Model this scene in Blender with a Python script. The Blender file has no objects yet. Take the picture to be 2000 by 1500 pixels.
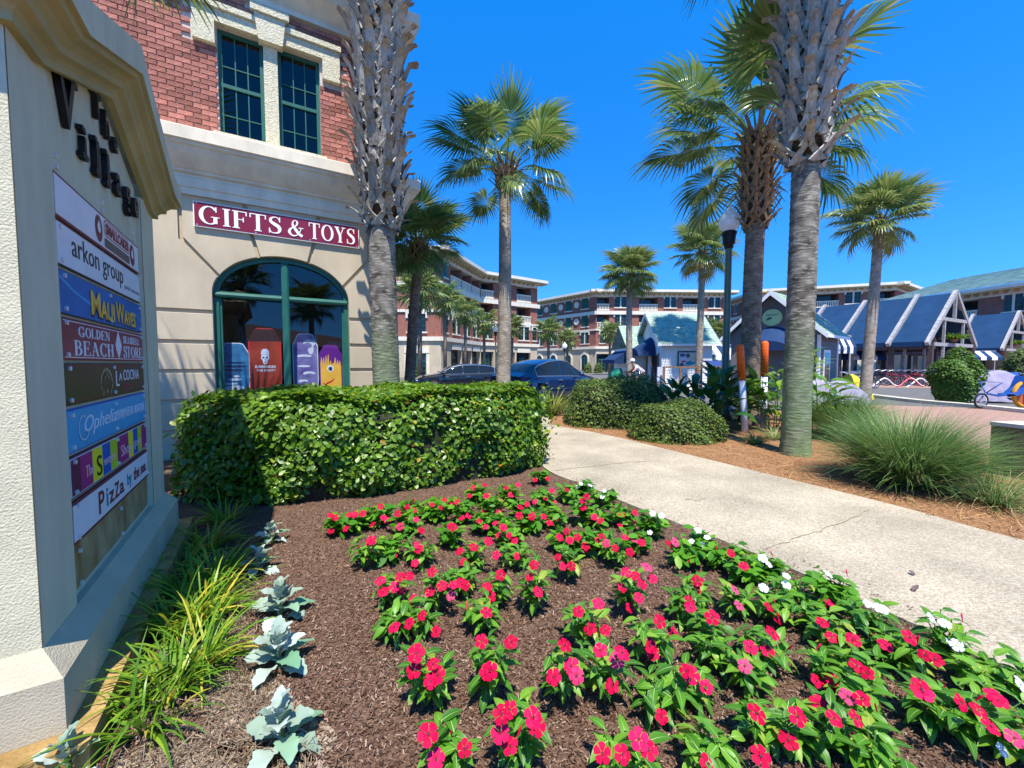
import bpy, math, random
import numpy as np
from mathutils import Vector, Matrix, Quaternion

random.seed(7)
RNG = np.random.default_rng(11)
SC = bpy.context.scene
COL = SC.collection
R_ = math.radians

# ------------------------------------------------------------------ camera
F_PX = 780.0
PITCH = R_(2.94)
EYE = Vector((0, 0, 1.5))
cam_d = bpy.data.cameras.new('camera')
cam_d.sensor_width = 36
cam_d.lens = 36 * F_PX / 2000
cam_d.clip_start = 0.05
cam_d.clip_end = 2000
cam = bpy.data.objects.new('camera', cam_d)
cam.location = EYE
cam.rotation_euler = (math.pi / 2 - PITCH, 0, 0)
COL.objects.link(cam)
SC.camera = cam

# ------------------------------------------------------------------ sky and sun
SUN_EL = R_(65)
SUN_H = Vector((-0.15, 0.99, 0)).normalized()        # the way shadows fall on the ground
world = bpy.data.worlds.new('World')
SC.world = world
world.use_nodes = True
nt = world.node_tree
nt.nodes.clear()
wo = nt.nodes.new('ShaderNodeOutputWorld')
bg = nt.nodes.new('ShaderNodeBackground')
sky = nt.nodes.new('ShaderNodeTexSky')
sky.sky_type = 'NISHITA'
sky.sun_disc = False
sky.sun_elevation = SUN_EL
sky.sun_rotation = math.atan2(-SUN_H.x, -SUN_H.y)
sky.air_density = 1.0
sky.dust_density = 0.0
sky.ozone_density = 6.0
hs = nt.nodes.new('ShaderNodeHueSaturation')
hs.inputs['Saturation'].default_value = 1.31
hs.inputs['Value'].default_value = 1.0
hs.inputs['Hue'].default_value = 0.504
tcs = nt.nodes.new('ShaderNodeTexCoord')
mps = nt.nodes.new('ShaderNodeMapping')          # lifts the pale horizon band: a clear, dry sky stays blue low down
mps.inputs['Location'].default_value = (0, 0, 0.18)
nt.links.new(tcs.outputs['Generated'], mps.inputs[0])
nt.links.new(mps.outputs[0], sky.inputs['Vector'])
nt.links.new(sky.outputs[0], hs.inputs['Color'])
nt.links.new(hs.outputs[0], bg.inputs['Color'])
bg.inputs['Strength'].default_value = 0.15
nt.links.new(bg.outputs[0], wo.inputs[0])

sun_d = bpy.data.lights.new('sun', 'SUN')
sun_d.energy = 3.6
sun_d.angle = R_(0.53)
sun_d.color = (1.0, 0.95, 0.86)
sun = bpy.data.objects.new('sun', sun_d)
sun_dir = Vector((SUN_H.x * math.cos(SUN_EL), SUN_H.y * math.cos(SUN_EL), -math.sin(SUN_EL)))
sun.rotation_euler = sun_dir.to_track_quat('-Z', 'Y').to_euler()
sun.location = (-5, -30, 60)
COL.objects.link(sun)

SC.view_settings.view_transform = 'Standard'
SC.view_settings.look = 'None'
SC.view_settings.gamma = 1
SC.view_settings.use_curve_mapping = False
SC.view_settings.exposure = 1.25

# ------------------------------------------------------------------ helpers
FWD = Vector((0, math.cos(PITCH), -math.sin(PITCH)))
UPV = Vector((0, math.sin(PITCH), math.cos(PITCH)))


def ray(px, py):
    return Vector((1, 0, 0)) * ((px - 1000) / F_PX) + UPV * ((750 - py) / F_PX) + FWD


def ground(px, py, z=0.0):
    d = ray(px, py)
    return EYE + d * ((z - EYE.z) / d.z)


def at(px, py, Y):
    d = ray(px, py)
    return EYE + d * (Y / d.y)


def proj(p):
    v = Vector(p) - EYE
    z = v.dot(FWD)
    if z < 0.05:
        return None
    return 1000 + F_PX * v.x / z, 750 - F_PX * v.dot(UPV) / z


def link(o, parent=None):
    COL.objects.link(o)
    if parent is not None:
        o.parent = parent
    return o


def thing(name, label, cat, loc=(0, 0, 0), rz=0, group=None):
    o = bpy.data.objects.new(name, None)
    o.empty_display_size = 0.2
    COL.objects.link(o)
    o.location = loc
    o.rotation_euler = (0, 0, rz)
    return tag(o, label, cat, group)


def tag(o, label, cat, group=None):
    o['label'] = label
    o['category'] = cat
    if group:
        o['group'] = group
    return o


class MB:
    """collects faces; build() links them as one mesh object"""

    def __init__(self):
        self.v = []
        self.f = []
        self.m = []

    def add(self, vs, fs, m=0):
        b = len(self.v)
        self.v.extend([tuple(x) for x in vs])
        for f in fs:
            self.f.append([b + i for i in f])
            self.m.append(m)
        return self

    def quad(self, a, b, c, d, m=0):
        return self.add([a, b, c, d], [(0, 1, 2, 3)], m)

    def poly(self, pts, m=0):
        return self.add(pts, [tuple(range(len(pts)))], m)

    def box(self, x0, x1, y0, y1, z0, z1, m=0, M=None):
        vs = [(x0, y0, z0), (x1, y0, z0), (x1, y1, z0), (x0, y1, z0), (x0, y0, z1), (x1, y0, z1), (x1, y1, z1), (x0, y1, z1)]
        if M is not None:
            vs = [M @ Vector(v) for v in vs]
        return self.add(vs, [(0, 3, 2, 1), (4, 5, 6, 7), (0, 1, 5, 4), (1, 2, 6, 5), (2, 3, 7, 6), (3, 0, 4, 7)], m)

    def bar(self, a, b, w, h, m=0, up=(0, 0, 1)):
        a, b = Vector(a), Vector(b)
        d = (b - a).normalized()
        s = d.cross(Vector(up))
        if s.length < 1e-4:
            s = d.cross(Vector((1, 0, 0)))
        s.normalize()
        u = s.cross(d)
        vs = []
        for p in (a, b):
            for i, j in ((-1, -1), (1, -1), (1, 1), (-1, 1)):
                vs.append(p + s * (i * w / 2) + u * (j * h / 2))
        return self.add(vs, [(3, 2, 1, 0), (4, 5, 6, 7), (0, 1, 5, 4), (1, 2, 6, 5), (2, 3, 7, 6), (3, 0, 4, 7)], m)

    def prism(self, pts, y0, y1, m=0, fn=None):
        """2-D polygon (x,z), counter-clockwise seen from -y, extruded from y0 (front) to y1"""
        fn = fn or (lambda x, y, z: (x, y, z))
        n = len(pts)
        vs = [fn(x, y0, z) for x, z in pts] + [fn(x, y1, z) for x, z in pts]
        fs = [tuple(range(n)), tuple(range(2 * n - 1, n - 1, -1))]
        for i in range(n):
            j = (i + 1) % n
            fs.append((j, i, n + i, n + j))
        return self.add(vs, fs, m)

    def tube(self, pts, rad, n=8, m=0, cap=True, flat=1.0):
        pts = [Vector(p) for p in pts]
        if not hasattr(rad, '__len__'):
            rad = [rad] * len(pts)
        vs = []
        ref = None
        for i, p in enumerate(pts):
            d = (pts[min(i + 1, len(pts) - 1)] - pts[max(i - 1, 0)]).normalized()
            if ref is None:
                ref = d.cross(Vector((0, 0, 1)))
                if ref.length < 0.01:
                    ref = Vector((1, 0, 0))
            s = (ref - d * ref.dot(d)).normalized()
            ref = s
            u = d.cross(s)
            for k in range(n):
                a = 2 * math.pi * k / n
                vs.append(p + s * (rad[i] * math.cos(a)) + u * (rad[i] * flat * math.sin(a)))
        fs = []
        for i in range(len(pts) - 1):
            for k in range(n):
                k2 = (k + 1) % n
                fs.append((i * n + k, i * n + k2, (i + 1) * n + k2, (i + 1) * n + k))
        if cap:
            fs.append(tuple(range(n - 1, -1, -1)))
            fs.append(tuple((len(pts) - 1) * n + k for k in range(n)))
        return self.add(vs, fs, m)

    def lathe(self, prof, n=16, c=(0, 0, 0), m=0):
        c = Vector(c)
        vs = []
        for r, z in prof:
            for k in range(n):
                a = 2 * math.pi * k / n
                vs.append(c + Vector((r * math.cos(a), r * math.sin(a), z)))
        fs = []
        for i in range(len(prof) - 1):
            for k in range(n):
                k2 = (k + 1) % n
                fs.append((i * n + k, i * n + k2, (i + 1) * n + k2, (i + 1) * n + k))
        fs.append(tuple(range(n - 1, -1, -1)))
        fs.append(tuple((len(prof) - 1) * n + k for k in range(n)))
        return self.add(vs, fs, m)

    def disc(self, c, r, ax=(1, 0, 0), ay=(0, 0, 1), n=20, m=0, ry=None):
        c, ax, ay = Vector(c), Vector(ax), Vector(ay)
        ry = ry or r
        return self.poly([c + ax * (r * math.cos(2 * math.pi * k / n)) + ay * (ry * math.sin(2 * math.pi * k / n)) for k in range(n)], m)

    def mesh(self, name, mats):
        me = bpy.data.meshes.new(name)
        me.from_pydata(self.v, [], self.f)
        for x in (mats if isinstance(mats, (list, tuple)) else [mats]):
            me.materials.append(x)
        if any(self.m):
            me.polygons.foreach_set('material_index', self.m)
        return me

    def build(self, name, mats, parent=None, smooth=False, label=None, kind=None, off=None):
        if off is not None:
            off = Vector(off)
            self.v = [tuple(Vector(x) - off) for x in self.v]
        me = self.mesh(name, mats)
        if smooth:
            me.polygons.foreach_set('use_smooth', [True] * len(me.polygons))
        o = bpy.data.objects.new(name, me)
        if label:
            o['label'] = label
        if kind:
            o['kind'] = kind
        return link(o, parent)


def mesh_np(name, V, Q, mats, rnd=None, smooth=False):
    """quads from numpy arrays with an optional per-face attribute 'rnd'"""
    V = np.asarray(V, dtype=np.float32).reshape(-1, 3)
    Q = np.asarray(Q, dtype=np.int32).reshape(-1, 4)
    me = bpy.data.meshes.new(name)
    me.vertices.add(len(V))
    me.vertices.foreach_set('co', V.ravel())
    me.loops.add(Q.size)
    me.loops.foreach_set('vertex_index', Q.ravel())
    me.polygons.add(len(Q))
    me.polygons.foreach_set('loop_start', np.arange(0, Q.size, 4, dtype=np.int32))
    me.polygons.foreach_set('loop_total', np.full(len(Q), 4, dtype=np.int32))
    if smooth:
        me.polygons.foreach_set('use_smooth', np.ones(len(Q), dtype=bool))
    if rnd is not None:
        a = me.attributes.new('rnd', 'FLOAT', 'FACE')
        a.data.foreach_set('value', np.asarray(rnd, dtype=np.float32))
    me.update(calc_edges=True)
    for x in (mats if isinstance(mats, (list, tuple)) else [mats]):
        me.materials.append(x)
    return me


def part(name, me, parent, label=None, kind=None, M=None):
    o = bpy.data.objects.new(name, me)
    if label:
        o['label'] = label
    if kind:
        o['kind'] = kind
    link(o, parent)
    if M is not None:
        o.matrix_local = M
    return o


# ------------------------------------------------------------------ materials
def _mat(name):
    m = bpy.data.materials.new(name)
    m.use_nodes = True
    n = m.node_tree
    return m, n, n.nodes['Principled BSDF'], n.nodes['Material Output']


def mat(name, col, rough=0.7, var=0.12, scale=6.0, bump=0.0, bscale=60.0, spec=0.3, metal=0.0, col2=None, detail=6, coord='Object', stretch=None, coat=0.0, rand=0.0):
    m, n, b, out = _mat(name)
    N, L = n.nodes, n.links
    tc = N.new('ShaderNodeTexCoord')
    src = tc.outputs['Object']
    if coord == 'World':
        g = N.new('ShaderNodeNewGeometry')
        src = g.outputs['Position']
    if stretch:
        mp = N.new('ShaderNodeMapping')
        mp.inputs['Scale'].default_value = stretch
        L.new(src, mp.inputs[0])
        src = mp.outputs[0]
    nz = N.new('ShaderNodeTexNoise')
    nz.inputs['Scale'].default_value = scale
    nz.inputs['Detail'].default_value = detail
    nz.inputs['Roughness'].default_value = 0.62
    L.new(src, nz.inputs['Vector'])
    cr = N.new('ShaderNodeValToRGB')
    c2 = col2 or tuple(min(1, c * (1 + var)) for c in col)
    c1 = tuple(c * (1 - var) for c in col) if not col2 else col
    cr.color_ramp.elements[0].position = 0.33
    cr.color_ramp.elements[1].position = 0.67
    cr.color_ramp.elements[0].color = (*c1, 1)
    cr.color_ramp.elements[1].color = (*c2, 1)
    L.new(nz.outputs['Fac'], cr.inputs['Fac'])
    cout = cr.outputs['Color']
    if rand:
        oi = N.new('ShaderNodeObjectInfo')
        hsv = N.new('ShaderNodeHueSaturation')
        mr = N.new('ShaderNodeMapRange')
        mr.inputs['To Min'].default_value = 1 - rand
        mr.inputs['To Max'].default_value = 1 + rand
        L.new(oi.outputs['Random'], mr.inputs['Value'])
        L.new(mr.outputs[0], hsv.inputs['Value'])
        L.new(cout, hsv.inputs['Color'])
        cout = hsv.outputs[0]
    L.new(cout, b.inputs['Base Color'])
    b.inputs['Roughness'].default_value = rough
    b.inputs['Specular IOR Level'].default_value = spec
    b.inputs['Metallic'].default_value = metal
    b.inputs['Coat Weight'].default_value = coat
    b.inputs['Coat Roughness'].default_value = 0.05
    if bump:
        nb = N.new('ShaderNodeTexNoise')
        nb.inputs['Scale'].default_value = bscale
        nb.inputs['Detail'].default_value = 5
        L.new(src, nb.inputs['Vector'])
        bp = N.new('ShaderNodeBump')
        bp.inputs['Strength'].default_value = bump
        bp.inputs['Distance'].default_value = 0.02
        L.new(nb.outputs['Fac'], bp.inputs['Height'])
        L.new(bp.outputs[0], b.inputs['Normal'])
    return m


def leafmat(name, stops, rough=0.4, trans=0.3, spec=0.4, byobj=False):
    """stops: [(pos, colour)] chosen per leaf"""
    m, n, b, out = _mat(name)
    N, L = n.nodes, n.links
    if byobj:
        src = N.new('ShaderNodeObjectInfo').outputs['Random']
    else:
        a = N.new('ShaderNodeAttribute')
        a.attribute_name = 'rnd'
        src = a.outputs['Fac']
    cr = N.new('ShaderNodeValToRGB')
    e = cr.color_ramp.elements
    while len(e) < len(stops):
        e.new(0.5)
    for i, (p, c) in enumerate(stops):
        e[i].position = p
        e[i].color = (*c, 1)
    L.new(src, cr.inputs['Fac'])
    L.new(cr.outputs[0], b.inputs['Base Color'])
    b.inputs['Roughness'].default_value = rough
    b.inputs['Specular IOR Level'].default_value = spec
    t = N.new('ShaderNodeBsdfTranslucent')
    hsv = N.new('ShaderNodeHueSaturation')
    hsv.inputs['Value'].default_value = 1.5
    hsv.inputs['Hue'].default_value = 0.485
    L.new(cr.outputs[0], hsv.inputs['Color'])
    L.new(hsv.outputs[0], t.inputs['Color'])
    mx = N.new('ShaderNodeMixShader')
    mx.inputs[0].default_value = trans
    L.new(b.outputs[0], mx.inputs[1])
    L.new(t.outputs[0], mx.inputs[2])
    L.new(mx.outputs[0], out.inputs['Surface'])
    return m


def glassmat(name, tint=(0.02, 0.03, 0.04), clear=0.5, ior=1.5):
    m, n, b, out = _mat(name)
    N, L = n.nodes, n.links
    n.nodes.remove(b)
    tr = N.new('ShaderNodeBsdfTransparent')
    tr.inputs['Color'].default_value = (*tint, 1)
    gl = N.new('ShaderNodeBsdfGlossy')
    gl.inputs['Roughness'].default_value = 0.01
    fr = N.new('ShaderNodeFresnel')
    fr.inputs['IOR'].default_value = ior
    ge = N.new('ShaderNodeNewGeometry')
    sb = N.new('ShaderNodeMath')
    sb.operation = 'SUBTRACT'
    sb.inputs[0].default_value = 1
    L.new(ge.outputs['Backfacing'], sb.inputs[1])
    mu = N.new('ShaderNodeMath')
    mu.operation = 'MULTIPLY'
    L.new(fr.outputs[0], mu.inputs[0])
    L.new(sb.outputs[0], mu.inputs[1])
    mx = N.new('ShaderNodeMixShader')
    L.new(mu.outputs[0], mx.inputs[0])
    L.new(tr.outputs[0], mx.inputs[1])
    L.new(gl.outputs[0], mx.inputs[2])
    L.new(mx.outputs[0], out.inputs['Surface'])
    return m


MT = {}
MT['stucco'] = mat('monument stucco', (0.60, 0.55, 0.38), 0.85, 0.10, 5, 0.35, 120, 0.15)
MT['stucco_smooth'] = mat('smooth painted stucco', (0.56, 0.52, 0.37), 0.75, 0.10, 3, 0.12, 120, 0.2, detail=9, stretch=(2.2, 2.2, .5))
MT['mould'] = mat('ochre moulding paint', (0.40, 0.32, 0.15), 0.75, 0.14, 2.5, 0.15, 80, 0.2)
MT['base'] = mat('pale sand base paint', (0.47, 0.41, 0.29), 0.8, 0.10, 4, 0.3, 120, 0.2)
MT['curb_stain'] = mat('rust stained kerb', (0.22, 0.13, 0.045), 0.85, 0.3, 7, 0.5, 70, 0.1, col2=(0.46, 0.31, 0.12))
MT['stain'] = mat('stained board', (0.44, 0.36, 0.20), 0.7, 0.2, 2.4, 0.1, 50, 0.2, col2=(0.24, 0.14, 0.045), stretch=(3, 3, 1.2))
MT['brick'] = mat('red brick', (0.37, 0.150, 0.115), 0.85, 0.22, 14, 0.5, 60, 0.15, rand=0.34)
MT['brickfar'] = mat('far brick', (0.29, 0.122, 0.088), 0.9, 0.2, 2.5, 0, spec=0.1)
MT['mortar'] = mat('mortar', (0.60, 0.50, 0.44), 0.95, 0.12, 20, 0.4, 120, 0.1)
MT['limestone'] = mat('tan stucco blocks', (0.50, 0.415, 0.29), 0.85, 0.13, 1.7, 0.18, 160, 0.15, detail=9, coord='World', stretch=(1, 1, .55))
MT['groove'] = mat('block joint stucco', (0.50, 0.40, 0.26), 0.9, 0.08, 5, 0.2, 120, 0.1)
MT['cream'] = mat('cream cornice', (0.70, 0.63, 0.50), 0.75, 0.12, 2.6, 0.12, 90, 0.2, detail=9, stretch=(1.6, 1.6, .5))
MT['coral'] = mat('pitted coral stone', (0.74, 0.68, 0.50), 0.9, 0.25, 26, 0.8, 45, 0.1, col2=(0.50, 0.46, 0.32))
MT['green'] = mat('dark green window frame', (0.02, 0.115, 0.085), 0.4, 0.12, 5, 0, spec=0.4)
MT['glass'] = glassmat('shop glass', (0.86, 0.89, 0.90), ior=1.65)
MT['glassdark'] = glassmat('dark window glass', (0.12, 0.14, 0.17), ior=1.55)
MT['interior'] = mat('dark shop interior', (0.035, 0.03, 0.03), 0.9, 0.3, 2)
MT['white'] = mat('white paint', (0.80, 0.80, 0.78), 0.5, 0.04, 5)
MT['wallwhite'] = mat('white clapboard', (0.72, 0.72, 0.72), 0.7, 0.06, 3)
MT['maroon'] = mat('maroon enamel', (0.20, 0.008, 0.032), 0.35, 0.06, 3, spec=0.5)
MT['maroon_dull'] = mat('maroon vinyl', (0.17, 0.02, 0.035), 0.5, 0.08, 6)
MT['panelwhite'] = mat('white sign face', (0.70, 0.71, 0.76), 0.4, 0.05, 7)
MT['navy'] = mat('navy sign edge', (0.012, 0.02, 0.07), 0.4, 0.1, 5)
MT['blue'] = mat('blue sign face', (0.008, 0.13, 0.42), 0.4, 0.12, 4)
MT['lightblue'] = mat('light blue sign face', (0.03, 0.32, 0.62), 0.4, 0.1, 3)
MT['gold'] = mat('gold lettering', (0.80, 0.47, 0.07), 0.5, 0.12, 12)
MT['black'] = mat('black paint', (0.012, 0.012, 0.014), 0.45, 0.2, 8)
MT['grey'] = mat('grey lettering', (0.25, 0.25, 0.28), 0.5, 0.1, 8)
MT['pink'] = mat('pale pink lettering', (0.75, 0.48, 0.50), 0.5, 0.05, 8)
MT['browngrey'] = mat('brown grey print', (0.13, 0.09, 0.08), 0.5, 0.1, 8)
MT['darkolive'] = mat('dark olive sign face', (0.030, 0.032, 0.012), 0.4, 0.25, 3)
MT['magenta'] = mat('magenta stripe', (0.32, 0.01, 0.17), 0.45, 0.08, 4)
MT['plum'] = mat('plum stripe', (0.11, 0.006, 0.06), 0.45, 0.08, 4)
MT['yellow'] = mat('yellow stripe', (0.72, 0.70, 0.03), 0.45, 0.06, 4)
MT['lime'] = mat('lime stripe', (0.42, 0.58, 0.03), 0.45, 0.06, 4)
MT['royal'] = mat('royal blue stripe', (0.01, 0.08, 0.45), 0.45, 0.06, 4)
MT['teal'] = mat('teal print', (0.01, 0.22, 0.30), 0.45, 0.08, 5)
MT['red'] = mat('red print', (0.55, 0.02, 0.025), 0.5, 0.1, 5)
MT['steel'] = mat('bolt steel', (0.75, 0.75, 0.76), 0.35, 0.05, 9, metal=0.4)
MT['awning'] = mat('navy canvas', (0.014, 0.042, 0.115), 0.8, 0.12, 3, 0.1, 200, 0.2)
MT['tarp'] = mat('blue tarpaulin', (0.014, 0.046, 0.108), 0.9, 0.14, 1.2, 0.08, 12, 0.08)
MT['timber'] = mat('weathered white timber', (0.31, 0.30, 0.30), 0.9, 0.3, 5, 0.3, 40, 0.15)
MT['darkwood'] = mat('dark timber post', (0.075, 0.055, 0.05), 0.8, 0.25, 5, 0.2, 40)
MT['brownwood'] = mat('brown timber rail', (0.22, 0.13, 0.08), 0.8, 0.2, 6, 0.2, 40)
MT['shingle'] = mat('pale green shingle', (0.29, 0.38, 0.30), 0.85, 0.25, 3.5, 0.3, 40, 0.1, rand=0.12)
MT['greywall'] = mat('grey painted boards', (0.16, 0.155, 0.16), 0.75, 0.08, 4)
MT['concrete'] = mat('pale concrete', (0.52, 0.48, 0.40), 0.9, 0.12, 5, 0.3, 60, 0.1)
MT['postgreen'] = mat('dark green lamp post', (0.085, 0.125, 0.095), 0.35, 0.15, 6, spec=0.5, coat=0.3)

MT['orange'] = mat('orange reflective sleeve', (0.82, 0.125, 0.012), 0.5, 0.12, 10)
MT['pvc'] = mat('white post', (0.62, 0.65, 0.72), 0.5, 0.08, 6)
MT['tyre'] = mat('tyre rubber', (0.015, 0.015, 0.016), 0.8, 0.2, 12)
MT['chrome'] = mat('bright metal', (0.75, 0.76, 0.78), 0.22, 0.04, 9, metal=0.9)
MT['carblue'] = mat('metallic blue paint', (0.006, 0.022, 0.085), 0.25, 0.06, 2, spec=0.5, coat=1.0, metal=0.25)
MT['carblack'] = mat('black car paint', (0.008, 0.010, 0.016), 0.25, 0.1, 2, spec=0.5, coat=1.0)
MT['carglass'] = mat('car window glass', (0.012, 0.018, 0.022), 0.06, 0.1, 2, spec=0.35, coat=0.0)
MT['taillight'] = mat('tail light red', (0.35, 0.01, 0.01), 0.15, 0.1, 4, spec=0.6)
MT['skin'] = mat('skin', (0.50, 0.27, 0.18), 0.55, 0.06, 12)
MT['shirt'] = mat('pale grey shirt', (0.55, 0.58, 0.66), 0.85, 0.06, 8)
MT['shorts'] = mat('dark shorts', (0.06, 0.06, 0.08), 0.85, 0.1, 8)
MT['greencloth'] = mat('green canvas cover', (0.01, 0.20, 0.12), 0.75, 0.12, 4)
MT['lilac'] = mat('lilac grey cover', (0.27, 0.24, 0.34), 0.85, 0.2, 4)
MT['bikeblue'] = mat('blue bicycle paint', (0.012, 0.07, 0.30), 0.4, 0.12, 4, spec=0.5)
MT['bikered'] = mat('red bicycle paint', (0.55, 0.04, 0.05), 0.35, 0.06, 4, spec=0.5)
MT['rimyellow'] = mat('yellow wheel rim', (0.62, 0.28, 0.02), 0.5, 0.06, 5)
MT['rimorange'] = mat('orange wheel disc', (0.42, 0.10, 0.02), 0.5, 0.1, 5)
MT['bud'] = mat('young shoot', (0.20, 0.30, 0.05), 0.6, 0.1, 9)
MT['stem'] = mat('green stem', (0.10, 0.17, 0.04), 0.6, 0.15, 20)
MT['leafcore'] = mat('dark foliage core', (0.028, 0.030, 0.016), 0.95, 0.4, 14, 0.3, 30)  # colour of the dark cores put inside hedge and shrubs


def pine_ground():
    return mat('pine straw litter', (0.17, 0.080, 0.035), 0.95, 0.3, 30, 0.8, 60, 0.05, col2=(0.36, 0.205, 0.105), detail=9, coord='World')


MT['straw'] = pine_ground()
MT['mulch'] = mat('brown mulch', (0.085, 0.046, 0.030), 0.95, 0.3, 60, 1.0, 110, 0.05, col2=(0.24, 0.15, 0.105), detail=9, coord='World')
MT['sand'] = mat('sandy soil', (0.20, 0.145, 0.095), 0.95, 0.2, 14, 0.7, 60, 0.05, col2=(0.42, 0.34, 0.25), detail=9, coord='World')
MT['asphalt'] = mat('old asphalt', (0.13, 0.125, 0.12), 0.95, 0.15, 2.5, 0.3, 120, 0.1, coord='World', detail=9)
MT['needle'] = leafmat('dry pine needle', [(0, (0.20, 0.085, 0.03)), (0.5, (0.36, 0.185, 0.075)), (1, (0.52, 0.34, 0.18))], 0.8, 0.1, 0.1)
MT['chip'] = leafmat('mulch chip', [(0, (0.045, 0.024, 0.016)), (0.45, (0.115, 0.062, 0.04)), (0.8, (0.20, 0.125, 0.085)), (1, (0.36, 0.27, 0.20))], 0.9, 0.0, 0.05)
MT['hedgeleaf'] = leafmat('glossy hedge leaf', [(0, (0.042, 0.105, 0.008)), (0.45, (0.105, 0.22, 0.014)), (0.86, (0.20, 0.34, 0.02)), (0.965, (0.26, 0.31, 0.02)), (1, (0.42, 0.15, 0.02))], 0.36, 0.35, 0.45)
MT['shrubleaf'] = leafmat('shrub leaf', [(0, (0.034, 0.068, 0.010)), (0.5, (0.095, 0.16, 0.022)), (0.92, (0.20, 0.26, 0.05)), (1, (0.30, 0.24, 0.07))], 0.5, 0.3, 0.35)
MT['vincaleaf'] = leafmat('vinca leaf', [(0, (0.04, 0.16, 0.012)), (0.6, (0.09, 0.28, 0.016)), (1, (0.19, 0.39, 0.03))], 0.42, 0.35, 0.35)
MT['vincaleafo'] = leafmat('vinca leaf blade', [(0, (0.04, 0.15, 0.012)), (0.6, (0.095, 0.28, 0.016)), (0.93, (0.19, 0.39, 0.03)), (1, (0.36, 0.38, 0.05))], 0.42, 0.35, 0.35, byobj=True)
MT['vein'] = mat('pale leaf midrib', (0.30, 0.42, 0.16), 0.5, 0.08, 20)
MT['globe'] = leafmat('white lamp globe', [(0, (0.84, 0.85, 0.88)), (1, (0.86, 0.87, 0.90))], 0.12, 0.45, 0.5, byobj=True)
MT['petal'] = leafmat('crimson petal', [(0, (0.40, 0.002, 0.035)), (0.7, (0.60, 0.004, 0.055)), (0.95, (0.70, 0.012, 0.09)), (1, (0.50, 0.07, 0.17))], 0.6, 0.12, 0.08, byobj=True)
MT['petalwhite'] = leafmat('white petal', [(0, (0.62, 0.64, 0.68)), (1, (0.72, 0.74, 0.78))], 0.6, 0.25, 0.15, byobj=True)
MT['eye'] = mat('dark flower eye', (0.12, 0.002, 0.02), 0.7, 0.1, 20)
MT['eyeyellow'] = mat('pale yellow flower eye', (0.62, 0.60, 0.22), 0.7, 0.1, 20)
MT['miller'] = leafmat('silver felted leaf', [(0, (0.23, 0.32, 0.24)), (0.5, (0.32, 0.40, 0.33)), (1, (0.43, 0.50, 0.44))], 0.85, 0.15, 0.1, byobj=True)
MT['millergreen'] = leafmat('grey green felted leaf', [(0, (0.13, 0.30, 0.16)), (1, (0.26, 0.42, 0.27))], 0.8, 0.2, 0.1, byobj=True)
MT['lily'] = leafmat('daylily blade', [(0, (0.05, 0.14, 0.012)), (0.6, (0.13, 0.27, 0.018)), (0.9, (0.30, 0.40, 0.03)), (1, (0.55, 0.42, 0.05))], 0.4, 0.3, 0.35)
MT['drygrass'] = leafmat('dry thatch', [(0, (0.12, 0.08, 0.05)), (0.6, (0.23, 0.165, 0.105)), (1, (0.36, 0.29, 0.20))], 0.9, 0.1, 0.1)
MT['muhly'] = leafmat('ornamental grass blade', [(0, (0.05, 0.13, 0.03)), (0.55, (0.12, 0.24, 0.06)), (0.85, (0.22, 0.34, 0.10)), (1, (0.44, 0.38, 0.19))], 0.45, 0.25, 0.3)
MT['frond'] = leafmat('palm frond', [(0, (0.045, 0.105, 0.025)), (0.55, (0.115, 0.20, 0.048)), (0.9, (0.24, 0.31, 0.09)), (1, (0.27, 0.26, 0.09))], 0.32, 0.3, 0.5)
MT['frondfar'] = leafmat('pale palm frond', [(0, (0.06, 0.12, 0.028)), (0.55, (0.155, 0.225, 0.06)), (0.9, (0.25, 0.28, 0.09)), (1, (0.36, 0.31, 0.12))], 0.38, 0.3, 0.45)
MT['frondold'] = leafmat('yellowing palm frond', [(0, (0.24, 0.20, 0.035)), (1, (0.46, 0.36, 0.09))], 0.5, 0.3, 0.3)
MT['bigleaf'] = leafmat('dark broad leaf', [(0, (0.012, 0.055, 0.014)), (0.7, (0.03, 0.11, 0.022)), (1, (0.07, 0.18, 0.03))], 0.25, 0.2, 0.5, byobj=True)
MT['ginger'] = leafmat('ginger leaf', [(0, (0.04, 0.14, 0.015)), (0.6, (0.11, 0.25, 0.02)), (1, (0.30, 0.40, 0.04))], 0.3, 0.35, 0.5, byobj=True)
MT['boot'] = mat('weathered palm boot', (0.23, 0.195, 0.155), 0.85, 0.4, 7, 0.6, 30, 0.15, stretch=(3.5, 3.5, 0.8), col2=(0.46, 0.42, 0.36), rand=0.25)
MT['bootbrown'] = mat('brown palm boot', (0.17, 0.10, 0.055), 0.85, 0.4, 7, 0.6, 30, 0.15, stretch=(3.5, 3.5, 0.8), col2=(0.38, 0.27, 0.17), rand=0.25)
MT['fibre'] = mat('palm fibre', (0.085, 0.055, 0.035), 0.95, 0.4, 12, 0.6, 40, 0.05)


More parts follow.
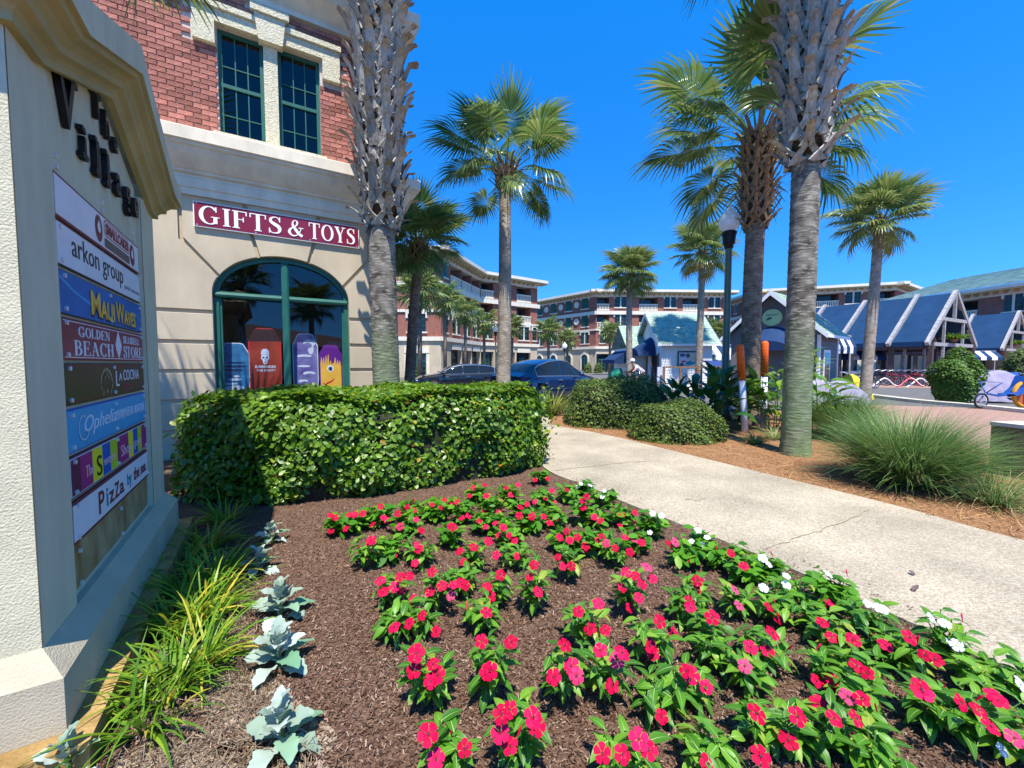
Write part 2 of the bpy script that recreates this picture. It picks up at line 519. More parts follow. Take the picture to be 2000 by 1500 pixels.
def trunkmat(name, c1, c2, algae=0.0, brick=0.6):
    m, n, b, out = _mat(name)
    N, L = n.nodes, n.links
    tc = N.new('ShaderNodeTexCoord')
    nz = N.new('ShaderNodeTexNoise')
    nz.inputs['Scale'].default_value = 5
    nz.inputs['Detail'].default_value = 8
    L.new(tc.outputs['Object'], nz.inputs['Vector'])
    cr = N.new('ShaderNodeValToRGB')
    cr.color_ramp.elements[0].position = 0.35
    cr.color_ramp.elements[1].position = 0.68
    cr.color_ramp.elements[0].color = (*c1, 1)
    cr.color_ramp.elements[1].color = (*c2, 1)
    L.new(nz.outputs['Fac'], cr.inputs['Fac'])
    cout = cr.outputs[0]
    # scars: ring shaped noise, stretched sideways
    mp = N.new('ShaderNodeMapping')
    mp.inputs['Scale'].default_value = (5, 5, 19)
    L.new(tc.outputs['Object'], mp.inputs[0])
    n2 = N.new('ShaderNodeTexNoise')
    n2.inputs['Scale'].default_value = 1.6
    n2.inputs['Detail'].default_value = 4
    L.new(mp.outputs[0], n2.inputs['Vector'])
    cr2 = N.new('ShaderNodeValToRGB')
    cr2.color_ramp.elements[0].position = 0.54
    cr2.color_ramp.elements[1].position = 0.62
    L.new(n2.outputs['Fac'], cr2.inputs['Fac'])
    mx = N.new('ShaderNodeMixRGB')
    mx.inputs[2].default_value = (c2[0] * 1.7, c2[1] * 1.7, c2[2] * 1.65, 1)
    ml = N.new('ShaderNodeMath')
    ml.operation = 'MULTIPLY'
    ml.inputs[1].default_value = brick
    L.new(cr2.outputs[0], ml.inputs[0])
    L.new(ml.outputs[0], mx.inputs[0])
    L.new(cout, mx.inputs[1])
    cout = mx.outputs[0]
    if algae:
        sx = N.new('ShaderNodeSeparateXYZ')
        L.new(tc.outputs['Object'], sx.inputs[0])
        mr = N.new('ShaderNodeMapRange')
        mr.inputs['From Min'].default_value = 0.9
        mr.inputs['From Max'].default_value = 2.4
        mr.inputs['To Min'].default_value = algae
        mr.inputs['To Max'].default_value = 0
        L.new(sx.outputs[2], mr.inputs['Value'])
        n3 = N.new('ShaderNodeTexNoise')
        n3.inputs['Scale'].default_value = 3
        L.new(tc.outputs['Object'], n3.inputs['Vector'])
        m2 = N.new('ShaderNodeMath')
        m2.operation = 'MULTIPLY'
        m2.use_clamp = True
        L.new(mr.outputs[0], m2.inputs[0])
        L.new(n3.outputs['Fac'], m2.inputs[1])
        mx2 = N.new('ShaderNodeMixRGB')
        mx2.inputs[2].default_value = (0.16, 0.24, 0.10, 1)
        L.new(m2.outputs[0], mx2.inputs[0])
        L.new(cout, mx2.inputs[1])
        cout = mx2.outputs[0]
    L.new(cout, b.inputs['Base Color'])
    b.inputs['Roughness'].default_value = 0.9
    b.inputs['Specular IOR Level'].default_value = 0.1
    bp = N.new('ShaderNodeBump')
    bp.inputs['Strength'].default_value = 0.5
    bp.inputs['Distance'].default_value = 0.03
    L.new(n2.outputs['Fac'], bp.inputs['Height'])
    L.new(bp.outputs[0], b.inputs['Normal'])
    return m


MT['trunk'] = trunkmat('grey palm trunk', (0.065, 0.055, 0.045), (0.27, 0.24, 0.195), 1.3, 0.5)
MT['trunkbrown'] = trunkmat('brown palm trunk', (0.12, 0.085, 0.06), (0.26, 0.20, 0.15), 0.0, 0.4)
MT['trunkpale'] = trunkmat('pale palm trunk', (0.20, 0.165, 0.125), (0.36, 0.31, 0.25), 0.0, 0.35)


def pathmat():
    m, n, b, out = _mat('exposed aggregate concrete')
    N, L = n.nodes, n.links
    g = N.new('ShaderNodeNewGeometry')
    v = N.new('ShaderNodeTexVoronoi')
    v.inputs['Scale'].default_value = 95
    L.new(g.outputs['Position'], v.inputs['Vector'])
    cr = N.new('ShaderNodeValToRGB')
    e = cr.color_ramp.elements
    e[0].color = (0.29, 0.235, 0.16, 1)
    e[1].color = (0.49, 0.43, 0.325, 1)
    x = e.new(0.5)
    x.color = (0.385, 0.33, 0.24, 1)
    sp = N.new('ShaderNodeSeparateColor')
    L.new(v.outputs['Color'], sp.inputs[0])
    L.new(sp.outputs[0], cr.inputs['Fac'])
    nz = N.new('ShaderNodeTexNoise')
    nz.inputs['Scale'].default_value = 1.3
    nz.inputs['Detail'].default_value = 8
    L.new(g.outputs['Position'], nz.inputs['Vector'])
    mr = N.new('ShaderNodeMapRange')
    mr.inputs['From Min'].default_value = 0.3
    mr.inputs['From Max'].default_value = 0.7
    mr.inputs['To Min'].default_value = 0.72
    mr.inputs['To Max'].default_value = 1.12
    L.new(nz.outputs['Fac'], mr.inputs['Value'])
    hsv = N.new('ShaderNodeHueSaturation')
    L.new(mr.outputs[0], hsv.inputs['Value'])
    L.new(cr.outputs[0], hsv.inputs['Color'])
    L.new(hsv.outputs[0], b.inputs['Base Color'])
    b.inputs['Roughness'].default_value = 0.9
    b.inputs['Specular IOR Level'].default_value = 0.15
    bp = N.new('ShaderNodeBump')
    bp.inputs['Strength'].default_value = 0.6
    bp.inputs['Distance'].default_value = 0.006
    L.new(v.outputs['Distance'], bp.inputs['Height'])
    bp.invert = True
    L.new(bp.outputs[0], b.inputs['Normal'])
    return m


MT['path'] = pathmat()


def pavingmat():
    m, n, b, out = _mat('brick paving')
    N, L = n.nodes, n.links
    g = N.new('ShaderNodeNewGeometry')
    br = N.new('ShaderNodeTexBrick')
    br.inputs['Scale'].default_value = 5
    br.inputs['Color1'].default_value = (0.30, 0.15, 0.10, 1)
    br.inputs['Color2'].default_value = (0.38, 0.22, 0.16, 1)
    br.inputs['Mortar'].default_value = (0.24, 0.19, 0.15, 1)
    L.new(g.outputs['Position'], br.inputs['Vector'])
    L.new(br.outputs[0], b.inputs['Base Color'])
    b.inputs['Roughness'].default_value = 0.9
    return m


MT['paving'] = pavingmat()


def text_mesh(s, size=1.0, extrude=0.004, bold=0.0, align='CENTER', sx=1.0, shear=0.0):
    cu = bpy.data.curves.new('text', 'FONT')
    cu.body = s
    cu.size = size
    cu.extrude = extrude
    cu.offset = bold
    cu.shear = shear
    cu.align_x = align
    cu.resolution_u = 3
    o = bpy.data.objects.new('text', cu)
    COL.objects.link(o)
    dg = bpy.context.evaluated_depsgraph_get()
    me = bpy.data.meshes.new_from_object(o.evaluated_get(dg))
    bpy.data.objects.remove(o)
    bpy.data.curves.remove(cu)
    me.transform(Matrix.Diagonal((sx, 1, 1, 1)))
    return me


def text_part(name, s, parent, m, M, size, **k):
    me = text_mesh(s, size, **k)
    me.materials.clear()
    me.materials.append(m)
    me.name = name
    return part(name, me, parent, M=M)


# upright frame for print on a wall: local x along wall, text y -> z, facing -y
UPRIGHT = Matrix(((1, 0, 0, 0), (0, 0, -1, 0), (0, 1, 0, 0), (0, 0, 0, 1)))


# ---- serif capitals drawn with thick and thin strokes
def _strip(pts, ws):
    out = []
    n = len(pts)
    L_, R2 = [], []
    for i in range(n):
        a = pts[max(i - 1, 0)]
        b = pts[min(i + 1, n - 1)]
        dx, dy = b[0] - a[0], b[1] - a[1]
        l = math.hypot(dx, dy) or 1
        nx, ny = -dy / l, dx / l
        L_.append((pts[i][0] + nx * ws[i] / 2, pts[i][1] + ny * ws[i] / 2))
        R2.append((pts[i][0] - nx * ws[i] / 2, pts[i][1] - ny * ws[i] / 2))
    for i in range(n - 1):
        out.append([R2[i], R2[i + 1], L_[i + 1], L_[i]])
    return out


def _arc(cx, cy, rx, ry, a0, a1, thick, thin, n=22):
    pts, ws = [], []
    for i in range(n + 1):
        a = R_(a0 + (a1 - a0) * i / n)
        pts.append((cx + rx * math.cos(a), cy + ry * math.sin(a)))
        ws.append(thin + (thick - thin) * abs(math.cos(a)) ** 1.3)
    return _strip(pts, ws)


def _rect(x0, y0, x1, y1):
    return [[(x0, y0), (x1, y0), (x1, y1), (x0, y1)]]


def _catmull(P, n=7):
    out = []
    for i in range(len(P) - 1):
        p0, p1, p2, p3 = P[max(i - 1, 0)], P[i], P[i + 1], P[min(i + 2, len(P) - 1)]
        for k in range(n):
            t = k / n
            out.append(tuple(0.5 * (2 * b + (c - a) * t + (2 * a - 5 * b + 4 * c - d) * t * t + (3 * b - a - 3 * c + d) * t ** 3) for a, b, c, d in zip(p0, p1, p2, p3)))
    out.append(tuple(P[-1]))
    return out


def _stroke(P):
    """P: (x, y, width) control points"""
    q = _catmull(P)
    return _strip([(a, b) for a, b, c in q], [c for a, b, c in q])


def serif(c):
    TK, TN, SF = 0.17, 0.05, 0.05

    def stem(x, y0=0.0, y1=1.0, s0=True, s1=True):
        r = _rect(x, y0, x + TK, y1)
        if s0:
            r += _rect(x - 0.07, y0, x + TK + 0.07, y0 + SF)
        if s1:
            r += _rect(x - 0.07, y1 - SF, x + TK + 0.07, y1)
        return r
    if c == 'I':
        return stem(0.08), 0.33
    if c == 'F':
        return stem(0.08) + _rect(0.2, 0.95, 0.62, 1) + _rect(0.57, 0.76, 0.62, 1) + _rect(0.2, 0.49, 0.48, 0.54) + _rect(0.44, 0.38, 0.49, 0.65), 0.68
    if c == 'E':
        return serif('F')[0] + _rect(0.2, 0, 0.66, 0.05) + _rect(0.61, 0, 0.66, 0.24), 0.72
    if c == 'T':
        return stem(0.27, s1=False) + _rect(0.0, 0.95, 0.71, 1) + _rect(0, 0.75, 0.05, 1) + _rect(0.66, 0.75, 0.71, 1), 0.74
    if c == 'H':
        return stem(0.08) + stem(0.55) + _rect(0.2, 0.47, 0.6, 0.53), 0.82
    if c == 'L':
        return stem(0.08) + _rect(0.2, 0, 0.62, 0.05) + _rect(0.57, 0, 0.62, 0.27), 0.67
    if c == 'O':
        return _arc(0.42, 0.5, 0.33, 0.485, 0, 360, 0.17, 0.05, 34), 0.84
    if c == 'C':
        return _arc(0.42, 0.5, 0.33, 0.485, 42, 318, 0.17, 0.05, 30) + _rect(0.66, 0.70, 0.71, 1), 0.78
    if c == 'G':
        return _arc(0.42, 0.5, 0.33, 0.485, 42, 325, 0.17, 0.05, 30) + _rect(0.66, 0.70, 0.71, 1) + _rect(0.57, 0.06, 0.57 + 0.16, 0.42) + _rect(0.48, 0.39, 0.82, 0.44), 0.88
    if c == 'D':
        return stem(0.08) + _arc(0.22, 0.5, 0.42, 0.475, -90, 90, 0.17, 0.05), 0.76
    if c == 'B':
        return stem(0.08) + _arc(0.25, 0.755, 0.27, 0.22, -90, 90, 0.15, 0.05) + _arc(0.25, 0.275, 0.32, 0.25, -90, 90, 0.16, 0.05), 0.70
    if c == 'R':
        return stem(0.08) + _arc(0.25, 0.74, 0.29, 0.235, -90, 90, 0.15, 0.05) + _strip([(0.34, 0.5), (0.66, 0.03)], [0.17, 0.17]) + _rect(0.56, 0, 0.82, 0.05), 0.80
    if c == 'N':
        return _rect(0.12, 0, 0.17, 1) + _rect(0.02, 0, 0.27, SF) + _rect(0.0, 0.95, 0.25, 1) + _strip([(0.14, 0.98), (0.66, 0.02)], [0.17, 0.17]) + _rect(0.64, 0, 0.69, 1) + _rect(0.54, 0.95, 0.80, 1), 0.82
    if c == 'A':
        return _strip([(0.12, 0.02), (0.38, 1)], [0.05, 0.05]) + _strip([(0.36, 1.0), (0.65, 0.02)], [0.17, 0.17]) + _rect(0.2, 0.3, 0.54, 0.35) + _rect(0, 0, 0.25, SF) + _rect(0.5, 0, 0.82, SF), 0.82
    if c == 'Y':
        return stem(0.30, 0, 0.48, s1=False) + _strip([(0.14, 0.98), (0.385, 0.44)], [0.17, 0.17]) + _strip([(0.62, 0.98), (0.40, 0.46)], [0.06, 0.06]) + _rect(0, 0.95, 0.32, 1) + _rect(0.50, 0.95, 0.76, 1), 0.77
    if c == 'S':
        return _stroke([(0.53, 0.78, 0.05), (0.43, 0.95, 0.05), (0.28, 0.975, 0.06), (0.13, 0.86, 0.11), (0.13, 0.69, 0.15), (0.30, 0.55, 0.19), (0.46, 0.43, 0.19), (0.52, 0.25, 0.15), (0.45, 0.08, 0.10), (0.28, 0.025, 0.06), (0.13, 0.06, 0.05), (0.05, 0.25, 0.05)]) + _rect(0.50, 0.70, 0.55, 1) + _rect(0.03, 0, 0.08, 0.30), 0.62
    if c == '&':
        return _stroke([(0.82, 0.05, 0.16), (0.62, 0.18, 0.17), (0.42, 0.45, 0.17), (0.28, 0.70, 0.12), (0.33, 0.92, 0.06), (0.45, 0.97, 0.05), (0.54, 0.87, 0.11), (0.50, 0.70, 0.08), (0.34, 0.56, 0.06), (0.16, 0.42, 0.11), (0.09, 0.24, 0.16), (0.20, 0.06, 0.10), (0.38, 0.03, 0.07), (0.58, 0.14, 0.05), (0.70, 0.36, 0.05), (0.74, 0.53, 0.05)]) + _rect(0.60, 0.51, 0.88, 0.56), 0.92
    return [], 0.34


def serif_mesh(name, s, w, h, m, depth=0.006, gap=0.06):
    """lettering that fills w x h, centred on x, base line at z=0, facing -y"""
    tot = sum(serif(c)[1] + gap for c in s) - gap
    sx = w / tot
    mb = MB()
    x = -w / 2
    for c in s:
        polys, adv = serif(c)
        for i, p in enumerate(polys):
            d = depth + i * 0.00004
            mb.prism([(x + a * sx, b * h) for a, b in p], -d, 0.0)
        x += (adv + gap) * sx
    return mb.mesh(name, m)
# ================================================================== the setting: ground, beds, path
def sheet(name, pts, z, m, kind='structure', thick=None):
    mb = MB()
    top = [(p[0], p[1], z) for p in pts]
    a = sum(top[i][0] * top[(i + 1) % len(top)][1] - top[(i + 1) % len(top)][0] * top[i][1] for i in range(len(top)))
    if a < 0:
        top = top[::-1]
    mb.poly(top)
    if thick:
        n = len(top)
        for i in range(n):
            p, q = top[i], top[(i + 1) % n]
            mb.quad((p[0], p[1], z - thick), (q[0], q[1], z - thick), q, p)
    return mb.build(name, m, kind=kind)


def gp(*l):
    return [ground(x, y)[:2] for x, y in l]


mb = MB()
mb.quad((-400, -120, 0), (500, -120, 0), (500, 500, 0), (-400, 500, 0))
mb.build('asphalt_ground', MT['asphalt'], kind='structure')

PATH_NEAR = [(3.2, 0.6), (2.75, 1.3)] + gp((2000, 1330), (1740, 1207), (1480, 1090), (1230, 990), (1150, 955), (1075, 925))
PATH_NEAR += [(0.30, 6.4), (0.05, 7.6), (-0.15, 9.2), (-0.2, 11.0)]
PATH_FAR = [(6.2, -0.6), (5.3, 1.2)] + gp((2000, 1062), (1740, 990), (1480, 925), (1300, 880), (1180, 851), (1080, 832))
PATH_FAR += [(1.0, 10.0), (0.95, 11.0)]


def smooth2(P, n=5):
    return _catmull([tuple(p) for p in P], n)


PN, PF = smooth2(PATH_NEAR), smooth2(PATH_FAR)
# beds
sheet('mulch_bed', [(-7, -2), (2.9, -2)] + PN + [(-0.4, 11.2), (-7, 11.2)], 0.006, MT['mulch'])
sheet('pine_straw_bed', [(p[0], p[1]) for p in PF] + [(1.3, 12.6), (4.6, 13.4), (9.6, 12.4), (8.6, 8.2), (7.9, 5.6), (8.4, 1.2), (8.2, -0.6)], 0.006, MT['straw'])
sheet('brick_walk', [(7.9, 5.6), (8.6, 8.2), (9.6, 12.4), (13.0, 14.4), (17.5, 12.6), (30, 9.4), (30, -4), (8.2, -4), (8.2, -0.6), (8.4, 1.2)], 0.005, MT['paving'])
sheet('plaza_paving', [(15, 25.2), (15, 40), (90, 52), (90, 14), (40, 20.5), (30, 24.0)], 0.012, MT['paving'])
path = sheet('footpath', PN + PF[::-1], 0.03, MT['path'], thick=0.06)


def crack(px):
    pts = [ground(x, y, 0.034) for x, y in px]
    rr = random.Random(len(px) * 7 + int(px[0][0]))
    q = []
    for a, b in zip(pts[:-1], pts[1:]):
        for k in range(6):
            t = k / 6
            q.append(a.lerp(b, t) + Vector((rr.uniform(-.012, .012), rr.uniform(-.02, .02), 0)))
    q.append(pts[-1])
    mb = MB()
    for a, b in zip(q[:-1], q[1:]):
        w = rr.uniform(0.003, 0.007)
        mb.quad(a + Vector((0, -w, 0)), b + Vector((0, -w, 0)), b + Vector((0, w, 0)), a + Vector((0, w, 0)))
    mb.build('crack', MT['black_soil'], path, kind='structure')


MT['black_soil'] = mat('soil in crack', (0.24, 0.19, 0.13), 0.95, 0.3, 30)
crack([(1495, 1075), (1560, 1050), (1620, 1030), (1700, 995)])
crack([(1085, 918), (1160, 910), (1230, 902), (1300, 900)])
crack([(1340, 975), (1365, 978), (1380, 972)])

# pale kerb between brick walk and road
K = smooth2(gp((1640, 768), (1700, 776), (1790, 787), (1900, 797), (2040, 812), (2300, 845)), 4)
mb = MB()
for a, b in zip(K[:-1], K[1:]):
    d = (Vector((*b, 0)) - Vector((*a, 0))).normalized()
    s = Vector((-d.y, d.x, 0)) * 0.42
    A, B = Vector((*a, 0)), Vector((*b, 0))
    for z in (0.12,):
        mb.quad(A + Vector((0, 0, z)), B + Vector((0, 0, z)), B + s + Vector((0, 0, z)), A + s + Vector((0, 0, z)))
    mb.quad(A, B, B + Vector((0, 0, .12)), A + Vector((0, 0, .12)))
    mb.quad(B + s, A + s, A + s + Vector((0, 0, .12)), B + s + Vector((0, 0, .12)))
mb.build('kerb', MT['concrete'], kind='structure')


# loose mulch chips and pine needles: real pieces scattered on the beds
def inside(x, y, poly):
    c = np.zeros(len(x), bool)
    n = len(poly)
    for i in range(n):
        x0, y0 = poly[i]
        x1, y1 = poly[(i + 1) % n]
        cond = ((y0 > y) != (y1 > y))
        with np.errstate(divide='ignore', invalid='ignore'):
            xi = (x1 - x0) * (y - y0) / (y1 - y0 + 1e-12) + x0
        c ^= cond & (x < xi)
    return c


def scatter_xy(n, poly, nearbias=True):
    P = np.array(poly)
    lo, hi = P.min(0), P.max(0)
    X = RNG.uniform(lo[0], hi[0], n * 3)
    Y = RNG.uniform(lo[1], hi[1], n * 3)
    ok = inside(X, Y, poly)
    X, Y = X[ok], Y[ok]
    if nearbias:
        k = RNG.random(len(X)) < np.clip(2.0 / np.maximum(np.hypot(X, Y), 0.5), 0, 1) ** 1.3
        X, Y = X[k], Y[k]
    return X[:n], Y[:n]


def scatter_strips(name, X, Y, L, W, tilt, m, kind='stuff', z=0.012, curve=0.0):
    n = len(X)
    th = RNG.uniform(0, 2 * np.pi, n)
    ti = RNG.normal(0, tilt, n)
    le = L * RNG.uniform(0.5, 1.4, n)
    wi = W * RNG.uniform(0.6, 1.4, n)
    d = np.stack([np.cos(th) * np.cos(ti), np.sin(th) * np.cos(ti), np.sin(ti)], 1)
    s = np.stack([-np.sin(th), np.cos(th), RNG.normal(0, 0.35, n)], 1)
    c = np.stack([X, Y, z + np.abs(np.sin(ti)) * le * 0.5 + RNG.uniform(0, 0.01, n)], 1)
    bend = RNG.normal(0, curve, n)[:, None] * s
    V = np.zeros((n, 6, 3))
    for k, t in enumerate((-0.5, 0, 0.5)):
        p = c + d * (le * t)[:, None] + bend * (0.25 - t * t)
        V[:, 2 * k] = p - s * (wi / 2)[:, None]
        V[:, 2 * k + 1] = p + s * (wi / 2)[:, None]
    base = np.arange(n)[:, None, None] * 6
    Q = base + np.array([[0, 2, 3, 1], [2, 4, 5, 3]])[None]
    me = mesh_np(name, V, Q, m, np.repeat(RNG.random(n), 2))
    return part(name, me, None, kind=kind)


BEDN = [(-2.0, 0.85), (2.7, 0.85)] + [p for p in PN if p[1] > 1.3 and p[1] < 6.0] + [(-0.5, 5.8), (-3.2, 4.2), (-2.6, 2.6)]
x, y = scatter_xy(90000, BEDN)
scatter_strips('mulch_chips', x, y, 0.017, 0.0040, 0.4, MT['chip'], z=0.008)
# a little mulch kicked onto the path edge
kx = RNG.integers(12, len(PN) - 14, 420)
off_ = np.abs(RNG.normal(0, .09, 420)) + .01
scatter_strips('spilled_mulch', np.array([PN[i][0] for i in kx]) + off_ + RNG.normal(0, .05, 420), np.array([PN[i][1] for i in kx]) + off_ * .5 + RNG.normal(0, .05, 420), 0.017, 0.004, 0.3, MT['chip'], z=0.034)
STR = [p for p in PF if 0 < p[1] < 10.5] + [(3.5, 12), (9.0, 11.5), (7.9, 5.6), (8.2, 1.0)]
x, y = scatter_xy(26000, STR)
scatter_strips('pine_needles', x, y, 0.20, 0.0042, 0.16, MT['needle'], z=0.012, curve=0.1)
# sandy bare patches with thatch at the left edge of the bed
for pts in ([(620, 1490), (480, 1500), (400, 1440), (420, 1330), (520, 1320), (600, 1390), (660, 1440)], [(700, 1530), (560, 1600), (300, 1600), (230, 1490), (400, 1450), (560, 1460)]):
    sheet('sand_patch', smooth2(gp(*pts) + gp(pts[0]), 4)[:-1], 0.0075, MT['sand'])
x, y = scatter_xy(1500, gp((250, 1480), (350, 1260), (470, 1120), (520, 1180), (480, 1300), (620, 1480), (560, 1560), (300, 1560)), False)
scatter_strips('dry_thatch', x, y, 0.09, 0.003, 0.25, MT['drygrass'], z=0.012, curve=0.2)
# ================================================================== the corner shop building (local x along the wall, y into it)
GA = R_(30.35)
gb = thing('shop_building', 'red brick shop building with tan stone ground floor and big arched shop window', 'building', (-2.8, 7.6, 0), GA)
GM = Matrix.Translation((-2.8, 7.6, 0)) @ Matrix.Rotation(GA, 4, 'Z')
TL, TR = -8.0, 0.60
WC, WA, WB, WS = -1.28, 1.02, 0.70, 2.62      # window centre, half width, arch rise, spring line
SILL = 0.55


def arch_pt(a, ea=0.0):
    return (WC + (WA + ea) * math.cos(a), WS + (WB + ea) * math.sin(a))


# backing wall behind the joints (with the window opening) and brick backing above
mb = MB()
N_ = 24
top = 4.2
al = [arch_pt(math.pi - math.pi * i / N_) for i in range(N_ + 1)]
mb.poly([(TL, .035, 0), (WC - WA, .035, 0), (WC - WA, .035, WS), (TL, .035, WS)], 0)
mb.poly([(WC + WA, .035, 0), (TR - .035, .035, 0), (TR - .035, .035, WS), (WC + WA, .035, WS)], 0)
mb.poly([(WC - WA, .035, 0), (WC + WA, .035, 0), (WC + WA, .035, SILL), (WC - WA, .035, SILL)], 0)
mb.quad((TL, .035, WS), (WC - WA, .035, WS), (WC - WA, .035, top), (TL, .035, top), 0)
mb.quad((WC + WA, .035, WS), (TR - .035, .035, WS), (TR - .035, .035, top), (WC + WA, .035, top), 0)
for p, q in zip(al[:-1], al[1:]):
    mb.quad((p[0], .035, p[1]), (q[0], .035, q[1]), (q[0], .035, top), (p[0], .035, top), 0)
    mb.quad((p[0], .035, p[1]), (p[0], .22, p[1]), (q[0], .22, q[1]), (q[0], .035, q[1]), 0)
for xx in (WC - WA, WC + WA):
    mb.quad((xx, .035, SILL), (xx, .22, SILL), (xx, .22, WS), (xx, .035, WS), 0)
mb.quad((TR - .035, .035, 0), (TR - .035, 9, 0), (TR - .035, 9, top), (TR - .035, .035, top), 0)
mb.build('wall', [MT['groove']], gb)


# stone blocks standing proud of the joints: each its own part
def block(pts, d=0.0, name='stone_block'):
    pts = [tuple(p) for p in pts]
    n = len(pts)
    # bevelled front: inset polygon slightly
    cx, cz = sum(p[0] for p in pts) / n, sum(p[1] for p in pts) / n
    mb = MB()
    fr = [(p[0] + max(-.006, min(.006, (cx - p[0]) * .1)), p[1] + max(-.006, min(.006, (cz - p[1]) * .1))) for p in pts]
    vs = [(p[0], -d, p[1]) for p in fr] + [(p[0], -d + .008, p[1]) for p in pts] + [(p[0], .034, p[1]) for p in pts]
    fs = [tuple(range(n))]
    for r in (0, 1):
        for i in range(n):
            j = (i + 1) % n
            fs.append((r * n + i, (r + 1) * n + i, (r + 1) * n + j, r * n + j))
    mb.add(vs, fs)
    return mb.build(name, MT['limestone'], gb)


G2 = 0.03
rows = [0.0, 0.43, 0.91, 1.38, 1.84, 2.32]
for i in range(5):
    z0, z1 = rows[i] + (G2 if i else 0), rows[i + 1] - G2
    block([(WC + WA, z0), (TR, z0), (TR, z1), (WC + WA, z1)])
    x0 = WC - WA
    while x0 > TL + .5:
        x1 = max(TL, x0 - (2.2 if x0 < WC - WA - .1 else 1.05))
        block([(x1 + G2, z0), (x0 - (G2 if x0 < WC - WA else 0), z0), (x0 - (G2 if x0 < WC - WA else 0), z1), (x1 + G2, z1)])
        x0 = x1
    if i == 0:
        block([(WC - WA + .001, 0), (WC + WA - .001, 0), (WC + WA - .001, SILL - .01), (WC - WA + .001, SILL - .01)])


def arcpts(a0, a1, n=8):
    return [arch_pt(a0 + (a1 - a0) * i / n) for i in range(n + 1)]


aD = math.acos(0.955)       # angle on the ellipse where the diagonal joints meet the arch
aD = R_(24)
aK = R_(68.5)
zt = 4.1
# haunch blocks left and right, from the top groove up to the diagonal joint
hp = arcpts(0, aD - .03, 4)
block([(WC + WA, 2.35), (TR, 2.35), (TR, zt), (0.14, zt), (0.14, 3.43)] + hp[::-1])
hl = [(2 * WC - x, z) for x, z in hp]
block([(-3.35, 2.35), (WC - WA, 2.35)] + hl + [(2 * WC - .14, 3.43), (2 * WC - .14, zt), (-3.35, zt)])
block([(TL, 2.35), (-3.41, 2.35), (-3.41, zt), (TL, zt)])
# voussoirs
v1 = arcpts(aD + .03, aK - .025, 8)
block(v1 + [(WC + .475, zt), (0.08, zt), (0.08, 3.46)][0:0] + [(WC + .50, 3.66), (WC + .58, zt), (0.08, zt), (0.08, 3.46)])
vl = [(2 * WC - x, z) for x, z in v1]
block(vl[::-1] + [(2 * WC - .08, 3.46), (2 * WC - .08, zt), (WC - .58, zt), (WC - .50, 3.66)])
ks = arcpts(aK + .025, math.pi - aK - .025, 6)
block([ks[-1]] + ks[:-1][::-1][::-1][0:0] + list(reversed(ks[:-1])) + [(WC + .44, 3.64), (WC + .52, zt), (WC - .52, zt), (WC - .44, 3.64)], 0.012)


# mouldings: profile (out, z) run along the wall and round the right corner
def run(prof, name, m):
    mb = MB()
    pl = [((TL, 0), (0, -1)), ((TR, 0), (1, -1)), ((TR, 9), (1, 0))]
    n = len(prof)
    vs = []
    for (x, y), (ox, oy) in pl:
        for o, z in prof:
            vs.append((x + ox * o, y + oy * o, z))
    fs = []
    for k in range(2):
        for i in range(n - 1):
            fs.append((k * n + i, (k + 1) * n + i, (k + 1) * n + i + 1, k * n + i + 1))
    mb.add(vs, fs)
    return mb.build(name, m, gb)


run([(-.02, 4.10), (.05, 4.10), (.05, 4.20), (.07, 4.21), (.07, 4.34), (.05, 4.36), (.05, 4.40), (.10, 4.42), (.10, 4.45), (.13, 4.47), (.19, 4.53), (.27, 4.62), (.31, 4.68), (.32, 4.71), (.36, 4.73), (.36, 4.76), (.40, 4.78), (.40, 4.955), (.38, 4.97), (-.02, 5.07)], 'cornice', MT['cream'])
run([(-.02, 7.32), (.08, 7.32), (.08, 7.40), (.12, 7.44), (.22, 7.52), (.34, 7.60), (.36, 7.66), (.38, 7.68), (.38, 7.74), (.42, 7.76), (.42, 7.95), (-.02, 8.02)], 'cornice', MT['cream'])
mb = MB()
mb.box(TL, TR - .03, .03, 9, 8.0, 8.8)
mb.build('parapet', MT['brickfar'], gb)

# upper storey: mortar backing with two window openings, bricks laid in front
WIN2 = [(-2.12, -1.50), (-1.30, -0.66)]
ZB, ZT = 5.16, 6.80
mb = MB()
yb = 0.012
xs = [TL, WIN2[0][0], WIN2[0][1], WIN2[1][0], WIN2[1][1], TR - .012]
for k in range(5):
    if k in (1, 3):
        mb.quad((xs[k], yb, ZT), (xs[k + 1], yb, ZT), (xs[k + 1], yb, 7.4), (xs[k], yb, 7.4))
        mb.quad((xs[k], yb, 5.0), (xs[k + 1], yb, 5.0), (xs[k + 1], yb, ZB), (xs[k], yb, ZB))
        for xx in (xs[k], xs[k + 1]):
            mb.quad((xx, yb, ZB), (xx, .2, ZB), (xx, .2, ZT), (xx, yb, ZT))
        mb.quad((xs[k], yb, ZT), (xs[k + 1], yb, ZT), (xs[k + 1], .2, ZT), (xs[k], .2, ZT))
        mb.quad((xs[k], yb, ZB), (xs[k], .2, ZB), (xs[k + 1], .2, ZB), (xs[k + 1], yb, ZB))
    else:
        mb.quad((xs[k], yb, 5.0), (xs[k + 1], yb, 5.0), (xs[k + 1], yb, 7.4), (xs[k], yb, 7.4))
mb.quad((TR - .012, yb, 5), (TR - .012, 9, 5), (TR - .012, 9, 7.4), (TR - .012, yb, 7.4))
mb.build('mortar_wall', MT['mortar'], gb)

CH, BL, BJ = 0.0775, 0.203, 0.0105


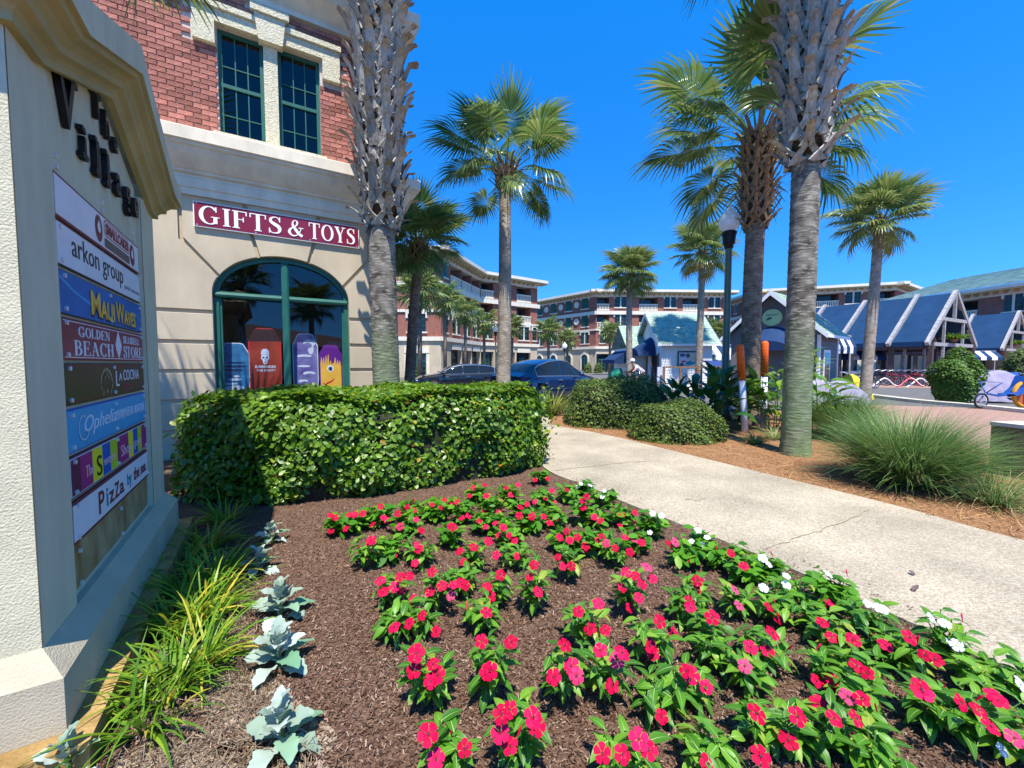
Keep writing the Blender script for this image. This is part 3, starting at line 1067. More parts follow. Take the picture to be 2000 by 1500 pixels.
def brick_mesh(w):
    m_ = MB()
    h, b = CH - BJ, .004
    m_.add([(b, -.010, b), (w - b, -.010, b), (w - b, -.010, h - b), (b, -.010, h - b), (0, -.006, 0), (w, -.006, 0), (w, -.006, h), (0, -.006, h), (0, .02, 0), (w, .02, 0), (w, .02, h), (0, .02, h)],
           [(0, 1, 2, 3), (0, 4, 5, 1), (1, 5, 6, 2), (2, 6, 7, 3), (3, 7, 4, 0), (4, 8, 9, 5), (5, 9, 10, 6), (6, 10, 11, 7), (7, 11, 8, 4)])
    return m_


BRK = {}
cand = []
solid = [(-2.46, -2.12, 6.44, 7.12), (-2.46, -.30, 6.78, 7.12), (-.66, -.30, 6.40, 7.12), (-1.66, -1.12, 6.78, 7.30), (-1.50, -1.30, 5.1, 6.9)]
for r in range(int((7.35 - 5.06) / CH)):
    z = 5.06 + r * CH
    x = -6.4 + (BL / 2 if r % 2 else 0)
    while x < TR - .02:
        x0, x1 = x, min(x + BL - BJ, TR)
        segs = [(x0, x1)]
        for a, b in WIN2:
            if ZB - .03 < z + .03 < ZT:
                ns = []
                for s0, s1 in segs:
                    if s1 <= a or s0 >= b:
                        ns.append((s0, s1))
                    else:
                        if s0 < a - .02:
                            ns.append((s0, a))
                        if s1 > b + .02:
                            ns.append((b, s1))
                segs = ns
        for s0, s1 in segs:
            cx, cz = (s0 + s1) / 2, z + .03
            if any(a < cx < b and c < cz < d for a, b, c, d in solid):
                continue
            pp = proj(GM @ Vector((cx, 0, cz)))
            vis = pp and -10 < pp[0] < 2000 and -10 < pp[1] < 1500 and pp[0] > 150 + max(0, pp[1]) * .9
            hid = pp and pp[0] > 700
            dist = (GM @ Vector((cx, 0, cz)) - EYE).length
            cand.append((0 if vis and not hid else 1, dist, s0, s1, z))
        x += BL
cand.sort()
rest = MB()
for i, (v_, d_, s0, s1, z) in enumerate(cand):
    w = round(s1 - s0, 3)
    if i < 300:
        if w not in BRK:
            BRK[w] = brick_mesh(w).mesh('brick', MT['brick'])
        o = part('brick', BRK[w], gb)
        o.location = (s0, RNG.uniform(-.003, .002), z)
    else:
        t_ = brick_mesh(w)
        dy = RNG.uniform(-.003, .002)
        rest.add([(x + s0, y + dy, zz + z) for x, y, zz in t_.v], t_.f)
rest.build('bricks', mat('red brick course', (0.40, 0.125, 0.08), 0.85, 0.35, 3.3, 0.5, 60, 0.15, col2=(0.52, 0.20, 0.14), detail=3), gb, kind='stuff')

# coral stone window surround
mb = MB()
mb.box(-2.42, -.34, -.075, .02, 6.80, 6.98)
mb.build('lintel', MT['coral'], gb)
mb = MB()
mb.box(-2.44, -.32, -.12, .02, 6.985, 7.07)
mb.build('label_mould', MT['coral'], gb)
for a, b in ((-2.42, -2.14), (-.62, -.34)):
    mb = MB()
    mb.box(a, b, -.085, .02, 6.46, 6.795)
    mb.build('bracket', MT['coral'], gb)
mb = MB()
mb.prism([(-1.56, 6.72), (-1.22, 6.72), (-1.17, 7.12), (-1.61, 7.12)], -.14, .02)
k_ = mb.build('keystone', MT['coral'], gb)
mb = MB()
mb.box(-1.66, -1.12, -.18, .02, 7.125, 7.24)
mb.build('keystone_cap', MT['coral'], k_)
mb = MB()
mb.box(-1.50, -1.30, -.03, .02, 5.07, 6.715)
mb.build('stone_mullion', MT['coral'], gb)
mb = MB()
mb.box(-2.2, -.58, -.05, .02, 5.071, 5.155)
mb.build('sill', MT['coral'], gb)
for a, b in WIN2:
    mb = MB()
    y0, y1 = .09, .15
    for x0, x1, z0, z1 in ((a, a + .055, ZB, ZT), (b - .055, b, ZB, ZT), (a + .055, b - .055, ZB, ZB + .05), (a + .055, b - .055, ZT - .06, ZT), (a + .055, b - .055, 5.93, 5.985)):
        mb.box(x0, x1, y0, y1, z0, z1)
    fr = mb.build('window', MT['green'], gb)
    mb = MB()
    w = (b - a - .11) / 3
    for k in (1, 2):
        mb.box(a + .055 + w * k - .008, a + .055 + w * k + .008, .105, .135, ZB + .05, 5.93)
        mb.box(a + .055 + w * k - .008, a + .055 + w * k + .008, .105, .135, 5.985, ZT - .06)
    for z in (5.50, 6.26, 6.5):
        if z != 6.5:
            mb.box(a + .055, b - .055, .104, .136, z - .008, z + .008)
    mb.build('glazing_bars', MT['green'], fr)
    mb = MB()
    mb.quad((a + .05, .125, ZB), (b - .05, .125, ZB), (b - .05, .125, ZT), (a + .05, .125, ZT))
    mb.build('pane', MT['glassdark'], fr)
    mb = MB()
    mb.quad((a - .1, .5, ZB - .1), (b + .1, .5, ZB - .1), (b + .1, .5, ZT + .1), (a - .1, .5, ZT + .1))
    mb.build('window_backing', MT['interior'], fr)  # plain dark sheet set behind the glass

# big arched shop window
fr = MB()
fw = .075


def ring(mb, ea0, ea1, y0, y1, n=28):
    for i in range(n):
        a0, a1 = math.pi * i / n, math.pi * (i + 1) / n
        p, q, r, s = arch_pt(a0, ea0), arch_pt(a1, ea0), arch_pt(a1, ea1), arch_pt(a0, ea1)
        mb.quad((p[0], y0, p[1]), (q[0], y0, q[1]), (r[0], y0, r[1]), (s[0], y0, s[1]))
        mb.quad((r[0], y0, r[1]), (r[0], y1, r[1]), (s[0], y1, s[1]), (s[0], y0, s[1]))


ring(fr, 0.0, -fw, .10, .2)
for sx in (-1, 1):
    x0, x1 = sorted((WC + sx * WA, WC + sx * (WA - fw)))
    fr.box(x0, x1, .10, .2, SILL, WS)
    x0, x1 = sorted((WC + sx * (WA - fw), WC + sx * (WA - fw - .035)))
    fr.box(x0, x1, .125, .2, SILL, WS)
fr.box(WC - WA + fw, WC + WA - fw, .10, .2, SILL, SILL + .09)
sw = fr.build('shop_window', MT['green'], gb)
mb = MB()
mb.prism([(WC - .055, SILL + .09), (WC + .055, SILL + .09), (WC + .055, WS - .05), (WC - .055, WS - .05)], .07, .2)
mb.prism([(WC - .055, WS + .05), (WC + .055, WS + .05), (WC + .055, WS + WB - fw), (WC - .055, WS + WB - fw)], .07, .2)
mb.add([(WC - .028, .05, SILL), (WC + .028, .05, SILL), (WC + .028, .05, WS + WB - .12), (WC - .028, .05, WS + WB - .12), (WC - .055, .07, SILL), (WC + .055, .07, SILL), (WC + .055, .07, WS + WB - .08), (WC - .055, .07, WS + WB - .08)],
       [(0, 1, 2, 3), (1, 5, 6, 2), (4, 0, 3, 7), (3, 2, 6, 7)])
mb.build('mullion', MT['green'], sw)
mb = MB()
for x0, x1 in ((WC - WA + .02, WC - .057), (WC + .057, WC + WA - .02)):
    mb.tube([(x0, .105, WS), (x1, .105, WS)], .052, 10)
mb.build('transom', MT['green'], sw)
mb = MB()
mb.poly([(WC - WA + .04, .165, SILL), (WC + WA - .04, .165, SILL)] + [(x, .165, z) for x, z in [arch_pt(math.pi * i / 24, -.04) for i in range(25)]])
mb.build('pane', MT['glass'], sw)
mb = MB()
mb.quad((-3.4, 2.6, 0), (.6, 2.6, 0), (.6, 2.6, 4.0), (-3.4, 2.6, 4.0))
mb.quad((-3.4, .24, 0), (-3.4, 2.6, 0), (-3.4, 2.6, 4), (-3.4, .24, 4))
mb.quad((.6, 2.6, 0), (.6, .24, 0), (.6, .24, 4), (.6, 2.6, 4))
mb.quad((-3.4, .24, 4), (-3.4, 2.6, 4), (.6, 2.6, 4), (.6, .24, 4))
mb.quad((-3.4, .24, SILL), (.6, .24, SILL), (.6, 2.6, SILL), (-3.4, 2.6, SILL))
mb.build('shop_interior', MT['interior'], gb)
mb = MB()
for k, (x, z) in enumerate(((-2.0, 2.0), (-.95, 2.15), (-.45, 2.0))):
    mb.box(x, x + .3, 1.9, 1.93, z - .45, z)
mb.build('display_card', MT['teal'], gb)

# the wall sign
ws = thing('wall_sign', 'long maroon sign reading GIFTS & TOYS above the arched shop window', 'sign', GM @ Vector((-1.28, -.012, 3.63)), GA)
mb = MB()
mb.box(-1.215, 1.215, -.035, 0, 0, .385)
mb.build('border', MT['white'], ws)
mb = MB()
mb.box(-1.200, 1.200, -.039, -.036, .014, .371)
bd = mb.build('board', MT['maroon'], ws)
for txt, x, w in (('GIFTS', -.585, 1.12), ('&', .185, .25), ('TOYS', .765, .76)):
    o = part('lettering', serif_mesh('lettering', txt, w, .275, MT['white'], .006), ws)
    o.location = (x, -.0395, .055)
mb = MB()
for x, z in ((-1.17, .03), (1.17, .03), (-.4, .03), (.4, .03), (-1.17, .355), (1.17, .355)):
    mb.disc((x, -.0405, z), .008)
mb.build('screws', MT['steel'], ws)


# body boards behind the glass
BSH = .95
mb = MB()
mb.box(-2.25, -.31, .28, .9, BSH - .06, BSH)
mb.build('display_shelf', MT['interior'], gb)


def board_t(px):
    d = GM.to_3x3().transposed() @ ray(px, 700)
    e = GM.inverted() @ EYE
    return e.x + d.x * (.34 - e.y) / d.y


def bodyboard(label, x, w, h, mats, deco):
    o = thing('bodyboard', label, 'bodyboard', GM @ Vector((x, .34, BSH + .005)), GA, 'bodyboards in the shop window')
    o.rotation_euler = (R_(-3), 0, GA)
    mb = MB()
    pts = [(-w * .46, 0), (w * .46, 0), (w * .5, h * .25), (w * .5, h * .80), (w * .30, h * .985), (w * .2, h), (-w * .2, h), (-w * .30, h * .985), (-w * .5, h * .80), (-w * .5, h * .25)]
    mb.prism(pts, -.02, .02, 0)
    c = Vector((0, 0, h / 2))
    mb.prism([(x * .93, h / 2 + (z - h / 2) * .965) for x, z in pts], -.0225, -.0205, 1)
    mb.build('deck', mats, o)
    deco(o, w, h)
    return o


def blobs(name, m, o, L, y=-.0245):
    mb = MB()
    for i, (cx, cz, rx, rz_) in enumerate(L):
        mb.disc((cx, y - i * .0002, cz), rx, n=18, ry=rz_)
    return mb.build(name, m, o)


MT['seablue'] = mat('blue sea print', (0.01, 0.05, 0.16), 0.4, 0.3, 4, col2=(0.05, 0.22, 0.42))
MT['redboard'] = mat('dark red board', (0.20, 0.02, 0.012), 0.35, 0.3, 3, col2=(0.36, 0.05, 0.02))
MT['purpleboard'] = mat('purple wave print', (0.06, 0.035, 0.20), 0.35, 0.3, 3.5, col2=(0.24, 0.22, 0.46))
MT['purple'] = mat('purple print', (0.11, 0.01, 0.20), 0.4, 0.1, 3)
MT['monsteryellow'] = mat('orange yellow print', (0.75, 0.40, 0.05), 0.4, 0.12, 5)
MT['icegrey'] = mat('pale grey print', (0.55, 0.58, 0.68), 0.5, 0.15, 9)


def deco_sea(o, w, h):
    blobs('print', MT['icegrey'], o, [(0, h * .30, w * .22, h * .022), (.03, h * .36, w * .1, h * .02), (0, h * .14, w * .3, h * .05), (-.05, h * .22, w * .2, h * .02)])
    blobs('print', MT['navy'], o, [(0, h * .55, w * .4, h * .02), (.02, h * .62, w * .3, h * .015), (-.03, h * .48, w * .35, h * .02)])


def deco_skull(o, w, h):
    blobs('skull', MT['icegrey'], o, [(0, h * .56, .062, .07), (0, h * .505, .038, .045), (0, h * .475, .034, .025)])
    blobs('skull_holes', MT['black'], o, [(-.026, h * .555, .017, .015), (.026, h * .555, .017, .015), (0, h * .52, .008, .012), (0, h * .485, .024, .005)], -.026)
    mb = MB()
    mb.prism([(-.064, h * .60), (.064, h * .60), (.056, h * .655), (.03, h * .685), (-.03, h * .685), (-.056, h * .655)], -.0262, -.0257)
    mb.build('bandana', MT['icegrey'], o)
    text_part('lettering', 'SURRENDER', o, MT['icegrey'], Matrix.Translation((0, -.0245, h * .40)) @ UPRIGHT, .058, extrude=.0005, bold=.0016)
    text_part('lettering', 'THE BOOTY', o, MT['icegrey'], Matrix.Translation((0.01, -.0245, h * .345)) @ UPRIGHT, .052, extrude=.0005, bold=.0014)


def deco_wave(o, w, h):
    blobs('print', MT['icegrey'], o, [(.07, h * .84, .10, .07), (.09, h * .74, .05, .10), (-.02, h * .62, .12, .03), (-.03, h * .45, .11, .02), (.05, h * .33, .10, .035), (-.05, h * .2, .08, .03)])
    blobs('print', MT['purpleboard'], o, [(.04, h * .80, .07, .05), (.06, h * .30, .08, .03), (-.03, h * .17, .06, .025), (0, h * .60, .1, .012)], -.0262)


def deco_monster(o, w, h):
    mb = MB()
    top = []
    rr = random.Random(3)
    n = 9
    pts = [(-w * .45, h * .04), (w * .45, h * .04), (w * .45, h * .55)]
    for k in range(n):
        x0 = w * .45 - w * .9 * (k + .2) / n
        x1 = w * .45 - w * .9 * (k + .6) / n
        zt_ = h * (.62 + rr.random() * .18)
        pts += [(x0, h * .56 + rr.random() * .03), (x0 - .008, zt_), (x1, zt_)]
    pts += [(-w * .45, h * .6)]
    mb.prism(pts, -.0245, -.0235)
    mb.build('drips', MT['monsteryellow'], o)
    blobs('eye', MT['white'], o, [(-.01, h * .50, .055, .062)], -.0255)
    blobs('iris', MT['seablue'], o, [(-.01, h * .495, .038, .044)], -.0265)
    blobs('pupil', MT['black'], o, [(-.006, h * .49, .020, .024)], -.0275)
    mb = MB()
    mb.prism([(-.09, h * .20), (0, h * .245), (.06, h * .30), (.055, h * .27), (.01, h * .215), (-.09, h * .155)], -.026, -.0255)
    mb.build('mouth', MT['red'], o)


bodyboard('blue sea print bodyboard, leftmost of those standing behind the shop window', board_t(457), .45, .90, [MT['icegrey'], MT['seablue']], deco_sea)
bodyboard('dark red bodyboard with white skull standing behind the shop window', board_t(518), .50, 1.17, [MT['red'], MT['redboard']], deco_skull)
bodyboard('violet wave print bodyboard standing right of the green mullion', board_t(597), .42, 1.10, [MT['icegrey'], MT['purpleboard']], deco_wave)
bodyboard('purple bodyboard with yellow one eyed monster print behind the shop window', board_t(646), .40, .90, [MT['purple'], MT['purple']], deco_monster)
# ================================================================== the monument sign (local x along the face, y into the body)
MA = math.atan2(0.84985, -0.52703)
# face normal must be -y in the local frame: x runs from the near corner to the far one
MO = ground(82, 1265, 0.43)
mo = thing('monument_sign', 'cream stucco village monument sign with shop panels and peaked moulding', 'sign', (MO.x, MO.y, 0), MA)
MMX = Matrix.Translation((MO.x, MO.y, 0)) @ Matrix.Rotation(MA, 4, 'Z')
# rotation by MA sends local -y to the right hand side of the face direction: towards the path
BLEN, BDEP = 2.17, 0.80
HS, PK, PC = 2.70, 3.06, 1.10
K0, K1 = 0.20, BLEN - 0.14


def roofz(x):
    if x <= K0 or x >= K1:
        return HS
    return HS


PX0, PX1, PZ0, PZ1 = .325, 1.795, .45, 2.40
mb = MB()
# front face with a shallow recess for the panels
mb.prism([(0, .40), (PX0, .40), (PX0, HS + .01), (K0, HS + .05), (0, HS + .05)], 0, BDEP)
mb.prism([(PX1, .40), (BLEN, .40), (BLEN, HS + .05), (K1, HS + .05), (PX1, HS + .01)], 0, BDEP)
mb.prism([(PX0, .40), (PX1, .40), (PX1, HS + .01), (PC, PK + .05), (PX0, HS + .01)], .03, BDEP)
body = mb.build('body', [MT['stucco']], mo)
# smoother paint on the panel field
mb = MB()
mb.poly([(PX0, .027, .41), (PX1, .027, .41), (PX1, .027, HS + .06), (PC, .027, PK), (PX0, .027, HS + .06)])
for a, b in ((0.0, PX0), (PX1, BLEN)):
    mb.quad((a + .002, -.003, .40), (b, -.003, .40), (b, -.003, HS), (a + .002, -.003, HS))
mb.build('face_coat', MT['stucco_smooth'], mo)

# moulded cornice following the roof line, returned round both ends
prof = [(0.0, -.02), (.035, -.02), (.035, .012), (.05, .03), (.08, .045), (.085, .075), (.11, .10), (.145, .115), (.15, .14), (.172, .145), (.172, .29), (.13, .315), (-.1, .36)]
# stations: (x, y, outdir x, outdir y, z)
st = [(0, BDEP, -1, 0, HS), (0, 0, -1, -1, HS), (K0, 0, 0, -1, HS), (PC, 0, 0, -1, PK), (K1, 0, 0, -1, HS), (BLEN, 0, 1, -1, HS), (BLEN, BDEP, 1, 0, HS)]
vs, fs = [], []
n = len(prof)
for x, y, ox, oy, z in st:
    for o, dz in prof:
        vs.append((x + ox * o, y + oy * o, z + dz * (1.14 if z > HS + .1 else 1)))
for k in range(len(st) - 1):
    for i in range(n - 1):
        fs.append((k * n + i, (k + 1) * n + i, (k + 1) * n + i + 1, k * n + i + 1))
mb = MB()
for k in range(len(st) - 1):
    for i in range(n - 1):
        m = 1 if i >= 9 else 0
        a = vs[k * n + i], vs[(k + 1) * n + i], vs[(k + 1) * n + i + 1], vs[k * n + i + 1]
        mb.quad(*a, m=m)
mb.build('cornice', [MT['mould'], MT['stucco_smooth']], mo)
mb = MB()
top = [(-.05, HS + .34), (K0, HS + .34), (PC, PK + .34), (K1, HS + .34), (BLEN + .05, HS + .34)]
for (a, z0), (b, z1) in zip(top[:-1], top[1:]):
    mb.quad((a, .05, z0 + .01), (b, .05, z1 + .01), (b, BDEP, z1 + .01), (a, BDEP, z0 + .01))
mb.build('roof', MT['stucco_smooth'], mo)

# plinth with a weathered slope on top
bx0, bx1, by0, by1 = -.075, BLEN + .075, -.075, BDEP + .075
bx0 -= .0
mb = MB()
mb.box(bx0, bx1, by0, by1, .121, .33)
e = .07
lo = [(bx0, by0, .33), (bx1, by0, .33), (bx1, by1, .33), (bx0, by1, .33)]
hi = [(bx0 + e, by0 + e, .425), (bx1 - e, by0 + e, .425), (bx1 - e, by1 - e, .425), (bx0 + e, by1 - e, .425)]
for i in range(4):
    j = (i + 1) % 4
    mb.quad(lo[i], lo[j], hi[j], hi[i])
mb.poly(hi)
mb.build('plinth', MT['base'], mo)
mb = MB()
mb.box(bx0 - .10, bx1 + .10, by0 - .085, by1 + .1, -.05, .12)
mb.build('kerb', MT['curb_stain'], mo)

# letters of the name, thick black
YF = .024
LET = Matrix.Translation((0, 0, 0)) @ UPRIGHT


def glyph(s, x, z, size, bold=.005, sx=.8, rot=0.0):
    me = text_mesh(s, size, .012, bold, sx=sx)
    me.materials.clear()
    me.materials.append(MT['black'])
    me.name = 'letter'
    return part('letter', me, mo, M=Matrix.Translation((x, YF - .014, z)) @ Matrix.Rotation(-rot, 4, 'Y') @ UPRIGHT)


for s, x, z, sz in (('V', .545, 2.595, .36), ('i', .745, 2.535, .235), ('l', .93, 2.525, .27), ('l', 1.10, 2.53, .27), ('a', 1.29, 2.55, .27), ('g', 1.50, 2.55, .27), ('e', 1.70, 2.545, .27)):
    glyph(s, x, z, sz, sx=.85 if s != 'l' else 1.35)
for s, x, z, sz in (('T', .97, 2.85, .20), ('h', 1.12, 2.82, .20), ('e', 1.27, 2.80, .19)):
    glyph(s, x, z, sz, .004)
# serifs that make the letters blocky
mb = MB()
for x, z, w in ((.46, 2.83, .10), (.63, 2.83, .09), (.745, 2.535, .075), (.93, 2.525, .08), (1.10, 2.53, .08), (.725, 2.665, .03), (.91, 2.70, .03), (1.08, 2.705, .03)):
    mb.box(x - w / 2, x + w / 2, YF - .026, YF - .001, z, z + .026)
mb.build('letter_serifs', MT['black'], mo)

SX0, SX1 = .365, 1.735
SW = SX1 - SX0
SCX = (SX0 + SX1) / 2


def panel(label, z0, z1, edge, face, bw=.012):
    mb = MB()
    mb.box(SX0, SX1, .012, .027, z0, z1)
    p = mb.build('sign_panel', edge, mo, label=label)
    mb = MB()
    mb.box(SX0 + bw, SX1 - bw, .0095, .012, z0 + bw, z1 - bw)
    mb.build('sign_face', face, p)
    return p


def bolts(p, z0, z1, xs=(.04, .5, .965)):
    mb = MB()
    for f in xs:
        for z in (z0 + .025, z1 - .025):
            x = SX0 + SW * f
            mb.tube([(x, .0092, z), (x, .001, z)], .011, 8)
    mb.build('bolts', MT['steel'], p)


def ptext(p, s, x, z, size, m, w=None, bold=.001, sx=1.0, shear=0, y=.0090, name='lettering'):
    me = text_mesh(s, size, .0012, bold, sx=sx, shear=shear)
    if w:
        xs = [v.co.x for v in me.vertices]
        k = w / max(1e-6, (max(xs) - min(xs)))
        me.transform(Matrix.Diagonal((k, 1, 1, 1)))
    me.materials.clear()
    me.materials.append(m)
    me.name = name
    return part(name, me, p, M=Matrix.Translation((x, y, z)) @ UPRIGHT)


def pshape(p, name, m, fn, y=.0085):
    mb = MB()
    fn(mb, y)
    return mb.build(name, m, p)


def rrect(mb, x0, x1, z0, z1, r, y):
    pts = []
    for cx, cz, a in ((x1 - r, z0 + r, -90), (x1 - r, z1 - r, 0), (x0 + r, z1 - r, 90), (x0 + r, z0 + r, 180)):
        for k in range(6):
            t = R_(a + 18 * k)
            pts.append((cx + r * math.cos(t), y, cz + r * math.sin(t)))
    mb.poly(pts)


# 1: cupcake panel
p = panel('white panel with two maroon ovals and a pink name plate', 2.142, 2.337, MT['maroon_dull'], MT['panelwhite'])
for cx in (.92, 1.57):
    pshape(p, 'oval_emblem', MT['maroon_dull'], lambda mb, y: mb.disc((cx, y, 2.24), .058, n=24, ry=.072))

    def cup(mb, y):
        for k, (dx, dz, r) in enumerate(((0, .005, .024), (.004, .024, .015), (.001, .038, .007))):
            mb.disc((cx + dx, y - .0002 * k, 2.24 + dz), r, n=12)
        mb.poly([(cx - .022, y - .001, 2.243), (cx - .014, y - .001, 2.218), (cx + .016, y - .001, 2.218), (cx + .024, y - .001, 2.243)])
    pshape(p, 'emblem_mark', MT['white'], cup, .0079)
pshape(p, 'name_plate', MT['maroon_dull'], lambda mb, y: rrect(mb, 1.005, 1.50, 2.225, 2.318, .03, y), .0087)
pshape(p, 'name_plate', MT['pink'], lambda mb, y: rrect(mb, 1.012, 1.493, 2.231, 2.312, .026, y), .0083)
ptext(p, 'SMALLCAKES', 1.253, 2.243, .082, MT['maroon_dull'], .445, .002, y=.0075)
pshape(p, 'name_plate', MT['browngrey'], lambda mb, y: rrect(mb, 1.005, 1.50, 2.163, 2.215, .012, y), .0083)
# 2: arkon group
p = panel('white panel with large black lower case lettering', 1.935, 2.128, MT['navy'], MT['panelwhite'], .006)
ptext(p, 'arkon group', .93, 2.005, .15, MT['black'], .80, 0)
ptext(p, 'general contractors', 1.53, 1.985, .04, MT['grey'], .36, 0)
bolts(p, 1.935, 2.128, (.03, .97))
# 3: Maui Waves
p = panel('blue panel with gold lettering and pale arcs', 1.722, 1.918, MT['navy'], MT['blue'], .004)


def arcs(mb, y):
    q = [(SX0 + .005, 1.885), (SX0 + .15, 1.84), (SX0 + .30, 1.815), (SX0 + .42, 1.80)]
    for a, b in zip(q[:-1], q[1:]):
        mb.quad((a[0], y, a[1] - .007), (b[0], y, b[1] - .007), (b[0], y, b[1] + .007), (a[0], y, a[1] + .007))
    q = [(1.50, 1.85), (1.60, 1.835), (SX1 - .006, 1.80)]
    for a, b in zip(q[:-1], q[1:]):
        mb.quad((a[0], y, a[1] - .006), (b[0], y, b[1] - .006), (b[0], y, b[1] + .006), (a[0], y, a[1] + .006))


pshape(p, 'arc_stripe', MT['lightblue'], arcs)
for s, x, z, sz, w in (('M', .80, 1.755, .175, .135), ('AUI', .995, 1.75, .135, .235), ('W', 1.215, 1.755, .165, .16), ('AVES', 1.43, 1.75, .125, .265)):
    ptext(p, s, x + .008, z - .007, sz, MT['navy'], w, .007, y=.0084, name='letter_shadow')
    ptext(p, s, x, z, sz, MT['gold'], w, .003, y=.0060)
bolts(p, 1.722, 1.918)
# 4: beach store
p = panel('dark red panel with white serif lettering and a diamond shell', 1.515, 1.708, MT['maroon_dull'], MT['maroon'], .006)
pshape(p, 'border_line', MT['panelwhite'], lambda mb, y: [mb.quad((SX0 + .02, y, z), (SX1 - .02, y, z), (SX1 - .02, y, z + .004), (SX0 + .02, y, z + .004)) for z in (1.527, 1.692)])
pshape(p, 'diamond_emblem', MT['panelwhite'], lambda mb, y: mb.poly([(1.165, y, 1.528), (1.215, y, 1.585), (1.225, y, 1.615), (1.20, y, 1.65), (1.165, y, 1.698), (1.13, y, 1.65), (1.105, y, 1.615), (1.115, y, 1.585)]))
for s, x, z, w, h in (('GOLDEN', .78, 1.628, .46, .05), ('SEASHELL', 1.45, 1.628, .38, .045), ('BEACH', .78, 1.538, .58, .072), ('STORE', 1.48, 1.538, .45, .072)):
    o = part('lettering', serif_mesh('lettering', s, w, h, MT['panelwhite'], .0012), p)
    o.location = (x, .0090, z)
bolts(p, 1.515, 1.708, (.035, .97))
# 5: La Cocina
p = panel('dark olive panel with white hand lettering and a round arch emblem', 1.308, 1.502, MT['black'], MT['darkolive'], .006)
pshape(p, 'border_line', MT['maroon_dull'], lambda mb, y: [mb.quad((SX0 + .02, y, z), (SX1 - .02, y, z), (SX1 - .02, y, z + .006), (SX0 + .02, y, z + .006)) for z in (1.322, 1.484)])


def arch_emblem(mb, y):
    for i in range(14):
        a0, a1 = math.pi * i / 14, math.pi * (i + 1) / 14
        mb.poly([(.92 + r * .105 * math.cos(a), y, 1.39 + r * .085 * math.sin(a)) for a, r in ((a0, .8), (a0, 1), (a1, 1), (a1, .8))])
    for k, (dx, dz) in enumerate(((-.09, -.02), (-.06, -.05), (.09, -.02), (.06, -.05), (0, -.045), (-.03, .03), (.03, .03), (0, .05))):
        mb.disc((.92 + dx, y - .0002 * k, 1.39 + dz), .013, n=10)


pshape(p, 'arch_emblem', mat('faded emblem print', (0.20, 0.14, 0.07), 0.5, 0.4, 30, col2=(0.34, 0.28, 0.18)), arch_emblem)
ptext(p, 'L', 1.11, 1.365, .135, MT['panelwhite'], .06, 0)
ptext(p, 'A', 1.175, 1.395, .07, MT['panelwhite'], .06, 0)
ptext(p, 'COCINA', 1.41, 1.395, .095, MT['panelwhite'], .36, 0)
pshape(p, 'tagline', MT['maroon_dull'], lambda mb, y: mb.quad((1.18, y, 1.345), (1.50, y, 1.345), (1.50, y, 1.372), (1.18, y, 1.372)))
bolts(p, 1.308, 1.502)
# 6: swimwear boutique
p = panel('sky blue panel with thin white script and capitals', 1.092, 1.290, MT['royal'], MT['lightblue'], .006)
ptext(p, 'Ophelia', .80, 1.165, .115, MT['panelwhite'], .50, -.0008, shear=.35)
ptext(p, 'SWIMWEAR', 1.24, 1.165, .085, MT['panelwhite'], .33, -.0005)
ptext(p, 'BOUTIQUE', 1.57, 1.165, .080, MT['panelwhite'], .26, -.0005)
pshape(p, 'script_loop', MT['panelwhite'], lambda mb, y: [mb.poly([(x0 + a, y - .0002 * i, z0 + b) for a, b in q]) for i, q in enumerate(_arc(0, 0, .06, .058, 60, 340, .006, .005, 18)) for x0, z0 in ((.55, 1.19),)])
bolts(p, 1.092, 1.290)
# 7: striped panel
p = panel('panel of magenta, yellow, blue and lime vertical stripes', .885, 1.075, MT['plum'], MT['panelwhite'], .008)
stripes = [('plum', .11), ('magenta', .16), ('yellow', .15), ('royal', .13), ('lime', .13), ('plum', .03), ('magenta', .20), ('yellow', .11), ('royal', .11), ('lime', .10), ('magenta', .14)]
x = SX0 + .014
tot = sum(w for _, w in stripes)
k = (SW - .028) / tot
for c, w in stripes:
    pshape(p, 'stripe', MT[c], lambda mb, y: mb.quad((x, y, .897), (x + w * k, y, .897), (x + w * k, y, 1.063), (x, y, 1.063)), .0088)
    x += w * k
ptext(p, 'The', .60, .945, .085, MT['pink'], .11, -.001, y=.0078)
ptext(p, 'S', .735, .915, .15, MT['black'], .075, 0, y=.0078)
ptext(p, 'weet', .90, .945, .085, MT['pink'], .20, -.001, y=.0078)
ptext(p, 'Shop', 1.22, .935, .10, MT['pink'], .22, -.001, y=.0078)
ptext(p, 'pe', 1.48, .945, .085, MT['pink'], .16, -.001, y=.0078)
bolts(p, .885, 1.075)
# 8: pizza
p = panel('white panel with dark red border and hand drawn red and blue lettering', .672, .868, MT['maroon_dull'], MT['panelwhite'], .016)
for s, x, z, sz, m, w in (('P', .735, .715, .165, 'maroon_dull', .085), ('i', .83, .722, .15, 'teal', .028), ('z', .905, .722, .135, 'maroon_dull', .085), ('Z', 1.0, .722, .125, 'maroon_dull', .085), ('a', 1.09, .722, .13, 'maroon_dull', .08), ('by', 1.25, .735, .105, 'teal', .10), ('the', 1.42, .73, .115, 'maroon_dull', .14), ('sea', 1.59, .73, .11, 'maroon_dull', .14)):
    ptext(p, s, x, z, sz, MT[m], w, .002)
bolts(p, .672, .868, (.04, .985))
# stained blank board under the panels
mb = MB()
mb.box(SX0 - .02, SX1 + .02, .0225, .0268, .455, .665)
p = mb.build('blank_board', MT['stain'], mo, label='brown stained blank board under the lowest panel')
bolts(p, .46, .66)
mb = MB()
for x in (.45, 1.05, 1.68):
    for z in (2.42, 2.375):
        mb.tube([(x, .027, z), (x, .016, z)], .011, 8)
mb.build('bolts', MT['steel'], mo)
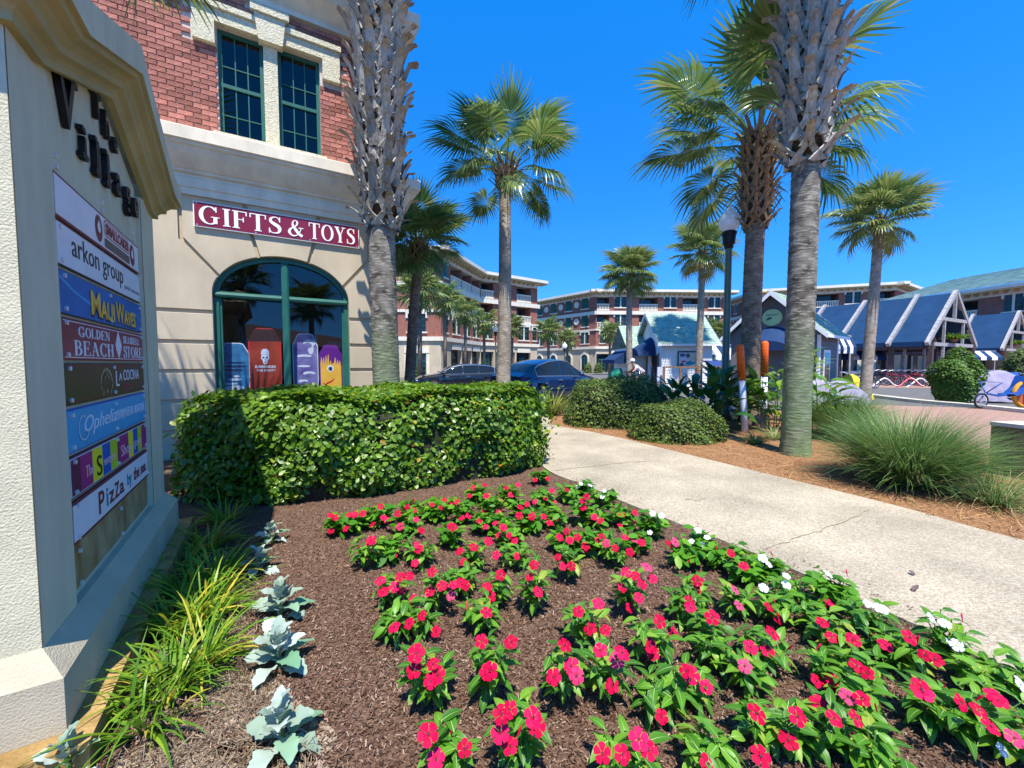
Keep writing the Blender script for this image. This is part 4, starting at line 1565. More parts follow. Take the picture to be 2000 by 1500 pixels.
# ================================================================== four storey brick buildings round the square
FLOORS = [0, 4.35, 7.25, 10.3, 13.1]
_WM = {}
MT['shutter'] = mat('green shutter', (0.008, 0.10, 0.065), 0.5, 0.15, 5)
MT['eavetan'] = mat('tan eave boards', (0.52, 0.38, 0.19), 0.8, 0.12, 3)
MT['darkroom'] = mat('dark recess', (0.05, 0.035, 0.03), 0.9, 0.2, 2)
MT['signpink'] = mat('pink shop sign', (0.62, 0.20, 0.24), 0.6, 0.1, 3)


def win_mesh(kind, w, h):
    k = (kind, round(w, 1), round(h, 1))
    if k in _WM:
        return _WM[k]
    w, h = k[1], k[2]
    mb = MB()
    if kind == 'arch':
        n = 12
        r = w / 2
        for i in range(n):
            a0, a1 = math.pi * i / n, math.pi * (i + 1) / n
            q = [(rr_ * math.cos(a), h - r + rr_ * math.sin(a)) for a, rr_ in ((a0, r), (a0, r + .28), (a1, r + .28), (a1, r))]
            mb.prism(q, -.14, 0)
        mb.box(-r - .28, -r, -.14, 0, 0, h - r)
        mb.box(r, r + .28, -.14, 0, 0, h - r)
        mb.prism([(-.14, h - .02), (.14, h - .02), (.2, h + .42), (-.2, h + .42)], -.2, -.02)
        fr = mb.mesh('window', MT['cream'])
        m2 = MB()
        m2.poly([(-r + .03, -.03, 0), (r - .03, -.03, 0)] + [(.97 * r * math.cos(math.pi * i / n), -.03, h - r + .97 * r * math.sin(math.pi * i / n)) for i in range(n + 1)])
        pn = m2.mesh('pane', MT['carglass'])
        m3 = MB()
        m3.box(-.05, .05, -.08, -.035, 0, h - .06)
        m3.box(-r + .03, r - .03, -.079, -.034, h - r - .05, h - r + .05)
        bars = m3.mesh('glazing_bars', MT['green'])
    else:
        st = MT['cream']
        mb.box(-w / 2 - .22, w / 2 + .22, -.14, 0, h, h + .22)
        mb.box(-w / 2 - .22, -w / 2 - .002, -.135, 0, h - .45, h)
        mb.box(w / 2 + .002, w / 2 + .22, -.135, 0, h - .45, h)
        mb.prism([(-.14, h - .01), (.14, h - .01), (.2, h + .36), (-.2, h + .36)], -.2, -.02)
        mb.box(-w / 2 - .18, w / 2 + .18, -.16, 0, -.16, 0)
        if kind == 'win2':
            mb.box(-.1, .1, -.11, 0, 0, h)
        fr = mb.mesh('window', st)
        m2 = MB()
        if kind == 'green':
            m2.quad((-w / 2, -.03, 0), (w / 2, -.03, 0), (w / 2, -.03, h), (-w / 2, -.03, h))
            pn = m2.mesh('shutter', MT['shutter'])
            m3 = MB()
            for q in range(int(h / .16)):
                m3.box(-w / 2 + .06, w / 2 - .06, -.06, -.032, .08 + q * .16, .16 + q * .16)
            bars = m3.mesh('slats', MT['shutter'])
        else:
            m2.quad((-w / 2, -.03, 0), (w / 2, -.03, 0), (w / 2, -.03, h), (-w / 2, -.03, h))
            pn = m2.mesh('pane', MT['carglass'])
            m3 = MB()
            for q in ((-w / 4), (w / 4)) if kind == 'win2' else (0,):
                m3.box(q - .025, q + .025, -.055, -.032, 0, h)
            for q in (.33, .66):
                m3.box(-w / 2, w / 2, -.056, -.033, h * q - .025, h * q + .025)
            bars = m3.mesh('glazing_bars', MT['green'])
    _WM[k] = (fr, pn, bars)
    return _WM[k]


def win_part(root, M, kind, w, h):
    fr, pn, bars = win_mesh(kind, w, h)
    o = part('window', fr, root, M=M)
    part(pn.name.split('.')[0], pn, o)
    part(bars.name.split('.')[0], bars, o)


def facade(root, off, p0, p1, bays, k=0, floors=FLOORS, over=(0, 0)):
    """bays: (width share, kind for ground, 2nd, 3rd, 4th floor)"""
    a = Vector((p0[0], p0[1], 0)) - off
    b = Vector((p1[0], p1[1], 0)) - off
    d = b - a
    Lf = d.length
    M = Matrix.Translation(a) @ Matrix.Rotation(math.atan2(d.y, d.x), 4, 'Z')
    tot = sum(x[0] for x in bays)
    wall = MB()

    def T(x, y, z):
        return M @ Vector((x, y, z))

    def q(x0, x1, z0, z1, y, m):
        wall.quad(T(x0, y, z0), T(x1, y, z0), T(x1, y, z1), T(x0, y, z1), m)
    x = 0
    nf = len(floors) - 1
    bal = MB()
    for bay in bays:
        w = bay[0] / tot * Lf
        for f in range(nf):
            z0, z1 = floors[f], floors[f + 1]
            kind = bay[1 + f]
            m = 1 if f == 0 else 0
            cx = x + w / 2
            if kind in ('balc', 'shop'):
                zt = z1 - (.55 if kind == 'balc' else 1.25)
                xa, xb = x + .12, x + w - .12
                q(x, xa, z0, z1, 0, m)
                q(xb, x + w, z0, z1, 0, m)
                wall.quad(T(xa, 0, zt), T(xb, 0, zt), T(xb, 0, z1), T(xa, 0, z1), 2 if kind == 'balc' else m)
                dp = 1.5 if kind == 'balc' else .5
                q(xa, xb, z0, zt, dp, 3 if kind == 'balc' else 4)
                wall.quad(T(xa, 0, z0), T(xa, dp, z0), T(xa, dp, zt), T(xa, 0, zt), m)
                wall.quad(T(xb, 0, z0), T(xb, dp, z0), T(xb, dp, zt), T(xb, 0, zt), m)
                wall.quad(T(xa, 0, zt), T(xb, 0, zt), T(xb, dp, zt), T(xa, dp, zt), 2)
                wall.quad(T(xa, 0, z0 + .01), T(xb, 0, z0 + .01), T(xb, dp, z0 + .01), T(xa, dp, z0 + .01), 2)
                if kind == 'balc':
                    bal.box(xa, xb, -.10, .10, z0 + .98, z0 + 1.12, M=M)
                    bal.box(xa, xb, -.12, .12, z0 + .02, z0 + .2, M=M)
                    nb = max(3, int((xb - xa) / .24))
                    for i in range(nb):
                        xx = xa + (xb - xa) * (i + .5) / nb
                        bal.box(xx - .06, xx + .06, -.06, .06, z0 + .2, z0 + .98, M=M)
                    pn = MB()
                    pn.quad((-w * .28, 0, 0), (w * .28, 0, 0), (w * .28, 0, 2.1), (-w * .28, 0, 2.1))
                    pn.build('balcony_door', MT['carglass'], root).matrix_local = M @ Matrix.Translation((cx, dp - .03, z0 + .05))
                else:
                    pn = MB()
                    pn.box(-.55, .55, -.02, .02, 0, 2.3)
                    for u in (-.28, .28):
                        for v in (.25, .9, 1.55):
                            pn.box(u - .2, u + .2, -.03, -.021, v, v + .55, 1)
                    pn.build('shop_door', [MT['green'], MT['carglass']], root).matrix_local = M @ Matrix.Translation((cx, .42, z0 + .02))
                    if w > 2.4:
                        pn = MB()
                        pn.prism([(-w * .4, zt - .02), (w * .4, zt - .02), (w * .4, zt + .55), (-w * .4, zt + .55)], -.12, -.02)
                        pn.build('shop_board', MT['cream'], root).matrix_local = M @ Matrix.Translation((cx, 0, 0))
            else:
                q(x, x + w, z0, z1, 0, m)
                hgt = 1.85 if f else 2.6
                if kind in ('win2', 'win1', 'green'):
                    ww = {'win2': min(1.9, w * .7), 'win1': min(.9, w * .6), 'green': min(1.5, w * .65)}[kind]
                    win_part(root, M @ Matrix.Translation((cx, -.002, z0 + .55)), kind, ww, hgt)
                elif kind == 'arch':
                    win_part(root, M @ Matrix.Translation((cx, -.002, z0 + .35)), 'arch', min(1.7, w * .6), 2.7)
                elif kind == 'med':
                    md = MB()
                    c = (cx, -.08, (z0 + z1) / 2)
                    md.disc((0, -.08, 0), .52, n=18)
                    md.lathe([(.52, 0), (.55, .08), (.40, .12), (.40, 0)], 18)
                    me = md
                    me2 = MB()
                    me2.disc((0, -.07, 0), .55, n=18)
                    for i in range(18):
                        a0, a1 = 2 * math.pi * i / 18, 2 * math.pi * (i + 1) / 18
                        me2.prism([(r * math.cos(t), r * math.sin(t)) for t, r in ((a0, .36), (a0, .55), (a1, .55), (a1, .36))], -.13, 0)
                    me2.build('medallion', MT['cream'], root).matrix_local = M @ Matrix.Translation((cx, -.004, (z0 + z1) / 2))
                elif kind == 'door':
                    pn = MB()
                    pn.box(-.95, .95, -.06, 0, 0, 2.5)
                    for u in (-.68, -.24, .24, .68):
                        for v in (.2, .75, 1.3, 1.85):
                            pn.box(u - .17, u + .17, -.075, -.061, v, v + .45, 1)
                    pn.build('double_door', [MT['green'], MT['carglass']], root).matrix_local = M @ Matrix.Translation((cx, -.002, z0 + .02))
                    pn = MB()
                    pn.box(-1.35, 1.35, -.2, 0, 2.62, 3.3)
                    pn.box(-1.35, -1.0, -.15, 0, 0, 2.62)
                    pn.box(1.0, 1.35, -.15, 0, 0, 2.62)
                    pn.build('door_surround', MT['cream'], root).matrix_local = M @ Matrix.Translation((cx, 0, z0))
        x += w
    wall.build('wall', [MT['brickfar'], MT['limestone'], MT['cream'], MT['darkroom'], MT['carglass']], root)
    if bal.v:
        bal.build('balustrade', MT['cream'], root)
    e = .003 * k
    for i, (z, hh, oo) in enumerate(((floors[1], .42, .22), (floors[2], .26, .14), (floors[3] - .1, .55, .26))[:nf - 1]):
        mb = MB()
        o0, o1 = over
        mb.prism([(-.05 - o0 * oo, z - hh + e), (Lf + .05 + o1 * oo, z - hh + e), (Lf + .05 + o1 * oo, z + .02 + e), (-.05 - o0 * oo, z + .02 + e)], -oo - e, .03, fn=T)
        mb.build('stone_band', MT['cream'], root)
    zt = floors[-1]
    mb = MB()
    O = 1.15
    o0, o1 = over
    xa, xb = -o0 * O, Lf + o1 * O
    mb.prism([(xa, zt + e), (xb, zt + e), (xb, zt + .16 + e), (xa, zt + .16 + e)], -O + .12, .4, 1, fn=T)
    mb.prism([(xa, zt + .165 + e), (xb, zt + .165 + e), (xb, zt + .55 + e), (xa, zt + .55 + e)], -O - e, .5, 0, fn=T)
    mb.prism([(0, zt - .5), (Lf, zt - .5), (Lf, zt - .01), (0, zt - .01)], -.1 - e, .03, 0, fn=T)
    mb.build('eaves', [MT['cream'], MT['eavetan']], root)
    mb = MB()
    for i in range(int(Lf / .85)):
        xx = (i + .5) * .85
        mb.prism([(xx - .1, zt - .28), (xx + .1, zt - .28), (xx + .1, zt - .005), (xx - .1, zt - .005)], -O + .3, -.1, 0, fn=T)
    mb.build('eave_brackets', MT['eavetan'], root, kind='stuff')
    return M


def pd(px, Y):
    return ((px - 1000) / F_PX * Y, Y)


def building(label, corners, faces, depth=9):
    o0 = Vector((*corners[0], 0))
    root = thing('apartment_building', label, 'building', o0, 0, 'brick buildings round the square')
    for k, bays in enumerate(faces):
        facade(root, o0, corners[k], corners[k + 1], bays, k, over=(1, 1))
    # roof slab and back so that the block is solid
    mb = MB()
    P = [Vector((*c, 0)) - o0 for c in corners]
    a, b = P[0], P[-1]
    bk = [b + Vector((-.6, depth, 0)), a + Vector((1, depth, 0))]
    ring_ = P + bk
    z = FLOORS[-1] + .52
    mb.poly([(p.x, p.y, z) for p in ring_])
    for p, q in ((P[-1], bk[0]), (bk[0], bk[1]), (bk[1], P[0])):
        mb.quad((p.x, p.y, 0), (q.x, q.y, 0), (q.x, q.y, z), (p.x, p.y, z))
    mb.build('roof', MT['brickfar'], root)
    return root


bl = building('brick apartment building with balconies beyond the shop corner, nearest on the left',
              [pd(690, 43), pd(862, 43), pd(938, 54), pd(1049, 60)],
              [[(.55, 'w', 'win2', 'win2', 'win2'), (.33, 'door', 'win2', 'green', 'green'), (.10, 'w', 'w', 'w', 'w')],
               [(.20, 'w', 'win1', 'win1', 'win1'), (.27, 'shop', 'win2', 'balc', 'balc'), (.27, 'shop', 'win2', 'balc', 'balc'), (.26, 'shop', 'win2', 'balc', 'balc')],
               [(.24, 'shop', 'win2', 'balc', 'balc'), (.39, 'shop', 'win2', 'win1', 'win1'), (.30, 'shop', 'win2', 'balc', 'balc'), (.12, 'w', 'win1', 'w', 'w')]])
br = building('long brick apartment building with green shutters and round medallions behind the white kiosk',
              [pd(1046, 79), pd(1163, 67), pd(1418, 68)],
              [[(.2, 'arch', 'win2', 'green', 'green'), (.12, 'w', 'w', 'med', 'med'), (.2, 'arch', 'win2', 'green', 'green'), (.12, 'w', 'w', 'med', 'med'), (.2, 'arch', 'win2', 'green', 'green'), (.12, 'w', 'w', 'med', 'med'), (.2, 'arch', 'win2', 'green', 'green'), (.1, 'w', 'w', 'w', 'w')],
               [(26, 'shop', 'win1', 'balc', 'balc'), (40, 'shop', 'win2', 'win2', 'win2'), (14, 'w', 'w', 'w', 'w'), (38, 'arch', 'win2', 'balc', 'balc'), (45, 'arch', 'win2', 'win2', 'win2'), (36, 'arch', 'win2', 'balc', 'balc'), (53, 'arch', 'win2', 'win2', 'win2')]])
bc = building('brick apartment building with white balconies behind the grey kiosk and blue roofs',
              [pd(1426, 77), pd(1486, 67), pd(1742, 61), pd(1790, 68)],
              [[(.3, 'w', 'win1', 'win1', 'win1'), (.4, 'w', 'win2', 'win2', 'win2'), (.3, 'w', 'w', 'w', 'w')],
               [(40, 'w', 'win2', 'win2', 'win2'), (50, 'w', 'win2', 'balc', 'balc'), (14, 'w', 'w', 'w', 'w'), (50, 'arch', 'win2', 'balc', 'balc'), (50, 'arch', 'win2', 'win2', 'win2'), (14, 'w', 'w', 'w', 'w'), (38, 'arch', 'win2', 'balc', 'balc')],
               [(1, 'w', 'w', 'w', 'w')]])

# the long building with the pale green roof at the right
FL3 = [0, 3.5, 6.7, 9.6]
p0, p1 = pd(1722, 58), pd(2085, 40)
o0 = Vector((*p0, 0))
rb_ = thing('green_roof_building', 'long brick building with pale green shingle roof at the right edge', 'building', o0, 0, 'brick buildings round the square')
facade(rb_, o0, p0, p1, [(1.5, 'w', 'w', 'win2'), (2.2, 'w', 'balc', 'balc'), (1.4, 'w', 'win2', 'win2'), (2.4, 'w', 'balc', 'balc'), (1.3, 'w', 'w', 'w'), (1.6, 'w', 'win2', 'win2'), (2.2, 'w', 'balc', 'balc')], 0, FL3)
dv = (Vector((*p1, 0)) - o0)
nv = Vector((-dv.y, dv.x, 0)).normalized()
mb = MB()
N_ = 20
for i in range(N_):
    t0, t1 = i / N_, (i + 1) / N_
    z0, z1 = 10.2 + 2.9 * t0, 10.2 + 2.9 * t1
    y0, y1 = -1.2 + 8 * t0, -1.2 + 8 * t1
    xa0, xa1 = 4.5 * t0, 4.5 * t1
    du = dv.normalized()
    A, B = du * (xa0 - 1) + nv * y0, dv + nv * y0
    Cc, D = dv + nv * y1, du * (xa1 - 1) + nv * y1
    mb.quad(A + Vector((0, 0, z0 + .07)), B + Vector((0, 0, z0 + .07)), Cc + Vector((0, 0, z1)), D + Vector((0, 0, z1)))
    mb.quad(A + Vector((0, 0, z0)), B + Vector((0, 0, z0)), B + Vector((0, 0, z0 + .07)), A + Vector((0, 0, z0 + .07)))
MT['shinglefar'] = mat('weathered green roof', (0.20, 0.30, 0.26), 0.9, 0.3, 1.1, 0.2, 20, 0.1, col2=(0.40, 0.50, 0.44), detail=9, stretch=(1, 1, 3))
mb.build('roof', MT['shinglefar'], rb_)


# ================================================================== kiosks
def roof_plane(mb, x0, x1, ye, ze, yr, zr, n=13, step=.02):
    for i in range(n):
        t0, t1 = i / n, (i + 1) / n
        ya, yb_ = ye + (yr - ye) * t0, ye + (yr - ye) * t1
        za, zb = ze + (zr - ze) * t0, ze + (zr - ze) * t1
        mb.quad((x0, ya, za + step), (x1, ya, za + step), (x1, yb_, zb), (x0, yb_, zb))
        mb.quad((x0, ya, za), (x1, ya, za), (x1, ya, za + step), (x0, ya, za + step))


def arch_awning(mb, x, yc, r, z, out):
    """half-round canopy on the gable: front arch face leaning out from x towards -x"""
    n = 12
    for i in range(n):
        a0, a1 = math.pi * i / n, math.pi * (i + 1) / n
        A = (x, yc + r * math.cos(a0), z + r * 1.05 * math.sin(a0))
        B = (x, yc + r * math.cos(a1), z + r * 1.05 * math.sin(a1))
        a2, b2 = (x - out, yc + r * .96 * math.cos(a0), z + r * .42 * math.sin(a0)), (x - out, yc + r * .96 * math.cos(a1), z + r * .42 * math.sin(a1))
        mb.quad(A, B, b2, a2)
        mb.quad(a2, b2, (b2[0], b2[1], z), (a2[0], a2[1], z))


def kiosk(label, loc, rz, L, D, ze, zr, wm, deco):
    o = thing('kiosk', label, 'kiosk', loc, rz, 'gabled kiosks in the square')
    mb = MB()
    hz = ze + .12
    mb.quad((0, 0, 0), (L, 0, 0), (L, 0, hz), (0, 0, hz))
    mb.quad((L, D, 0), (0, D, 0), (0, D, hz), (L, D, hz))
    mb.poly([(0, D, 0), (0, 0, 0), (0, 0, hz), (0, D / 2, zr - .08), (0, D, hz)])
    mb.poly([(L, 0, 0), (L, D, 0), (L, D, hz), (L, D / 2, zr - .08), (L, 0, hz)])
    mb.build('wall', wm, o)
    mb = MB()
    ov = .34
    dz = (zr - ze) / (D / 2 + ov)
    roof_plane(mb, -ov, L + ov, -ov, ze, D / 2, zr)
    roof_plane(mb, -ov, L + ov, D + ov, ze, D / 2, zr)
    mb.build('roof', MT['shingle'], o)
    mb = MB()
    for xx in (-ov - .03, L + ov + .005):
        for s in (0, 1):
            ya = -ov if s == 0 else D + ov
            P = [(xx, ya, ze - .16), (xx, D / 2, zr - .18), (xx, D / 2, zr + .01), (xx, ya, ze + .015)]
            mb.poly(P)
            mb.poly([(x + .03, y, z) for x, y, z in P])
            mb.quad(P[0], P[1], (P[1][0] + .03, *P[1][1:]), (P[0][0] + .03, *P[0][1:]))
    for s in (0, 1):
        ya = -ov if s == 0 else D + ov
        mb.box(-ov, L + ov, ya - .012, ya + .02, ze - .12, ze - .002)
    mb.build('barge_board', MT['white'], o)
    deco(o, L, D, ze, zr)
    return o


def clap(o, L, ze, x0=0.0):
    mb = MB()
    n = int(ze / .16)
    for i in range(n):
        z = i * .16
        mb.quad((x0, -.022, z), (L, -.022, z), (L, -.006, z + .155), (x0, -.006, z + .155))
        mb.quad((x0, -.022, z), (L, -.022, z), (L, -.001, z), (x0, -.001, z))
    return mb


def deco_white(o, L, D, ze, zr):
    clap(o, L, ze - .05).build('clapboards', MT['wallwhite'], o, kind='stuff')
    mb = MB()
    arch_awning(mb, -.01, D / 2, 1.12, 1.95, 1.05)
    mb.build('awning', MT['awning'], o)
    mb = MB()
    for y0, y1 in ((.5, 1.5), (2.5, 3.5)):
        mb.quad((-.012, y0, .0), (-.012, y1, 0), (-.012, y1, 2.0), (-.012, y0, 2.0))
    mb.build('door', MT['interior'], o)
    mb = MB()
    for y0 in (.42, 1.52, 2.42, 3.52):
        mb.box(-.06, -.013, y0 - .07, y0 + .07, 0, 2.1)
    mb.build('door_frame', MT['brownwood'], o)
    mb = MB()
    for i in range(16):
        a0, a1 = 2 * math.pi * i / 16, 2 * math.pi * (i + 1) / 16
        mb.quad((-.06, D / 2 + .26 * math.cos(a0), 3.55 + .36 * math.sin(a0)), (-.06, D / 2 + .26 * math.cos(a1), 3.55 + .36 * math.sin(a1)), (-.06, D / 2 + .17 * math.cos(a1), 3.55 + .26 * math.sin(a1)), (-.06, D / 2 + .17 * math.cos(a0), 3.55 + .26 * math.sin(a0)))
    mb.build('gable_ring', MT['white'], o)
    # poster window
    mb = MB()
    for x0, x1, z0, z1 in ((.9, 2.05, 1.30, 1.36), (.9, 2.05, 2.14, 2.2), (.9, .96, 1.36, 2.14), (1.99, 2.05, 1.36, 2.14)):
        mb.box(x0, x1, -.07, -.024, z0, z1)
    f = mb.build('poster_window', MT['black'], o)
    mb = MB()
    mb.quad((.96, -.03, 1.36), (1.99, -.03, 1.36), (1.99, -.03, 2.14), (.96, -.03, 2.14), 0)
    for i, (x, z, rx, rz2, m) in enumerate(((1.2, 1.98, .17, .10, 1), (1.5, 1.95, .12, .13, 2), (1.78, 1.9, .14, .18, 3), (1.65, 1.52, .28, .12, 4), (1.25, 1.62, .13, .05, 5), (1.15, 1.45, .12, .08, 2), (1.75, 1.68, .15, .05, 3))):
        mb.disc((x, -.032 - i * .0015, z), rx, n=14, ry=rz2, m=m)
    mb.build('poster', [MT['icegrey'], MT['seablue'], MT['browngrey'], MT['stucco_smooth'], MT['teal'], MT['red']], f)


k1 = kiosk('white clapboard kiosk with arched navy awning and pale green roof', (8.6, 23.0, 0), 0, 2.9, 4.0, 2.62, 4.62, MT['wallwhite'], deco_white)
# rear wing of the white kiosk
mb = MB()
mb.box(-1.15, .3, 2.6, 6.2, 0, 2.5)
mb.build('rear_wing', MT['wallwhite'], k1)
mb = MB()
roof_plane(mb, -1.35, .6, 2.3, 2.45, 4.4, 4.05, 10)
roof_plane(mb, -1.35, .6, 6.5, 2.45, 4.4, 4.05, 10)
mb.build('rear_roof', MT['shingle'], k1)
mb = MB()
mb.add([(-1.16, 2.7, 2.35), (-1.16, 6.1, 2.35), (-2.0, 6.0, 1.75), (-2.0, 2.8, 1.75), (-2.0, 6.0, 1.5), (-2.0, 2.8, 1.5), (-1.16, 2.7, 1.5), ], [(0, 1, 2, 3), (3, 2, 4, 5), (0, 3, 5, 6)])
mb.build('side_awning', MT['awning'], k1)


def deco_grey(o, L, D, ze, zr):
    clap(o, L, ze - .05).build('clapboards', MT['greywall'], o, kind='stuff')
    mb = MB()
    arch_awning(mb, -.01, D / 2, .98, 2.02, .9)
    mb.build('awning', MT['awning'], o)
    mb = MB()
    mb.disc((-.10, D / 2, 3.42), .37, (0, -1, 0), (0, 0, 1), 24, ry=.35)
    for i in range(24):
        a0, a1 = 2 * math.pi * i / 24, 2 * math.pi * (i + 1) / 24
        mb.quad((-.10, D / 2 - .37 * math.cos(a0), 3.42 + .35 * math.sin(a0)), (-.10, D / 2 - .37 * math.cos(a1), 3.42 + .35 * math.sin(a1)), (-.02, D / 2 - .37 * math.cos(a1), 3.42 + .35 * math.sin(a1)), (-.02, D / 2 - .37 * math.cos(a0), 3.42 + .35 * math.sin(a0)))
    sg = mb.build('oval_sign', mat('pale green sign', (0.42, 0.58, 0.28), 0.6, 0.1, 5), o)
    mb = MB()
    for y, z, w, h in ((.10, 3.33, .05, .10), (.17, 3.31, .04, .08), (.03, 3.36, .05, .07)):
        mb.box(-.112, -.104, D / 2 + y - w / 2, D / 2 + y + w / 2, z, z + h)
    mb.build('sign_figure', MT['black'], sg)
    me = text_mesh('bike', .09, .001)
    mb = MB()
    for i in range(7):
        mb.box(-.11, -.104, D / 2 - .22 + i * .065, D / 2 - .185 + i * .065, 3.50, 3.55)
    mb.build('sign_lettering', MT['green'], sg)
    mb = MB()
    mb.box(.55, 1.45, -.05, -.024, 0, 2.05)
    d = mb.build('door', MT['white'], o)
    mb = MB()
    mb.quad((.66, -.053, .15), (1.34, -.053, .15), (1.34, -.053, 1.93), (.66, -.053, 1.93))
    mb.build('door_glass', MT['carglass'], d)
    mb = MB()
    mb.box(-.06, .06, -.05, .05, 0, ze)
    mb.box(L - .06, L + .06, -.05, .05, 0, ze)
    mb.build('corner_boards', MT['white'], o)


kiosk('grey kiosk with big arched navy awning and round green gable sign', (11.95, 15.6, 0), R_(38.9), 2.6, 3.25, 2.62, 4.50, MT['greywall'], deco_grey)


# ================================================================== open pavilions with blue tarpaulin roofs
def pavilion(label, loc, rz, xs, hw, ze, zr, n_posts=True):
    o = thing('pavilion', label, 'pavilion', loc, rz, 'open pavilions with blue roofs')
    for x0, x1 in zip(xs[:-1], xs[1:]):
        for s in (1, -1):
            mb = MB()
            n = 6
            for i in range(n):
                t0, t1 = i / n, (i + 1) / n
                sag = lambda t: -.10 * math.sin(math.pi * t)
                mb.quad((x0, s * hw * t0, zr - (zr - ze) * t0 + sag(t0)), (x1, s * hw * t0, zr - (zr - ze) * t0 + sag(t0)), (x1, s * hw * t1, zr - (zr - ze) * t1 + sag(t1)), (x0, s * hw * t1, zr - (zr - ze) * t1 + sag(t1)))
            mb.quad((x0, s * hw, ze), (x1, s * hw, ze), (x1, s * hw, ze - .35), (x0, s * hw, ze - .35))
            mb.build('tarpaulin', MT['tarp'], o)
    for x in xs:
        for s in (1, -1):
            mb = MB()
            mb.bar((x, 0, zr + .1), (x, s * (hw + .35), ze - (zr - ze) / hw * .35 + .1), .22, .28)
            mb.build('rafter', MT['timber'], o)
            mb = MB()
            mb.box(x - .14, x + .14, s * (hw - .35) - .14, s * (hw - .35) + .14, 0, ze - .05)
            mb.build('post', MT['darkwood'], o)
        mb = MB()
        zc = ze + (zr - ze) * .45
        yc = hw * .55 * .96
        mb.box(x - .08, x + .08, -yc, yc, zc - .12, zc + .12)
        mb.box(x - .085, x + .085, -.1, .1, zc + .121, zr - .2)
        mb.box(x - .08, x + .08, -hw + .2, hw - .2, ze - .3, ze - .05)
        for s in (1, -1):
            mb.box(x - .07, x + .07, s * hw * .42 - .08, s * hw * .42 + .08, 0, zc - .125)
        mb.build('truss', MT['timber'], o)
    mb = MB()
    for s in (1, -1):
        mb.box(xs[0], xs[-1], s * (hw - .2) - .07, s * (hw - .2) + .07, ze - .55, ze - .31)
    mb.build('eave_beam', MT['darkwood'], o)
    return o


pavilion('open timber pavilion with broad blue tarpaulin roof, the nearer and larger one', (33.0, 30.0, 0), R_(117.7), [0, 2.1, 5.4, 8.4, 11.4], 4.5, 3.05, 6.75)
pavilion('open timber pavilion with blue tarpaulin roof farther right', (52.3, 41.5, 0), R_(117.7), [0, 3.2, 6.4, 9.6], 4.6, 3.05, 6.75)


# striped awnings
def striped(label, loc, rz, w, n, drop=1.0, out=1.2, z=2.9):
    o = thing('striped_awning', label, 'awning', loc, rz, 'striped awnings')
    mb = MB()
    mb.box(0, w, .0, .06, z - .05, z + .05)
    for x in (0, w - .05):
        mb.bar((x + .025, 0, 0), (x + .025, 0, z), .06, .06)
    mb.build('frame', MT['timber'], o)
    for i in range(n):
        x0, x1 = w * i / n, w * (i + 1) / n
        mb = MB()
        mb.quad((x0, 0, z), (x1, 0, z), (x1, -out, z - drop), (x0, -out, z - drop))
        mb.quad((x0, -out, z - drop), (x1, -out, z - drop), (x1, -out, z - drop - .28), (x0, -out, z - drop - .28))
        mb.build('stripe', MT['awning'] if i % 2 else MT['white'], o)
    return o


striped('navy and white striped awning hanging right of the white kiosk', (11.75, 24.0, 0), 0, 2.4, 6, .6, .8, 2.6)
striped('navy and white striped awning beside the grey kiosk wall', (14.45, 18.1, 0), R_(-10), .75, 6, .5, .4, 2.72)
striped('black and white striped awning under the far blue roof', (44.5, 39.5, 0), R_(-12), 2.6, 6, .6, .8, 2.7)
striped('black and white striped awning seen through the nearer pavilion', (26.8, 38.5, 0), R_(-8), 7.5, 10, 1.0, 1.1, 3.1)
# ================================================================== palms
def frond_mesh(name, seed, m, nl=40, petiole=0.95, blade=0.95, droop=0.35, fuse=0.50, tipdroop=0.5, wid=1.3):
    """costapalmate fan leaf: petiole along +x, leaflets fanned round its end"""
    r = np.random.default_rng(seed)
    V, Q, A = [], [], []

    def add(P, Wv, S, rv):
        b = len(V)
        for p, w, s in zip(P, Wv, S):
            V.append(p - s * w / 2)
            V.append(p + s * w / 2)
        for k in range(len(P) - 1):
            Q.append([b + 2 * k, b + 2 * k + 2, b + 2 * k + 3, b + 2 * k + 1])
            A.append(rv)
    pet = []
    for k in range(6):
        t = k / 5
        pet.append(np.array([petiole * t, 0, -droop * 0.35 * t * t]))
    for sgn in (0, 1):
        S = [np.array([0, 1.0, 0]) if sgn == 0 else np.array([0, 0, 1.0])] * 6
        add(pet, [.05, .04, .032, .028, .024, .018], S, 0.75)
    end = pet[-1]
    slope = -droop * 0.7
    for i in range(nl):
        u = (i + .5) / nl * 2 - 1
        a = u * R_(148)
        costa = 0.34 * blade * (1 - abs(u)) ** 1.1
        base = end + np.array([costa, 0, slope * costa - droop * .6 * costa * costa])
        ln = blade * (0.62 + 0.42 * math.cos(a * .55)) * r.uniform(.88, 1.08) - costa * .35
        d2 = np.array([math.cos(a), math.sin(a), 0])
        fold = 0.42 * abs(math.sin(a))
        rv = min(1, max(0, r.normal(.5, .23)))
        P, Wv, S = [], [], []
        segs = 6
        for k in range(segs + 1):
            t = k / segs
            rr = ln * t
            z = fold * rr * (1 - .75 * t) - droop * 0.5 * rr * rr + slope * rr * math.cos(a)
            z -= tipdroop * max(0, t - .45) ** 2 * ln * r.uniform(.7, 1.5)
            p = base + d2 * rr + np.array([0, 0, z])
            wk = R_(296) / nl * rr * 1.12 if t < fuse else (R_(296) / nl * ln * fuse * 1.12) * (1 - (t - fuse) / (1 - fuse)) ** .8
            P.append(p)
            Wv.append(max(.004, wk * wid))
            tw = r.uniform(-.5, .5) * t
            S.append(np.array([-math.sin(a) * math.cos(tw), math.cos(a) * math.cos(tw), math.sin(tw) + (.25 if i % 2 else -.25)]))
        add(P, Wv, S, rv)
    return mesh_np(name, np.array(V), np.array(Q), m, A)


